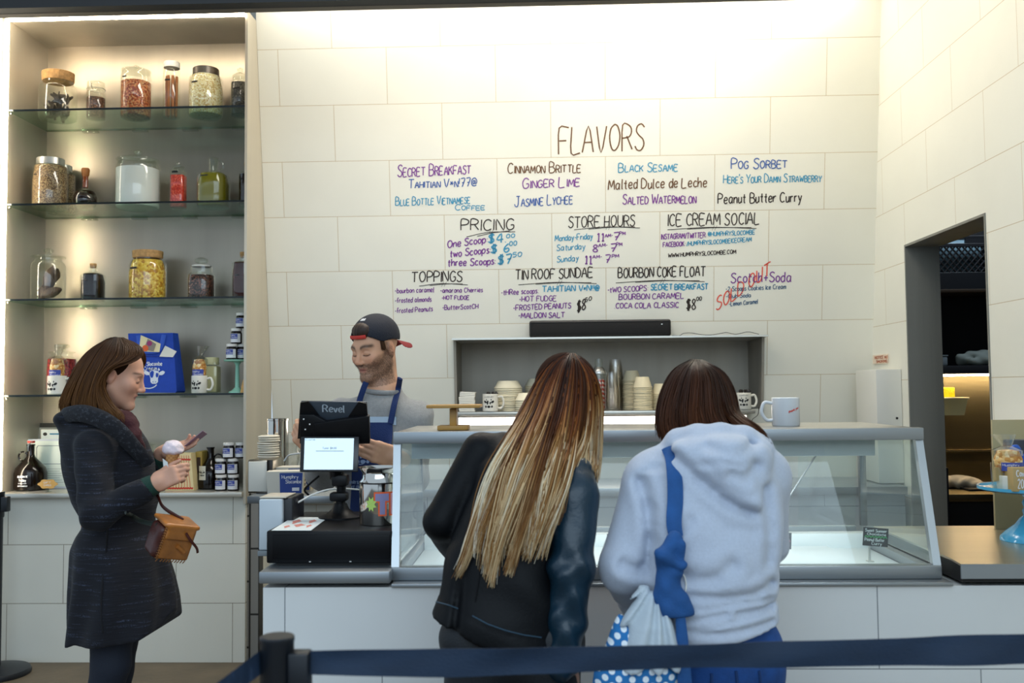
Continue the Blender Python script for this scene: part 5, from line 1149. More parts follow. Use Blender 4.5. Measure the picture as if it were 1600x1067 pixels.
# pint cartons
def carton(name, label, px, y, rz, w, d, h, group, z):
    t = thing(name, label, 'carton', (at(px, 700, y).x, y, z), rz, group)
    b = MB(); b._add([(-w*.46, -d*.46, 0), (w*.46, -d*.46, 0), (w*.46, d*.46, 0), (-w*.46, d*.46, 0), (-w/2, -d/2, h), (w/2, -d/2, h), (w/2, d/2, h), (-w/2, d/2, h)],
        [(3, 2, 1, 0), (4, 5, 6, 7), (0, 1, 5, 4), (1, 2, 6, 5), (2, 3, 7, 6), (3, 0, 4, 7)]); b.build('carton_body', mat('carton_white', '#d8d2c4', .55), t, world=False, smooth=False)
    pl = lambda u, v, l=0: (u*(.92+.08*v/h), -d*(.46+.04*v/h)-.0006-l, v)
    b = MB(); b.sheet([[pl(-w*.14, h*.06), pl(w*.47, h*.06)], [pl(-w*.14, h*.94), pl(w*.47, h*.94)]]); bl = b.build('blue_panel', mat('carton_blue', '#22408c', .5), t, world=False, smooth=False)
    b = MB(); write(b, 'Humphry', -.08*w, .36*w, h*.7, h*.7, h*.15, pl, .0022, lift=.001); write(b, 'Slocombe', .02*w, .44*w, h*.5, h*.5, h*.15, pl, .0022, lift=.001); b.sheet([[pl(w*.2, h*.18, .001), pl(w*.4, h*.18, .001)], [pl(w*.2, h*.32, .001), pl(w*.4, h*.32, .001)]]); b.build('lettering', lab_white, bl, world=False, smooth=False, fix=False)
    b = MB()
    for i in range(5): blob([(w*.5+.0006, 0, 0)[:2]]*3, lambda u, v, l: (0, 0, 0), b) if False else None
    sd = lambda u, v, l=0: (w*(.46+.04*v/h)+.0006+l, u*d, v)
    b.sheet([[sd(-.4, h*.06), sd(.4, h*.06)], [sd(-.4, h*.94), sd(.4, h*.94)]]); sp_ = b.build('cream_side', mat('carton_cream', '#ddd0ae', .6), t, world=False, smooth=False)
    b = MB()
    for i in range(4): blob([(.18*math.cos(a)*(1+.3*math.sin(3*a+i)), h*(.2+.2*i)+h*.07*math.sin(a)) for a in np.linspace(0, 6, 10)], sd, b, .001)
    b.build('cow_spots', inkm, sp_, world=False, smooth=False, fix=False)
    return t
zp = LZ
carton('pint_carton', 'front white and blue ice cream carton on the side ledge', 448, 4.02, .12, .155, .10, .098, 'ice cream cartons on the ledge', zp)
carton('pint_carton', 'rear ice cream carton peeking out behind the front one', 462, 4.16, .06, .155, .10, .105, 'ice cream cartons on the ledge', zp)
t = thing('steel_canister', 'tall shiny steel cup sleeve canister by the cabinet side', 'canister', (at(434, 700, 4.42).x, 4.42, LZ))
b = MB(); rr = 17*KL(4.42); hc = at(434, 654, 4.42).z-LZ; b.lathe([(rr, 0), (rr, hc*.97), (rr*1.05, hc*.975), (rr*1.05, hc), (rr*.9, hc), (rr*.9, .01), (.002, .01)], n=36); b.build('canister_body', chrome, t, world=False)
ls = None
z = LZ+.10
t = thing('steel_shaker', 'small steel shaker holding the stack of cup lids up', 'shaker', (at(421, 700, 4.25).x, 4.25, LZ))
b = MB(); b.lathe([(.03, 0), (.032, .06), (.036, .098), (.002, .098)], n=28); b.build('shaker_body', chrome, t, world=False)
for i in range(14):
    if ls is None:
        b = MB(); b.lathe([(.044, 0), (.048, .002), (.047, .006), (.036, .0095), (.002, .0095)], n=32); o = ls = b.build('cup_lid', mat('lid_cream', '#ddd5c3', .5))
    else: o = ls.copy(); COL.objects.link(o)
    o.location = (at(420, 700, 4.25).x+rnd.uniform(-.003, .003), 4.25+rnd.uniform(-.002, .002), z+.0098*i); o.rotation_euler = (rnd.uniform(-.02, .02), rnd.uniform(-.03, .03), 0)
    tag(o, 'cream lid in the leaning stack beside the steel canister', 'lid', 'cup lids stacked on the ledge')
t = thing('plastic_bag', 'crumpled clear plastic sleeve beside the lid stack', 'bag', (at(450, 700, 4.3).x, 4.3, LZ+.12))
b = MB(); b.sheet([[(.05*math.cos(a)*(1+.25*math.sin(5*a+v*3)), .035*math.sin(a)*(1+.2*math.cos(7*a)), v*.10-.12) for a in np.linspace(0, 2*PI, 28)] for v in np.linspace(0, 2.0, 8)]); b.build('sleeve', cello, t, world=False)
tag(MB().tube(spline([at(498, 744, 3.52), at(484, 756, 3.54), at(476, 766, 3.55), at(484, 775, 3.56)], 8), .004, 8).build('power_cord', blk), 'black cord looping beside the till stand', 'cord')
# things on the case
zk = zu1-.0014
yk = 3.30
t = thing('wooden_stand', 'small flat topped wooden pedestal on the left end of the case', 'stand', (at(709, 670, yk).x, yk, zk))
k = yk/FOC; wd = mat('pine_wood', '#b98a42', .5, 0, .25, 14, .1, 60, stretch=(.15, 1, 1))
hh = at(709, 632, yk).z-zk
b = MB(); b.cbox((0, 0, .008), (47*k, .10, .015), .002); b.build('foot_board', wd, t, world=False)
b = MB(); b.cbox((0, 0, hh*.5), (10.5*k, .06, hh-.026), .002); b.build('post', wd, t, world=False)
b = MB(); b.cbox((.005, 0, hh-.0055), (82*k, .16, .011), .003); b.build('top_board', wd, t, world=False)
t = thing('coffee_mug', 'big white mug with red writing standing on the glass case', 'mug', (at(1228, 665, 3.4).x, 3.4, zk))
k = 3.4/FOC; r = 21*k; h = at(1228, 621, 3.4).z-zk
mw = mat('white_glaze', '#dcdee0', .25)
b = MB(); b.lathe([(.001, 0), (r*.95, 0), (r, .004), (r, h-.002), (r-.002, h), (r-.005, h-.002), (r-.005, .008), (.001, .008)], n=44, cap=False); b.build('cup', mw, t, world=False)
b = MB(); b.tube(spline([(-r*.95, 0, h*.8), (-r-.026, 0, h*.82), (-r-.036, 0, h*.5), (-r-.02, 0, h*.22), (-r*.95, 0, h*.2)], 6), .006, 10); b.build('handle', mw, t, world=False)
pl = lambda u, v, l=0: ((r+l)*math.sin(u/r), -(r+l)*math.cos(u/r), v)
b = MB(); write(b, 'thank you', -.002, .038, h*.46, h*.62, .008, pl, .0018); b.build('lettering', mat('red_print', '#d8402a'), t, world=False, smooth=False, fix=False)
# flavour tags in the case
wellz = zb1-.03+.0006
chalk = mat('chalk_black', '#121316', .6); chw = mat('chalk_white', '#d8dcd8', .7)
def ftag(px0, px1, py0, py1, y, label, txt, squig, tilt=.0):
    c = at((px0+px1)/2, (py0+py1)/2, y); w = (px1-px0)*y/FOC; h = (py1-py0)*y/FOC
    t = thing('flavour_tag', label, 'sign', (c.x, y, wellz), 0, 'black flavour tags in the case')
    zz = c.z-wellz
    b = MB(); b.cbox((0, 0, zz), (w, .003, h), .0006, Matrix.Rotation(tilt, 3, 'Y')); bd = b.build('board', chalk, t, world=False, smooth=False)
    b = MB(); b.cbox((-.02, .004, (zz-h/2)/2+.004), (.007, .004, zz-h/2+.012)); b.cbox((-.02, .0, .002), (.02, .025, .003)); b.build('clip_stand', metal_lid, t, world=False, smooth=False)
    R_ = Matrix.Rotation(tilt, 3, 'Y')
    pl = lambda u, v, l=0: tuple(R_ @ Vector((u*w/2, -.0018-l, v*h/2))+Vector((0, 0, zz)))
    b = MB(); 
    for s, u0_, u1_, v, hh_ in txt: write(b, s, u0_, u1_, v, v, hh_, pl, .05, lift=.0004)
    if txt: b.build('lettering', chw, bd, world=False, smooth=False, fix=False)
    b = MB(); q = [( -.9+1.8*i/14, .02+(.09 if i % 2 else -.09)) for i in range(15)]
    b.sheet([[pl(u, v-.06, .0006) for u, v in q], [pl(u, v+.06, .0006) for u, v in q]]); b.build('zigzag_line', mat('zig_'+squig, squig, .6), bd, world=False, smooth=False, fix=False)
ftag(1349, 1387, 825, 853, 3.22, 'black flavour tag with a green zigzag at the case right end', [('Sweet Summer', -.85, .85, .55, .3), ('Chocolate', -.7, .8, .2, .25), ('Peanut Butter', -.85, .7, -.45, .32), ('Curry', -.3, .5, -.85, .32)], '#3fae5a', .08)
ftag(1203, 1236, 832, 857, 3.16, 'black flavour tag with a red zigzag beside the hooded woman', [], '#d8405a', .05)
ftag(949, 975, 834, 858, 3.16, 'black flavour tag with a red zigzag between the two women', [], '#e0402a', -.03)
# ---------------------------------------------------------------- kitchen seen through the doorway
KYB = 5.998
def kz(py, y): return at(1510, py, y).z
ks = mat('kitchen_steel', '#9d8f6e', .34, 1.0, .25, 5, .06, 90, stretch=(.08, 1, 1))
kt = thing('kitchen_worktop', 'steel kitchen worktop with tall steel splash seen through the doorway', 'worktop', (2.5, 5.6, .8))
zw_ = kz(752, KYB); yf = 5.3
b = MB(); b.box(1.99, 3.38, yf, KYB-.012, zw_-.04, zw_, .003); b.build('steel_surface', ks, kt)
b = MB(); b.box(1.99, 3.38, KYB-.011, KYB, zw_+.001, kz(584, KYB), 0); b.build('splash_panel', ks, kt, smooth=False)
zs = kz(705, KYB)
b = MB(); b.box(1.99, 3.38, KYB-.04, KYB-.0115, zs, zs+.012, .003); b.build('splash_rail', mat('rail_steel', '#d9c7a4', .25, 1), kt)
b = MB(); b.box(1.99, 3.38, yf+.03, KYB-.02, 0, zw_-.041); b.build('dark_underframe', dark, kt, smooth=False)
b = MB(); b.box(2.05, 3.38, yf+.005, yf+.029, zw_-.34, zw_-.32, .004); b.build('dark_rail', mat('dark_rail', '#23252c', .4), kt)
sh = thing('kitchen_shelf', 'dark steel wall shelf with a lamp strip below it, seen through the doorway', 'shelf', (2.5, 5.8, 1.5))
zs1 = kz(571, 5.66); zs0 = kz(584, 5.66)
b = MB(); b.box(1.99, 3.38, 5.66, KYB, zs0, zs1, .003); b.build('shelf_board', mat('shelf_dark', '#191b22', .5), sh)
b = MB(); b.box(2.05, 3.34, 5.72, 5.76, zs0-.012, zs0-.001); b.build('lamp_strip', mat('warm_strip', '#ffe4b8', emit=22.0), sh, smooth=False)
zt_ = kz(453, 5.7)
us = thing('upper_kitchen_shelf', 'thin dark shelf high on the kitchen wall below the black crate', 'shelf', (2.5, 5.8, zt_))
b = MB(); b.box(1.99, 3.38, 5.64, KYB, zt_-.02, zt_, .003); b.build('shelf_board', mat('shelf_brown', '#3a2d22', .5, .4), us)
# milk crate with lattice sides
cz0, cz1 = kz(446, 5.66), kz(368, 5.66)
cr_ = thing('milk_crate', 'black plastic crate with diamond lattice on the top kitchen shelf', 'crate', (2.45, 5.78, zt_))
cx0, cx1 = at(1458, 400, 5.66).x, at(1560, 400, 5.66).x; zb_ = zt_+.0006; hc = cz1-zb_
cm = mat('crate_plastic', '#14161c', .45)
b = MB()
for x in (cx0, cx1-.03): b.box(x, x+.03, 5.66, 5.69, zb_, zb_+hc, .003)
xh0, xh1 = at(1481, 375, 5.66).x, at(1509, 375, 5.66).x; zh0, zh1 = kz(380, 5.66), kz(372, 5.66)
b.box(cx0+.03, cx1-.03, 5.66, 5.68, zb_, zb_+.10, .002)
b.box(cx0+.03, cx1-.03, 5.66, 5.68, zh0-.02, zh0, .002); b.box(cx0+.03, cx1-.03, 5.66, 5.68, zh1, zb_+hc, .002); b.box(cx0+.03, xh0, 5.66, 5.68, zh0, zh1); b.box(xh1, cx1-.03, 5.66, 5.68, zh0, zh1)
zl0, zl1 = zb_+.10, zh0-.02; n_ = 9
for i in range(-5, n_+5):
    for s in (1, -1):
        xa0 = cx0+.03+(cx1-cx0-.06)*i/n_; xa1 = xa0+s*(zl1-zl0)*.9
        P0 = [xa0, zl0]; P1 = [xa1, zl1]
        def clp(P, Q):
            lo, hi = cx0+.03, cx1-.03
            if P[0] < lo: t_ = (lo-P[0])/(Q[0]-P[0]) if Q[0] != P[0] else 2; return None if t_ > 1 or t_ < 0 else [lo, P[1]+t_*(Q[1]-P[1])]
            if P[0] > hi: t_ = (hi-P[0])/(Q[0]-P[0]) if Q[0] != P[0] else 2; return None if t_ > 1 or t_ < 0 else [hi, P[1]+t_*(Q[1]-P[1])]
            return P
        a_, c_ = clp(P0, P1), clp(P1, P0)
        if a_ and c_ and abs(a_[1]-c_[1]) > .005: b.tube([(a_[0], 5.67, a_[1]), (c_[0], 5.67, c_[1])], .008, 6, flat=.6, up=(0, 1, 0))
b.build('lattice_front', cm, cr_, smooth=False)
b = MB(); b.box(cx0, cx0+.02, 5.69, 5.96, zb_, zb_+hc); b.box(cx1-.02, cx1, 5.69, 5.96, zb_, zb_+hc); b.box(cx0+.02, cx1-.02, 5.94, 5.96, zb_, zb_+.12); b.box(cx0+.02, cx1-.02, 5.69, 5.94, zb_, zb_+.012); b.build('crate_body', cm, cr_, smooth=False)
# bluish bags in the crate that show through the holes
b = MB(); b.box(cx0+.05, cx1-.05, 5.74, 5.9, zb_+.014, zb_+hc*.97, .03, 3); tag(b.build('milk_bag', mat('pale_blue_plastic', '#7f9fae', .5, 0, .3, 14)), 'pale bluish bag showing through the crate holes', 'bag')
t = thing('towel', 'grey folded kitchen cloth rolled on the dark shelf through the doorway', 'cloth', (at(1528, 565, 5.76).x, 5.76, zs1+.001))
S = Solid(); S.add(cap((-.10, .0, .035), (.20, .02, .05), .034, .045), .02); S.add(cap((-.06, -.05, .025), (.17, -.05, .03), .024, .028), .02); S.add(ell((.05, .0, .06), (.12, .06, .03)), .02)
S.disp(lambda P, d: d+.004*np.sin(P[:, 0]*60+P[:, 2]*90)+.003*np.sin(P[:, 0]*23-P[:, 1]*70)); S.disp(lambda P, d: np.maximum(d, -P[:, 2]))
link('cloth_folds', S.mesh('cloth_folds', .008), mat('grey_cloth', '#7d8580', .9), t, world=False)
t = thing('container', 'pale grey plastic box at the left end of the dark kitchen shelf', 'box', (at(1466, 562, 5.72).x, 5.72, zs1+.0006))
b = MB(); b.box(-.05, .035, -.05, .05, 0, .055, .006); b.build('tub', mat('grey_plastic', '#7d8890', .5), t, world=False)
b = MB(); b.box(-.053, .038, -.053, .053, .0555, .062, .002); b.build('lid', mat('grey_plastic2', '#8d989e', .5), t, world=False)
t = thing('small_tin', 'small grey tin on the upper kitchen shelf by the doorway edge', 'tin', (at(1546, 445, 5.72).x, 5.72, zt_+.0006))
b = MB(); b.lathe([(.05, 0), (.052, .04), (.05, .055), (.002, .055)], n=24); b.build('tin_body', mat('grey_plastic', '#7d8890'), t, world=False)
yt = 5.80
t = thing('plastic_tub', 'translucent food tub hung on the kitchen splash under a yellow sponge', 'tub', (at(1478, 640, yt).x, yt, kz(648, yt)))
k = yt/FOC; x1 = at(1502, 630, yt).x-t.location.x; h = kz(623, yt)-t.location.z
tubm = mat('tub_plastic', '#e0d8a8', .35)
b = MB(); b._add([(-x1*.85, -.07, 0), (x1*.85, -.07, 0), (x1*.85, .12, 0), (-x1*.85, .12, 0), (-x1, -.09, h), (x1, -.09, h), (x1, .14, h), (-x1, .14, h)], [(3, 2, 1, 0), (4, 5, 6, 7), (0, 1, 5, 4), (1, 2, 6, 5), (2, 3, 7, 6), (3, 0, 4, 7)]); b.build('tub_body', tubm, t, world=False, smooth=False)
b = MB(); b.box(-x1*1.08, x1*1.08, -.10, .15, h+.0005, h+.010, .003); b.build('rim', mat('tub_rim', '#e6ddb4', .35), t, world=False)
b = MB(); b.box(-.03, .03, .1505, KYB-.012-yt, h-.03, h+.01); b.build('wall_hook', mat('rail_steel', '#d9c7a4'), t, world=False)
b = MB(); b.box(at(1466, 610, 5.78).x, at(1489, 610, 5.78).x, 5.75, 5.87, t.location.z+h+.0106, kz(605, 5.76), .006); tag(b.build('sponge', mat('yellow_sponge', '#e6cf1c', .9, 0, .15, 60, .5, 90)), 'bright yellow sponge lying on the food tub in kitchen', 'sponge')
t = thing('kitchen_rag', 'crumpled grey beige rag on the kitchen worktop', 'rag', (at(1497, 752, 5.62).x, 5.62, zw_+.001))
S = Solid(); S.add(ell((0, 0, .03), (.10, .08, .04)), .02); S.add(ell((.06, -.02, .025), (.07, .06, .03)), .02); S.add(ell((-.06, .02, .03), (.05, .06, .035)), .02)
S.disp(lambda P, d: d+.007*np.sin(P[:, 0]*70+np.sin(P[:, 1]*50)*2)*np.cos(P[:, 2]*60)); S.disp(lambda P, d: np.maximum(d, -P[:, 2]))
link('rag_folds', S.mesh('rag_folds', .007), mat('beige_rag', '#b9ab92', .9), t, world=False)
t = thing('dark_tray', 'flat black tray on the kitchen worktop right of the rag', 'tray', (at(1540, 760, 5.5).x, 5.5, zw_+.0006))
b = MB(); b.box(-.12, .2, -.06, .06, 0, .012, .003); b.build('tray', mat('tray_black', '#141414', .4), t, world=False)
t = thing('oven', 'black kitchen appliance with a tall side handle beside the doorway', 'appliance', (2.2, 5.24, 0))
b = MB(); xx = at(1474, 770, 5.1).x; b.box(xx-.12, xx+.02, 5.10, 5.28, .0, kz(725, 5.1), .006); b.build('dark_cabinet', mat('oven_black', '#0e1118', .35), t)
b = MB(); b.tube([(xx+.012, 5.085, kz(810, 5.1)), (xx+.012, 5.085, kz(730, 5.1))], .010, 10); b.build('handle', mat('dark_rail', '#23252c'), t)
# ---------------------------------------------------------------- right end of the counter: cake stand
ys = 3.36
zw1 = zw+.0006
blue = mat('sky_blue_glaze', '#48a6cf', .18, coat=.4)
t = thing('cake_stand', 'glossy sky blue pedestal cake stand on the right worktop', 'cake stand', (at(1612, 830, ys).x, ys, zw1))
k = ys/FOC; zt = at(1600, 762, ys).z-zw1; R0 = 74*k
b = MB(); b.lathe([(.002, 0), (.10, 0), (.098, .012), (.08, .03), (.05, .055), (.036, .075), (.024, .085), (.028, .10), (.02, .115), (.018, zt*.55), (.028, zt*.72), (.02, zt*.80), (.03, zt-.02), (.06, zt-.012), (R0*.9, zt-.010), (R0, zt-.004), (R0, zt+.006), (R0*.96, zt+.006), (R0*.93, zt), (.002, zt)], n=56); b.build('pedestal_plate', blue, t, world=False)
zp = zw1+zt+.0008
cs = t.location
def onst(px, y): return at(px, 750, y).x
# things on it
m5 = mug('mug', 'white cow print mug packed with a bag of corn on the blue cake stand', (onst(1578, 3.30), 3.30, zp), 18*k, at(1578, 742, 3.30).z-zp, 1, 'gifts on the blue cake stand')
popcorn_bag(m5.location+Vector((.0, .008, .055)), 20*k, .078, 'bag of corn nuts tied with clear wrap in the cake stand mug', None, -.5)
t = thing('blue_bag', 'small shiny blue packet lying behind the cake stand mug', 'packet', (onst(1592, 3.38), 3.38, zp))
S = Solid(); S.add(ell((0, 0, .05), (.05, .03, .05)), .01); S.add(ell((.02, 0, .085), (.045, .025, .03)), .015); S.add(ell((-.01, -.01, .12), (.02, .015, .03)), .015)
S.disp(lambda P, d: d+.003*np.sin(P[:, 0]*120+P[:, 2]*60)); S.disp(lambda P, d: np.maximum(d, -P[:, 2])); link('packet', S.mesh('packet', .005), mat('blue_foil', '#1d55b8', .25, .3), t, world=False)
t = thing('chocolate_bar', 'dark wrapped treat with an orange edge behind the popcorn bag', 'treat', (onst(1594, 3.44), 3.44, zp))
b = MB(); b.box(-.05, .05, -.02, .02, 0, .16, .008); b.build('wrapper', mat('dark_wrapper', '#2a2f3c', .35), t, world=False)
b = MB(); b.box(-.048, .052, -.0215, -.0205, .075, .09); b.build('orange_band', mat('orange_band', '#c4542c', .5), t, world=False, smooth=False)
t = thing('gift_carton', 'cream and kraft carton with black curls beside the cake stand mug', 'carton', (onst(1594, 3.24), 3.24, zp))
b = MB(); b.box(-.028, .036, -.012, .05, 0, at(1594, 730, 3.24).z-zp, .002); b.build('carton_body', mat('kraft_tan', '#b59a66', .7), t, world=False)
b = MB(); pl = lambda u, v, l=0: (u, -.0126-l, v); write(b, '20', -.014, .004, .012, .012, .03, pl, .003); write(b, 'Cow', -.018, .008, .05, .05, .02, pl, .003); b.build('lettering', lab_white, t, world=False, smooth=False, fix=False)
t = thing('glass_tumbler', 'short clear tumbler holding kraft paper at the cake stand edge', 'glass', (onst(1560, 3.30), 3.30, zp))
b = MB(); shell(b, [(.020, 0), (.024, .09)], .0015, 24); b.build('glass_body', jg, t, world=False)
b = MB(); b.box(-.012, .012, -.008, .008, .030, .075); b.build('paper_roll', mat('kraft_tan', '#b59a66'), t, world=False, smooth=False)
# tan board behind
t = thing('menu_board', 'plain tan board leaning on the wall behind the cake stand', 'board', (1.75, 3.66, zw))
b = MB(); p0 = at(1550, 656, 3.62); b.box(p0.x, XR-.006, 3.62, 3.632, zw1, p0.z, .001); b.build('panel', mat('tan_board', '#a99c76', .6), t)
# ---------------------------------------------------------------- people
from mathutils.bvhtree import BVHTree
def A3(px, py, y): return np.array(at(px, py, y))
def unit(v): v = np.array(v, float); return v/np.linalg.norm(v)
def head(S, F, s=1.0, neck_to=None, nr=.05, male=False):
    """skull, jaw and features in the head's own frame (y = face, z = crown)"""
    p = lambda *q: tuple(v*s for v in q)
    E = lambda c, r: ell(p(*c), p(*r), F)
    C = lambda a, b, r0, r1=None: cap(p(*a), p(*b), r0*s, (r1 if r1 is not None else r0)*s, F)
    S.add(E((0, -.012, .034), (.075, .096, .086)), .01)
    S.add(E((0, .03, -.03), (.060, .060, .078)), .03)
    for e in (-1, 1):
        S.add(C((e*.052, -.005, -.05), (e*.012, .066, -.098), .020, .018 if male else .015), .03)
        S.add(E((e*.040, .056, -.022), (.026, .026, .024)), .025)
    S.add(E((0, .078, -.100), (.020 if male else .016, .016, .015)), .02)
    S.add(C((-.034, .076, .024), (.034, .076, .024), .013 if male else .010), .02)
    for e in (-1, 1):
        S.cut(E((e*.031, .100, .004), (.019, .020, .013)), .016)
        S.add(E((e*.031, .0745, .003), (.0150, .0135, .0120)), .005)
    S.add(C((0, .086, .012), (0, .104, -.026), .0065, .0100), .012)
    S.add(E((0, .104, -.030), (.0105, .0105, .0090)), .008)
    for e in (-1, 1): S.add(E((e*.0115, .096, -.034), (.0075, .0095, .0065)), .006)
    S.add(C((-.016, .082, -.056), (.016, .082, -.056), .0070), .008); S.add(E((0, .0865, -.0555), (.009, .007, .0055)), .007)
    S.add(C((-.013, .080, -.069), (.013, .080, -.069), .0075), .008)
    S.cut(C((-.022, .0905, -.0625), (.022, .0905, -.0625), .0022), .004)
    for e in (-1, 1):
        S.add(E((e*.076, -.012, -.004), (.0080, .018, .031)), .008)
        S.cut(E((e*.087, -.006, .000), (.0075, .0095, .017)), .006)
    if neck_to is not None: S.add(cap(F.wld(p(0, -.028, -.055)), neck_to, nr*.98, nr*1.06), .03)
def face_paint(F, s, skin, lip, brow, beard=None, bww=.0036):
    sk = np.array(lin(skin)[:3]); lp = np.array(lin(lip)[:3]); bw = np.array(lin(brow)[:3])
    rng = np.random.default_rng(3)
    def fn(P):
        q = F.loc(P)/s; x, y, z = q.T; c = np.tile(sk, (len(P), 1)); ax = np.abs(x)
        def mixin(c, col, w): return c*(1-w[:, None])+np.array(col)*w[:, None]
        red = sk*np.array([1.0, .72, .68])
        w = np.exp(-((ax-.042)**2+(y-.07)**2+(z+.025)**2)/.0006)*.45+np.exp(-((x)**2+(y-.108)**2+(z+.032)**2)/.0003)*.4
        w += np.exp(-((ax-.08)**2+(y+.012)**2+(z+.0)**2)/.0008)*.5
        c = mixin(c, red, np.clip(w, 0, .7))
        if beard is not None:
            bc = np.array(lin(beard)[:3]); n = rng.random(len(P))
            w = (1-sstep(-.048, -.030, z-.028*sstep(.045, .07, ax)+(y < .02)*.0))*sstep(-.03, .0, y)*(z > -.135)
            w = np.maximum(w, sstep(.052, .064, ax)*sstep(-.012, .006, y)*(1-sstep(.010, .034, y))*(z < .03)*(z > -.08))
            w = np.maximum(w, np.exp(-((z+.047)/.006)**2)*(ax < .027)*(y > .07))
            w *= 1-np.exp(-((ax/.02)**2+((z+.062)/.009)**2))*.9
            c = mixin(c, bc, np.clip(w*(.30+.36*n), 0, .75))
        w = np.exp(-((ax/.019)**4+((z+.0625-.0)/.0085)**4))*(y > .072)
        c = mixin(c, lp, np.clip(w, 0, 1)*.85)
        w = np.exp(-(((z+.0625)/.0016)**2))*(ax < .021)*(y > .07); c = mixin(c, lp*.35, np.clip(w, 0, 1)*.8)
        bz = .026+.006*np.clip(1-((ax-.036)/.02)**2, -1, 1)
        w = np.exp(-((z-bz)/bww)**2)*sstep(.010, .016, ax)*(1-sstep(.050, .058, ax))*(y > .045); c = mixin(c, bw, w*.9)
        ez = -.003-.0035*np.clip(1-((ax-.031)/.017)**2, 0, 1)
        w = np.exp(-((z-ez)/.0022)**2)*(np.abs(ax-.031) < .0165)*(y > .055); c = mixin(c, bw*.4, w*.95)
        return c
    return fn
def hand(S, wrist, fdir, dorsal, side, curls=(.5, .5, .5, .5), thumb=(.75, .55, -.35), tb=.4, s=1.0, spread=.06):
    """side +1: thumb towards local +x (x = fdir x dorsal)"""
    y = unit(fdir); z = np.array(dorsal, float); z = unit(z-y*z.dot(y)); x = np.cross(y, z)*side
    F = Fr(wrist, x, y, z); q = lambda *v: np.array(v)*s
    S.add(rbox(q(0, .050, 0), q(.037, .045, .0125), .011*s, F), .012)
    S.add(cap(q(0, -.02, 0), q(0, .02, 0), .024*s, .026*s, F), .02)
    for i, (bx, L) in enumerate(((.0275, .072), (.0092, .080), (-.0092, .074), (-.0265, .058))):
        a = (-spread if side else 0)*(i-1.2); p = q(bx, .088-.004*abs(i-1), 0); ang = 0
        d0 = np.array([-a, 1, 0])/math.hypot(a, 1); r = (.0092, .0086, .0080, .0070)
        S.add(ell(tuple(p+q(0, -.002, .003)), (.0095*s, .011*s, .009*s), F), .008)
        for j, f in enumerate((.46, .30, .24)):
            ang += curls[i]*(1.0 if j == 0 else 1.15)
            d = np.array([d0[0]*math.cos(ang), math.cos(ang)*d0[1], -math.sin(ang)]); e = p+d*L*f*s
            S.add(cap(tuple(p), tuple(e), r[j]*s, r[j+1]*s, F), .0035); p = e
    t = unit(thumb); p = q(.028, .018, -.006); e = p+t*.042*s; S.add(cap(tuple(p), tuple(e), .0145*s, .0105*s, F), .012)
    t2 = unit(np.array(thumb)*(1-tb)+np.array([0, 1, -.1])*tb); e2 = e+t2*.032*s; S.add(cap(tuple(e), tuple(e2), .0105*s, .0092*s, F), .005)
    t3 = unit(np.array(thumb)*(1-tb*1.6)+np.array([-.2, 1, -.15])*tb*1.6); S.add(cap(tuple(e2), tuple(e2+t3*.026*s), .0092*s, .0070*s, F), .004)
    return F
def rows_px(rows, y, b, cy=0.0):
    """(py, left px, right px[, half depth[, dy]]) -> loft rows"""
    out = []
    for r in rows:
        l, rr = at(r[1], r[0], y), at(r[2], r[0], y)
        out.append(((l.z+rr.z)/2, (l.x+rr.x)/2, y+(r[4] if len(r) > 4 else 0), (rr.x-l.x)/2, r[3] if len(r) > 3 else b))
    return out
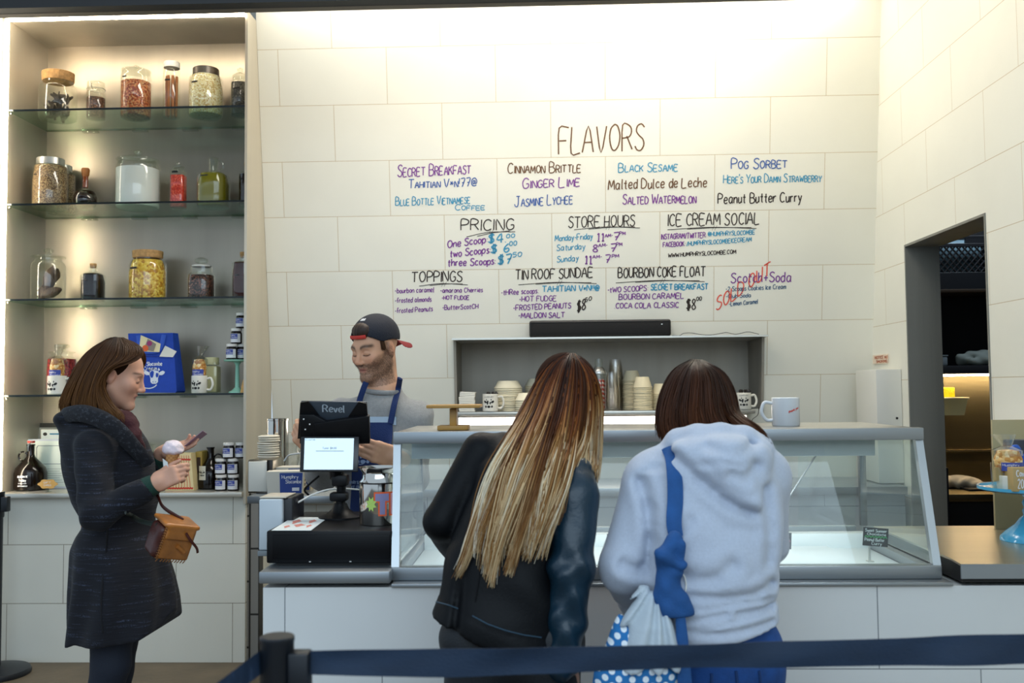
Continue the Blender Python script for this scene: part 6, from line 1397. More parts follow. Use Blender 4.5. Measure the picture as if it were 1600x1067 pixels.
def hair(name, sheets, parent, colfn, r=.0011, seed=0, K=18, over=None, lift=.010):
    """sheets: (guides, count, clump, wave); guides run from root to tip"""
    rg = np.random.default_rng(seed); V = []; F = []; Cc = []; base = 0
    for guides, n, clump, wave, nl, spreadn in sheets:
        G = [[np.array(at(*p)) if p[0] > 5 else np.array(p) for p in g] for g in guides]
        D = []
        for g in G:
            sp = np.array(spline(g, 10)); l = np.r_[0, np.cumsum(np.linalg.norm(np.diff(sp, axis=0), axis=1))]; u = np.linspace(0, l[-1], K)
            D.append(np.stack([np.interp(u, l, sp[:, k]) for k in range(3)], 1))
        D = np.array(D); ng = len(D); tt = np.linspace(0, 1, K)
        if over is not None:                    # keep the guides outside the skull
            for g in D:
                for i_ in range(K):
                    d_ = Vector(g[i_])-CAMP; L0 = d_.length; d_.normalize(); h_ = over.ray_cast(CAMP, d_)
                    if h_[0] is not None and h_[3] < L0+lift: g[i_] = np.array(CAMP+d_*(h_[3]-lift))
        # smooth the guides into one another
        lock = np.sort(rg.random(nl)); ph = rg.uniform(0, 6.28, nl); am = rg.uniform(.3, 1.0, nl); ll = rg.uniform(.88, 1.0, nl)
        for i in range(n):
            s0 = rg.random(); k = int(np.argmin(np.abs(lock-s0))); s1 = s0+(lock[k]-s0)*clump
            sv = s0+(s1-s0)*tt**1.5; sv = np.clip(sv, 0, 1)*(ng-1); a = np.clip(sv.astype(int), 0, ng-2); w = sv-a; w = w*w*(3-2*w)*.5+w*.5
            end = ll[k]*rg.uniform(.86, 1.0); ti = tt*end*(K-1); b = np.clip(ti.astype(int), 0, K-2); v = ti-b
            Pn = lambda gi: D[gi, b]*(1-v)[:, None]+D[gi, b+1]*v[:, None]
            P = Pn(a)*(1-w)[:, None]+Pn(a+1)*w[:, None]
            off = rg.normal(0, 1, 3)*spreadn; P = P+off[None, :]*(.35+tt[:, None]*.9)
            P[:, 0] += wave*am[k]*np.sin(ph[k]+tt*5.0+rg.normal(0, .25))*tt**1.6; P[:, 1] += wave*.6*am[k]*np.cos(ph[k]*1.7+tt*4.0)*tt**1.6
            T = np.gradient(P, axis=0); T /= np.linalg.norm(T, axis=1)[:, None]+1e-9
            nrm = np.cross(T, np.array([.1, 1, .05])); nrm /= np.linalg.norm(nrm, axis=1)[:, None]+1e-9; bn = np.cross(T, nrm)
            rad = r*rg.uniform(.7, 1.4)*(1-.75*tt**4)
            for q in range(3):
                an = 2*PI*q/3; V.append(P+(nrm*math.cos(an)*1.5+bn*math.sin(an))*rad[:, None])
            Cc.append(np.repeat(colfn(tt*end, rg, k/nl, P)[None], 3, 0).reshape(-1, 3))
            for q in range(3):
                o0 = base+q*K; o1 = base+((q+1) % 3)*K; idx = np.arange(K-1); F.append(np.stack([o0+idx, o0+idx+1, o1+idx+1, o1+idx], 1))
            base += 3*K
    V = np.concatenate(V); F = np.concatenate(F); Cc = np.concatenate(Cc)
    me = bpy.data.meshes.new(name); me.vertices.add(len(V)); me.vertices.foreach_set('co', V.ravel()); me.loops.add(len(F)*4); me.loops.foreach_set('vertex_index', F.ravel().astype(np.int32))
    me.polygons.add(len(F)); me.polygons.foreach_set('loop_start', np.arange(0, len(F)*4, 4, dtype=np.int32)); me.polygons.foreach_set('loop_total', np.full(len(F), 4, dtype=np.int32)); me.update(calc_edges=True)
    c = np.ones((len(V), 4)); c[:, :3] = Cc; at_ = me.color_attributes.new('Col', 'FLOAT_COLOR', 'POINT'); at_.data.foreach_set('color', c.ravel())
    return link(name, me, mat('hair', '#4a2a18', .46, attr='Col', spec=.22), parent, auto=False)
def ramp(tt, stops):
    c = np.array([lin(s[1])[:3] for s in stops]); x = np.array([s[0] for s in stops]); return np.stack([np.interp(tt, x, c[:, k]) for k in range(3)], 1)
def bvh(*objs):
    V = []; F = []
    for o in objs:
        n0 = len(V); off = origin(o); V += [v.co+off for v in o.data.vertices]; F += [tuple(i+n0 for i in p.vertices) for p in o.data.polygons]
    return BVHTree.FromPolygons(V, F)
def hit(tree, px, py, lift=.004, y=None):
    d = (at(px, py, 1.0)-CAMP).normalized(); h = tree.ray_cast(CAMP, d)
    return (h[0]-d*lift) if h[0] is not None else at(px, py, y)
skinmat = lambda n: mat(n, '#d9a88c', .48, attr='Col', sss=.12, spec=.35, bump=.04, bscale=300)
def knit(name, base, fleck, sx=9, sz=150, dens=.56, rough=.9):
    if name in _M: return _M[name]
    m = mat(name, base, rough, sheen=.03); nt = m.node_tree; N = nt.nodes; L = nt.links; b = N['Principled BSDF']
    tc = N.new('ShaderNodeTexCoord'); mp = N.new('ShaderNodeMapping'); mp.inputs['Scale'].default_value = (sx, sx, sz); L.new(tc.outputs['Object'], mp.inputs[0])
    n = N.new('ShaderNodeTexNoise'); n.inputs['Scale'].default_value = 1.0; n.inputs['Detail'].default_value = 2; L.new(mp.outputs[0], n.inputs['Vector'])
    mp2 = N.new('ShaderNodeMapping'); mp2.inputs['Scale'].default_value = (260, 260, 200); L.new(tc.outputs['Object'], mp2.inputs[0])
    n2 = N.new('ShaderNodeTexNoise'); n2.inputs['Scale'].default_value = 1.0; L.new(mp2.outputs[0], n2.inputs['Vector'])
    mu = N.new('ShaderNodeMath'); mu.operation = 'MULTIPLY'; r1 = N.new('ShaderNodeMapRange'); r1.inputs['From Min'].default_value = dens; r1.inputs['From Max'].default_value = dens+.14
    r2 = N.new('ShaderNodeMapRange'); r2.inputs['From Min'].default_value = .42; r2.inputs['From Max'].default_value = .62
    L.new(n.outputs['Fac'], r1.inputs['Value']); L.new(n2.outputs['Fac'], r2.inputs['Value']); L.new(r1.outputs[0], mu.inputs[0]); L.new(r2.outputs[0], mu.inputs[1])
    mx = N.new('ShaderNodeMix'); mx.data_type = 'RGBA'; mx.inputs[6].default_value = lin(base); mx.inputs[7].default_value = lin(fleck); L.new(mu.outputs[0], mx.inputs[0]); L.new(mx.outputs[2], b.inputs['Base Color'])
    bp = N.new('ShaderNodeBump'); bp.inputs['Strength'].default_value = .5; bp.inputs['Distance'].default_value = .004; L.new(n.outputs['Fac'], bp.inputs['Height']); L.new(bp.outputs[0], b.inputs['Normal'])
    return m
def wrinkle(amp, fx, fy, fz, seed=0):
    def fn(P, d):
        x, y, z = P.T
        return d+amp*(np.sin(x*fx+z*fz*.6+2*np.sin(z*fz*.3+seed))*np.sin(z*fz+y*fy+seed)+.6*np.sin(z*fz*1.7-x*fx*.8+seed*2+1.5*np.sin(y*fy)))
    return fn
def shoes(S, F_ankle, fdir, s=1.0):
    a = np.array(F_ankle, float); f = unit(fdir); z0 = .035
    S.add(cap((a[0]-f[0]*.05, a[1]-f[1]*.05, z0+.005), (a[0]+f[0]*.12*s, a[1]+f[1]*.12*s, z0-.005), .038, .030), .03); S.add(cap(a, (a[0]-f[0]*.02, a[1]-f[1]*.02, z0+.02), .042, .042), .03)
    return S
def floorcut(P, d): return np.maximum(d, .001-P[:, 2])

# =============================================================== woman in the dark knitted coat (in profile)
Y0 = 3.5
wt = thing('person', 'woman in a dark knitted coat holding an ice cream cone, before the cabinet', 'person', (at(165, 800, Y0).x, Y0, 0))
up12 = 17*PI/180
HF = frame(A3(184, 587, Y0), (.96*math.cos(up12), .24, -math.sin(up12)), (.96*math.sin(up12), .06, math.cos(up12))); HS = .95
B = Solid(); head(B, HF, HS, A3(157, 668, Y0), .047)
sh_n, el_n, wr_n = A3(146, 700, 3.35), A3(150, 806, 3.27), A3(240, 757, 3.28)
sh_f, el_f, wr_f = A3(185, 700, 3.65), A3(212, 768, 3.70), A3(257, 706, 3.60)
B.add(cap(A3(157, 668, Y0), A3(160, 700, Y0), .055, .08), .03); B.add(cap(A3(160, 700, Y0), A3(180, 900, Y0), .095, .10), .04)
for a, b_, c in ((sh_n, el_n, wr_n), (sh_f, el_f, wr_f)):
    B.add(cap(A3(160, 695, Y0), a, .06, .042), .04); B.add(cap(a, b_, .040, .034), .01); B.add(cap(b_, c, .034, .024), .01)
HN = hand(B, wr_n+np.array([.004, 0, .002]), (.86, .10, .40), (.12, -1, .25), -1, (.42, .62, .72, .80), (.30, .75, -.30), .3, .90)
HFr = hand(B, wr_f, (.96, -.10, .26), (-.15, .55, -.85), -1, (.08, .12, .22, .32), (.35, .9, -.25), .35, .9)
kn, an = A3(172, 1035, 3.42), np.array([at(150, 1165, 3.42).x, 3.42, .09])
kf, af = A3(180, 1040, 3.60), np.array([at(166, 1165, 3.60).x, 3.60, .09])
for h_, k_, a_ in ((A3(182, 905, 3.43), kn, an), (A3(182, 905, 3.58), kf, af)):
    B.add(cap(h_, k_, .075, .046), .03); B.add(cap(k_, a_, .046, .033), .02); B.add(cap(a_, a_+np.array([.10, 0, -.055]), .03, .022), .02)
B.disp(floorcut)
me = B.mesh('body', .0036); paint(me, face_paint(HF, HS, '#cf9d84', '#a85f5c', '#4a2f1e'))
link('body', me, skinmat('skin_fair'), wt, auto=False)
# trousers and shoes
T = Solid()
for h_, k_, a_ in ((A3(186, 930, 3.43), kn, an), (A3(190, 930, 3.58), kf, af)):
    T.add(cap(h_, k_, .092, .066), .03); T.add(cap(k_, a_+np.array([0, 0, .02]), .066, .052), .02)
T.disp(wrinkle(.0035, 18, 10, 28)); T.disp(lambda P, d: np.maximum(d, .075-P[:, 2]))
link('trousers', T.mesh('trousers', .009), mat('dark_denim', '#141c2b', .8, bump=.2, bscale=300), wt, auto=False)
for a_ in (an, af):
    link('shoe', shoes(Solid(), a_, (1, 0, 0)).disp(floorcut).mesh('shoe', .008), mat('black_leather', '#0e0d0d', .35), wt, auto=False)
# coat
rows = [(650, 112, 196, .09), (664, 102, 210, .135), (690, 100, 226, .155), (720, 102, 236, .155), (750, 108, 242, .15), (780, 116, 244, .145), (805, 130, 241, .14), (820, 136, 238, .14), (835, 125, 240, .155), (855, 119, 250, .175), (880, 119, 259, .19), (905, 119, 266, .20), (940, 118, 272, .21), (1002, 115, 277, .215)]
Ct = Solid(); Ct.add(loft(rows_px(rows, Y0, .15)), .01)
for a, b_, c, k in ((sh_n, el_n, wr_n, .86), (sh_f, el_f, wr_f, .74)):
    e = b_+(c-b_)*k
    Ct.add(cap(a, b_, .066, .055), .03); Ct.add(cap(b_, e, .055, .043), .015); Ct.cut(cap(e+unit(c-b_)*.012, c+unit(c-b_)*.1, .034, .034), .004)
Ct.add(ell(A3(118, 654, Y0), (.062, .12, .040)), .03)
Ct.cut(cap(A3(168, 652, Y0), A3(178, 600, Y0), .056, .07), .01)
hx = [at(p[0], p[1], Y0) for p in ((100, 1003), (116, 1001), (126, 999), (152, 989), (163, 991), (224, 986), (245, 984), (264, 972), (268, 961), (277, 950))]
hxx, hxz = [p.x for p in hx], [p.z for p in hx]
def coat_fold(P, d):
    x, y, z = P.T; low = 1-sstep(1.0, .78, z)*0; lw = 1-sstep(.62, .92, z)
    cx = at(190, 900, Y0).x; th = np.arctan2(y-Y0, x-cx)
    d = d+lw*.010*np.sin(th*9+2.2*np.sin(z*6))+.0022*np.sin(z*46+x*22+2*np.sin(y*25))*sstep(.7, .95, z)
    up = np.exp(-((z-.95)/.03)**2); d = d+.004*up
    return np.maximum(d, np.interp(x, hxx, hxz)-z)
Ct.disp(coat_fold)
def arm_creases(P, d):
    q = P-el_n; r = np.linalg.norm(q, axis=1); return d+.005*np.exp(-(r/.11)**2)*np.sin(q[:, 0]*75-q[:, 2]*38)
Ct.disp(arm_creases)
coatm = knit('coat_knit', '#0b0d17', '#3b4256')
coat = link('coat', Ct.mesh('coat', .0065), coatm, wt, auto=False)
# seam, collar, cuffs, scarf
ctree = bvh(coat)
b = MB(); b.tube(spline([hit(ctree, *p, .001) for p in ((168, 826), (166, 860), (160, 910), (158, 950), (160, 988))], 6), .004, 6); b.build('side_seam', mat('coat_seam', '#0b0c13', .9), coat)
b = MB(); b.tube(spline([A3(97, 652, 3.50), A3(104, 648, 3.40), A3(130, 646, 3.345), A3(160, 656, 3.33), A3(186, 674, 3.345), A3(210, 700, 3.385), A3(232, 724, 3.44)], 8), [.024+.008*math.sin(i/48*PI) for i in range(49)], 14, flat=.5); 
b.build('collar', knit('collar_knit', '#15161d', '#3d4048', 60, 90, .5), wt)
green = mat('green_cuff', '#163a30', .85, bump=.3, bscale=300)
for a, c, k in ((el_n, wr_n, .84), (el_f, wr_f, .70)):
    b = MB(); b.tube([a+(c-a)*k, a+(c-a)*(k+.12), a+(c-a)*(k+.19)], [.039, .037, .034], 20); b.build('cuff', green, wt)
Sc = Solid(); Sc.chain([A3(140, 655, 3.43), A3(172, 652, 3.405), A3(200, 660, 3.46), A3(202, 662, 3.52), A3(178, 650, 3.60), A3(148, 650, 3.57), A3(140, 655, 3.43)], [.030]*7, .02); Sc.chain([A3(196, 655, 3.45), A3(208, 682, 3.42), A3(222, 706, 3.44)], [.03, .03, .018], .015)
Sc.disp(wrinkle(.004, 60, 40, 70)); link('scarf', Sc.mesh('scarf', .006), mat('maroon_scarf', '#3a1119', .9, bump=.4, bscale=120), wt, auto=False)
b = MB(); b.lathe([(.002, 0), (.010, 0), (.010, .003), (.002, .004)], n=16, M=Matrix.Rotation(PI/2, 4, 'X')); bt = b.build('button', mat('dark_button', '#0c0b10', .2, spec=.8), wt, world=False); bt.location = Vector(hit(ctree, 234, 722, .004, 3.45))-wt.location
# hair
def brown(tt, rg, l, P):
    u = rg.random(); c = ramp(tt, [(0, '#2c1a0e'), (.35, '#4a2d16'), (.7, '#5c3a1c'), (1, '#6b4622')]); return c*(.65+.8*u)*np.array([1, .97+.06*u, .9+.1*u])
Hc = Solid(); pp = lambda *q: tuple(v*HS for v in q)
Hc.add(ell(pp(0, -.026, .038), pp(.083, .098, .092), HF), .01); Hc.add(cap(A3(142, 590, Y0), A3(118, 640, Y0), .07, .045), .04); Hc.add(cap(A3(150, 600, 3.43), A3(150, 650, 3.43), .04, .03), .03)
Hc.cut(ell(pp(0, .085, -.02), pp(.09, .075, .085), HF), .01); 
hbase = link('hair_base', Hc.mesh('hair_base', .006), mat('hair_under', '#2a190e', .95, spec=.1), wt, auto=False)
yn = 3.405
near = [[(196, 530, 3.47), (214, 538, 3.44), (226, 550, 3.425), (219, 559, 3.415), (200, 568, 3.405), (180, 573, 3.395), (165, 586, 3.39), (162, 606, 3.39), (176, 634, 3.40), (194, 650, 3.40), (190, 666, 3.40)],
        [(192, 528, 3.47), (206, 540, 3.43), (210, 554, 3.41), (196, 564, 3.40), (178, 570, 3.39), (164, 582, 3.385), (158, 604, 3.385), (168, 630, 3.385), (184, 650, 3.385), (186, 668, 3.385)],
        [(186, 528, 3.47), (192, 543, 3.42), (190, 560, 3.40), (172, 574, 3.39), (160, 588, 3.385), (153, 605, 3.38), (154, 620, 3.375), (160, 636, 3.37), (166, 650, 3.37), (170, 664, 3.365)],
        [(180, 527, 3.47), (172, 545, 3.42), (164, 563, 3.395), (156, 580, 3.385), (150, 595, 3.38), (146, 608, 3.375), (143, 622, 3.37), (142, 636, 3.365), (144, 648, 3.36), (146, 656, 3.36)],
        [(174, 528, 3.48), (154, 545, 3.44), (142, 563, 3.41), (132, 580, 3.40), (125, 595, 3.39), (120, 608, 3.39), (116, 620, 3.39), (114, 632, 3.385), (116, 642, 3.38), (118, 650, 3.38)],
        [(168, 530, 3.49), (144, 545, 3.46), (128, 563, 3.45), (118, 580, 3.44), (110, 597, 3.43), (104, 610, 3.43), (99, 622, 3.43), (96, 632, 3.43), (95, 640, 3.43), (97, 648, 3.43)],
        [(166, 532, 3.52), (140, 548, 3.51), (124, 566, 3.51), (114, 583, 3.51), (106, 600, 3.51), (100, 613, 3.51), (96, 624, 3.51), (94, 634, 3.51), (94, 641, 3.51), (97, 648, 3.51)],
        [(172, 531, 3.56), (148, 547, 3.58), (132, 566, 3.59), (122, 583, 3.60), (114, 600, 3.60), (108, 613, 3.60), (103, 624, 3.60), (100, 634, 3.60), (100, 641, 3.60), (102, 648, 3.60)]]
far = [[(196, 530, 3.50), (214, 540, 3.55), (228, 556, 3.575), (224, 575, 3.60), (205, 600, 3.61), (195, 625, 3.61), (192, 645, 3.60)], [(180, 527, 3.52), (176, 545, 3.58), (170, 563, 3.60), (160, 590, 3.61), (150, 612, 3.61), (146, 632, 3.61), (146, 650, 3.60)]]
hair('hair', [(near, 1500, .45, .005, 40, .0022), (far, 350, .4, .004, 12, .002)], wt, brown, .0012, 5, 20, bvh(hbase), .006)
# things she holds: cone, card, leather handbag
ct_ = thing('ice_cream_cone', 'waffle cone with a pale pink scoop held by the coated woman', 'ice cream', Vector(A3(266, 720, 3.335)))
ax0, ax1 = A3(271, 704, 3.335), A3(260, 750, 3.325); dv = Vector(ax0-ax1); Mr = dv.to_track_quat('Z', 'Y').to_matrix().to_4x4()
b = MB(); L_ = dv.length; b.lathe([(.003, 0), (.012, L_*.35), (.022, L_*.85), (.026, L_), (.024, L_), (.002, L_*.3)], tuple(ax1), 30, Mr, cap=False)
wm = mat('waffle_cone', '#b98550', .7); nt = wm.node_tree; bk = nt.nodes.new('ShaderNodeTexChecker'); bk.inputs['Scale'].default_value = 130; tcx = nt.nodes.new('ShaderNodeTexCoord'); nt.links.new(tcx.outputs['Object'], bk.inputs[0]); bk.inputs[1].default_value = lin('#c08c55'); bk.inputs[2].default_value = lin('#a8743f'); nt.links.new(bk.outputs[0], nt.nodes['Principled BSDF'].inputs['Base Color'])
b.build('cone', wm, ct_)
Sp = Solid(); sc0 = A3(270, 699, 3.335); Sp.add(ell(sc0, (.034, .034, .026)), .01); Sp.add(ell(sc0+np.array([.002, 0, -.012]), (.036, .036, .014)), .01); Sp.disp(lambda P, d: d+.0016*np.sin(P[:, 0]*160)*np.sin(P[:, 2]*210+P[:, 1]*120))
link('scoop', Sp.mesh('scoop', .0035), mat('pink_ice_cream', '#e6d6dc', .55, sss=.1, bump=.3, bscale=200), ct_, auto=False)
b = MB(); b.sheet([[A3(254, 716, 3.315), A3(262, 722, 3.305)], [A3(256, 736, 3.31), A3(264, 738, 3.30)]]); b.build('paper_wrap', mat('paper_cool', '#dfe3df'), ct_, smooth=False)
t = thing('small_card', 'thin purple edged card held in her far hand', 'card', Vector(A3(306, 683, 3.56)))
q = [Vector(A3(*p)) for p in ((288, 697, 3.545), (297, 699, 3.60), (324, 678, 3.60), (317, 673, 3.545))]
b = MB(); n_ = Vector((-.0006, 0, .0012)); b._add(q+[v+n_ for v in q], [(0, 1, 2, 3), (7, 6, 5, 4), (0, 4, 5, 1), (1, 5, 6, 2), (2, 6, 7, 3), (3, 7, 4, 0)]); b.build('card_sheet', mat('mauve_card', '#a9849c', .4), t, smooth=False)
hb = thing('handbag', 'small brown leather shoulder bag with laced edges at her hip', 'handbag', Vector(A3(265, 838, 3.24)))
tan = mat('tan_leather', '#a9682a', .35, 0, .45, 18, .1, 120, coat=.2); red = mat('oxblood_leather', '#4a1d14', .4, 0, .4, 14, .1, 120)
bz_ = unit((.34, -.05, .94)); by_ = np.array((-.70, .70, .22)); by_ = unit(by_-bz_*by_.dot(bz_)); BF = Fr(A3(264, 838, 3.24), np.cross(by_, bz_), by_, bz_)
Sb = Solid(); Sb.add(rbox((0, 0, -.01), (.060, .045, .058), .022, BF), .01); Sb.disp(wrinkle(.001, 60, 40, 50)); body_ = link('bag_body', Sb.mesh('bag_body', .005), red, hb, auto=False)
Sb = Solid(); Sb.add(rbox((.012, -.042, -.008), (.056, .008, .056), .007, BF), .01); link('front_panel', Sb.mesh('front_panel', .0035), tan, hb, auto=False)
Sb = Solid(); Sb.add(rbox((.008, -.006, .056), (.064, .052, .007), .006, BF), .004); Sb.add(rbox((.008, -.054, .034), (.050, .006, .026), .006, BF), .012); fl_ = link('flap', Sb.mesh('flap', .0035), tan, hb, auto=False)
b = MB()
ed = [BF.wld((-.046, -.052, z)) for z in np.linspace(.045, -.066, 14)]+[BF.wld((x, -.052, -.066)) for x in np.linspace(-.03, .062, 10)]
for i, e in enumerate(ed[:-1]): d_ = unit(ed[i+1]-e); n_ = BF.A[0] if i < 13 else BF.A[2]; b.tube([e-n_*.005, e+d_*.006+n_*.005], .0018, 5)
b.build('lacing', mat('lace_leather', '#7a4a1a', .5), hb)
b = MB(); b.tube(spline([BF.wld((.02, -.064, .04)), BF.wld((.04, -.072, .02)), BF.wld((.07, -.074, -.004)), BF.wld((.082, -.072, -.022))], 6), .0045, 8, flat=.5); b.build('tie_thong', red, hb)
b = MB(); b.tube([BF.wld((.012, -.056, -.012)), BF.wld((.040, -.060, -.03))], .007, 10); b.build('toggle', mat('wood_stopper', '#a8672c'), hb)
b = MB(); b.tube(spline([A3(238, 762, 3.335), A3(247, 776, 3.31), A3(256, 793, 3.28), BF.wld((.03, .0, .062))], 6), .0075, 8, flat=.4); b.build('shoulder_strap', red, hb)
b = MB(); b.tube(spline([hit(ctree, 196, 800, .004), hit(ctree, 206, 806, .006), A3(220, 814, 3.30), BF.wld((-.055, .0, .035))], 6), .0085, 8, flat=.4); b.build('shoulder_strap', mat('green_strap', '#1c2620', .6), hb)

# =============================================================== man behind the counter
Y1 = 3.85
mt_ = thing('person', 'man in a backwards navy cap and blue apron behind the till', 'person', (at(598, 700, Y1).x, Y1, 0))
fw = unit((-.55, -.80, -.26)); MF = frame(A3(586, 546, Y1), fw); MS = 1.02
B = Solid(); head(B, MF, MS, A3(600, 618, 3.87), .056, True)
B.add(cap(A3(600, 614, 3.87), A3(598, 660, 3.87), .06, .10), .04); B.add(cap(A3(598, 660, 3.87), A3(596, 800, 3.87), .11, .11), .05)
sL, eL, wL = A3(652, 650, 3.86), A3(645, 742, 3.84), A3(622, 716, 3.50)
sR, eR, wR = A3(532, 646, 3.86), A3(505, 742, 3.68), A3(494, 706, 3.44)
for a, b_, c in ((sL, eL, wL), (sR, eR, wR)):
    B.add(cap(A3(597, 645, 3.87), a, .07, .05), .04); B.add(cap(a, b_, .046, .040), .01); B.add(cap(b_, c, .040, .027), .01)
hand(B, wL, (-.9, -.55, .34), (-.35, -1, .1), -1, (.30, .38, .45, .52), (1, .40, -.1), .15, 1.1)
hand(B, wR, (-.62, -.25, .75), (-.3, -1, .1), 1, (.5, .55, .6, .65), (.6, .6, -.4), .3, .98)
for s_ in (-1, 1):
    h_ = A3(596+s_*32, 800, 3.87); k_ = np.array([h_[0]+s_*.01, 3.86, .48]); a_ = np.array([h_[0]+s_*.015, 3.9, .09])
    B.add(cap(h_, k_, .08, .055), .03); B.add(cap(k_, a_, .055, .038), .02); B.add(cap(a_, a_+np.array([0, -.1, -.055]), .032, .024), .02)
B.disp(floorcut)
me = B.mesh('body', .0036); paint(me, face_paint(MF, MS, '#d2a080', '#a9655a', '#22140e', beard='#3a2416', bww=.0062)); mbody = link('body', me, skinmat('skin_man'), mt_, auto=False)
Sw = Solid(); Sw.add(loft(rows_px([(608, 574, 624, .065), (616, 566, 632, .075), (624, 546, 642, .09), (634, 528, 660, .105), (650, 516, 670, .12), (680, 520, 668, .13), (730, 524, 664, .135), (800, 528, 660, .135), (850, 524, 664, .13)], 3.87, .12), 2.2), .01)
for a, b_, c in ((sL, eL, wL), (sR, eR, wR)):
    Sw.add(cap(a, b_, .068, .062), .03); Sw.add(cap(b_, b_+(c-b_)*.86, .062, .046), .02)
Sw.cut(cap(A3(600, 606, 3.86), A3(595, 590, 3.82), .062, .08), .006)
Sw.disp(wrinkle(.005, 22, 14, 26, 1))
sweat = mat('grey_sweatshirt', '#8f8f8e', .95, 0, .14, 90, .25, 260, sheen=.2); sw = link('sweatshirt', Sw.mesh('sweatshirt', .0065), sweat, mt_, auto=False)
b = MB(); ring = []
for a in np.linspace(0, 2*PI, 33): ring.append(A3(598.5, 611, 3.85)+np.array([.066*math.cos(a), .060*math.sin(a), .006*math.sin(a)-.004*math.cos(a)]))
b.tube(ring, .010, 10, cap=False); b.build('neckband', sweat, sw)
J = Solid()
for s_ in (-1, 1):
    h_ = A3(596+s_*32, 800, 3.87); k_ = np.array([h_[0]+s_*.01, 3.86, .48]); a_ = np.array([h_[0]+s_*.015, 3.9, .09])
    J.add(cap(h_, k_, .10, .075), .04); J.add(cap(k_, a_, .075, .06), .02)
J.disp(lambda P, d: np.maximum(d, .07-P[:, 2])); link('trousers', J.mesh('trousers', .012), mat('dark_denim', '#141c2b'), mt_, auto=False)
for s_ in (-1, 1):
    h_ = A3(596+s_*32, 800, 3.87); link('shoe', shoes(Solid(), (h_[0]+s_*.015, 3.9, .09), (0, -1, 0)).disp(floorcut).mesh('shoe', .01), mat('black_leather', '#0e0d0d'), mt_, auto=False)
mtree = bvh(sw)
apm = mat('apron_navy', '#132a5a', .85, bump=.25, bscale=220)
def drape(px0, px1, py0, py1, lift, n=14, m=14, bow=0.0, taper=0.0):
    g = []
    for j in range(m+1):
        v = j/m; row = []
        for i in range(n+1):
            u = i/n; px = px0+(px1-px0)*u; px = px+(px-(px0+px1)/2)*taper*v; py = py0+(py1-py0)*v
            row.append(np.array(hit(mtree, px, py, lift, 3.72)))
        g.append(row)
    G = np.array(g)
    for _ in range(3): G[1:-1, :, 1] = (G[:-2, :, 1]+2*G[1:-1, :, 1]+G[2:, :, 1])/4; G[:, 1:-1, 1] = (G[:, :-2, 1]+2*G[:, 1:-1, 1]+G[:, 2:, 1])/4
    G[:, :, 1] = np.minimum(G[:, :, 1], np.array(g)[:, :, 1]+.002)
    return G
G = drape(553, 613, 660, 840, .010, taper=.25); b = MB(); b.sheet(G); b.sheet(G[:, ::-1]+np.array([0, .004, 0])); ap = b.build('apron', apm, mt_, fix=False)
for p in (((572, 597), (567, 610), (561, 630), (557, 662)), ((625, 591), (622, 608), (616, 632), (610, 662))):
    b = MB(); q = [np.array(hit(mtree, a_, c_, .012, 3.76)) for a_, c_ in p]; b.tube(spline(q, 8), .004, 8, flat=2.9, up=(0, 1, 0)); b.build('neck_strap', apm, ap)
b = MB(); gp = lambda u, v, l=0: tuple(np.array(hit(bvh_ap, u, -v, .001+l, 3.7)))
bvh_ap = bvh(ap); cow(b, gp, 22, 567, -714, .001); b.sheet([[gp(563+9*math.cos(a), -716+9*math.sin(a), .001) for a in np.linspace(.2, 5.8, 16)], [gp(563+10.2*math.cos(a), -716+10.2*math.sin(a), .001) for a in np.linspace(.2, 5.8, 16)]])
write(b, 'HUMPHRY SLOCOMBE', 541, 575, -756, -756, 4.5, gp, .9); write(b, 'ICE CREAM', 549, 570, -763, -763, 4, gp, .9); b.build('print', mat('pale_print', '#8fa3c4', .6), ap, smooth=False, fix=False)
G = drape(574, 619, 651, 664, .006, 10, 4); b = MB(); b.sheet(G); b.build('shirt_print', mat('pale_shirt_print', '#a9bccd', .9), sw, fix=False)
# backwards cap
mp = lambda *q: tuple(v*MS for v in q)
Cp = Solid(); Cp.add(ell(mp(0, -.016, .046), mp(.086, .108, .094), MF), .01)
def capcut(P, d):
    q = MF.loc(P)/MS; x, y, z = q.T
    lim = .036-.018*sstep(.0, -.1, y)+.038*sstep(.02, .09, y)
    inner = (np.sqrt((x/.079)**2+((y+.016)/.101)**2+((z-.046)/.088)**2)-1)*.085*MS
    d = np.maximum(d, (lim-z)*MS); d = np.maximum(d, -inner)
    arch = np.maximum(np.sqrt((x/.044)**2+((z-.076)/.032)**2)-1, -(y-.05)/.05)*.04*MS     # opening over the forehead
    return np.maximum(d, -arch)
Cp.disp(capcut); navy = mat('navy_cap', '#0f1524', .8, bump=.2, bscale=200); cp = link('cap', Cp.mesh('cap', .0032), navy, mt_, auto=False)
Bm = Solid(); Bm.add(ell(mp(0, -.135, .008), mp(.068, .075, .030), MF), .01)
def brimcut(P, d):
    q = MF.loc(P)/MS; x, y, z = q.T
    zc_ = .024+.42*(y+.09)-8.0*x*x
    d = np.maximum(d, (np.abs(z-zc_)-.0022)*MS*.9); d = np.maximum(d, (np.sqrt((x/.066)**2+((y+.118)/.07)**2)-1)*.06*MS); return np.maximum(d, (y+.098)*MS)
Bm = Solid(); Bm.add(ell(mp(0, -.135, -.002), mp(.08, .085, .06), MF), .01); Bm.disp(brimcut); link('brim', Bm.mesh('brim', .0028), mat('red_brim', '#7e1a1f', .8), cp, auto=False)
b = MB(); b.tube([MF.wld(mp(x, .0880*math.sqrt(max(0, 1-(x/.088)**2))-.000, .068)) for x in np.linspace(-.041, .041, 13)], .0075, 8, flat=.35, up=tuple(MF.A[2])); b.build('strap', mat('red_strap', '#c8382c', .7), cp)
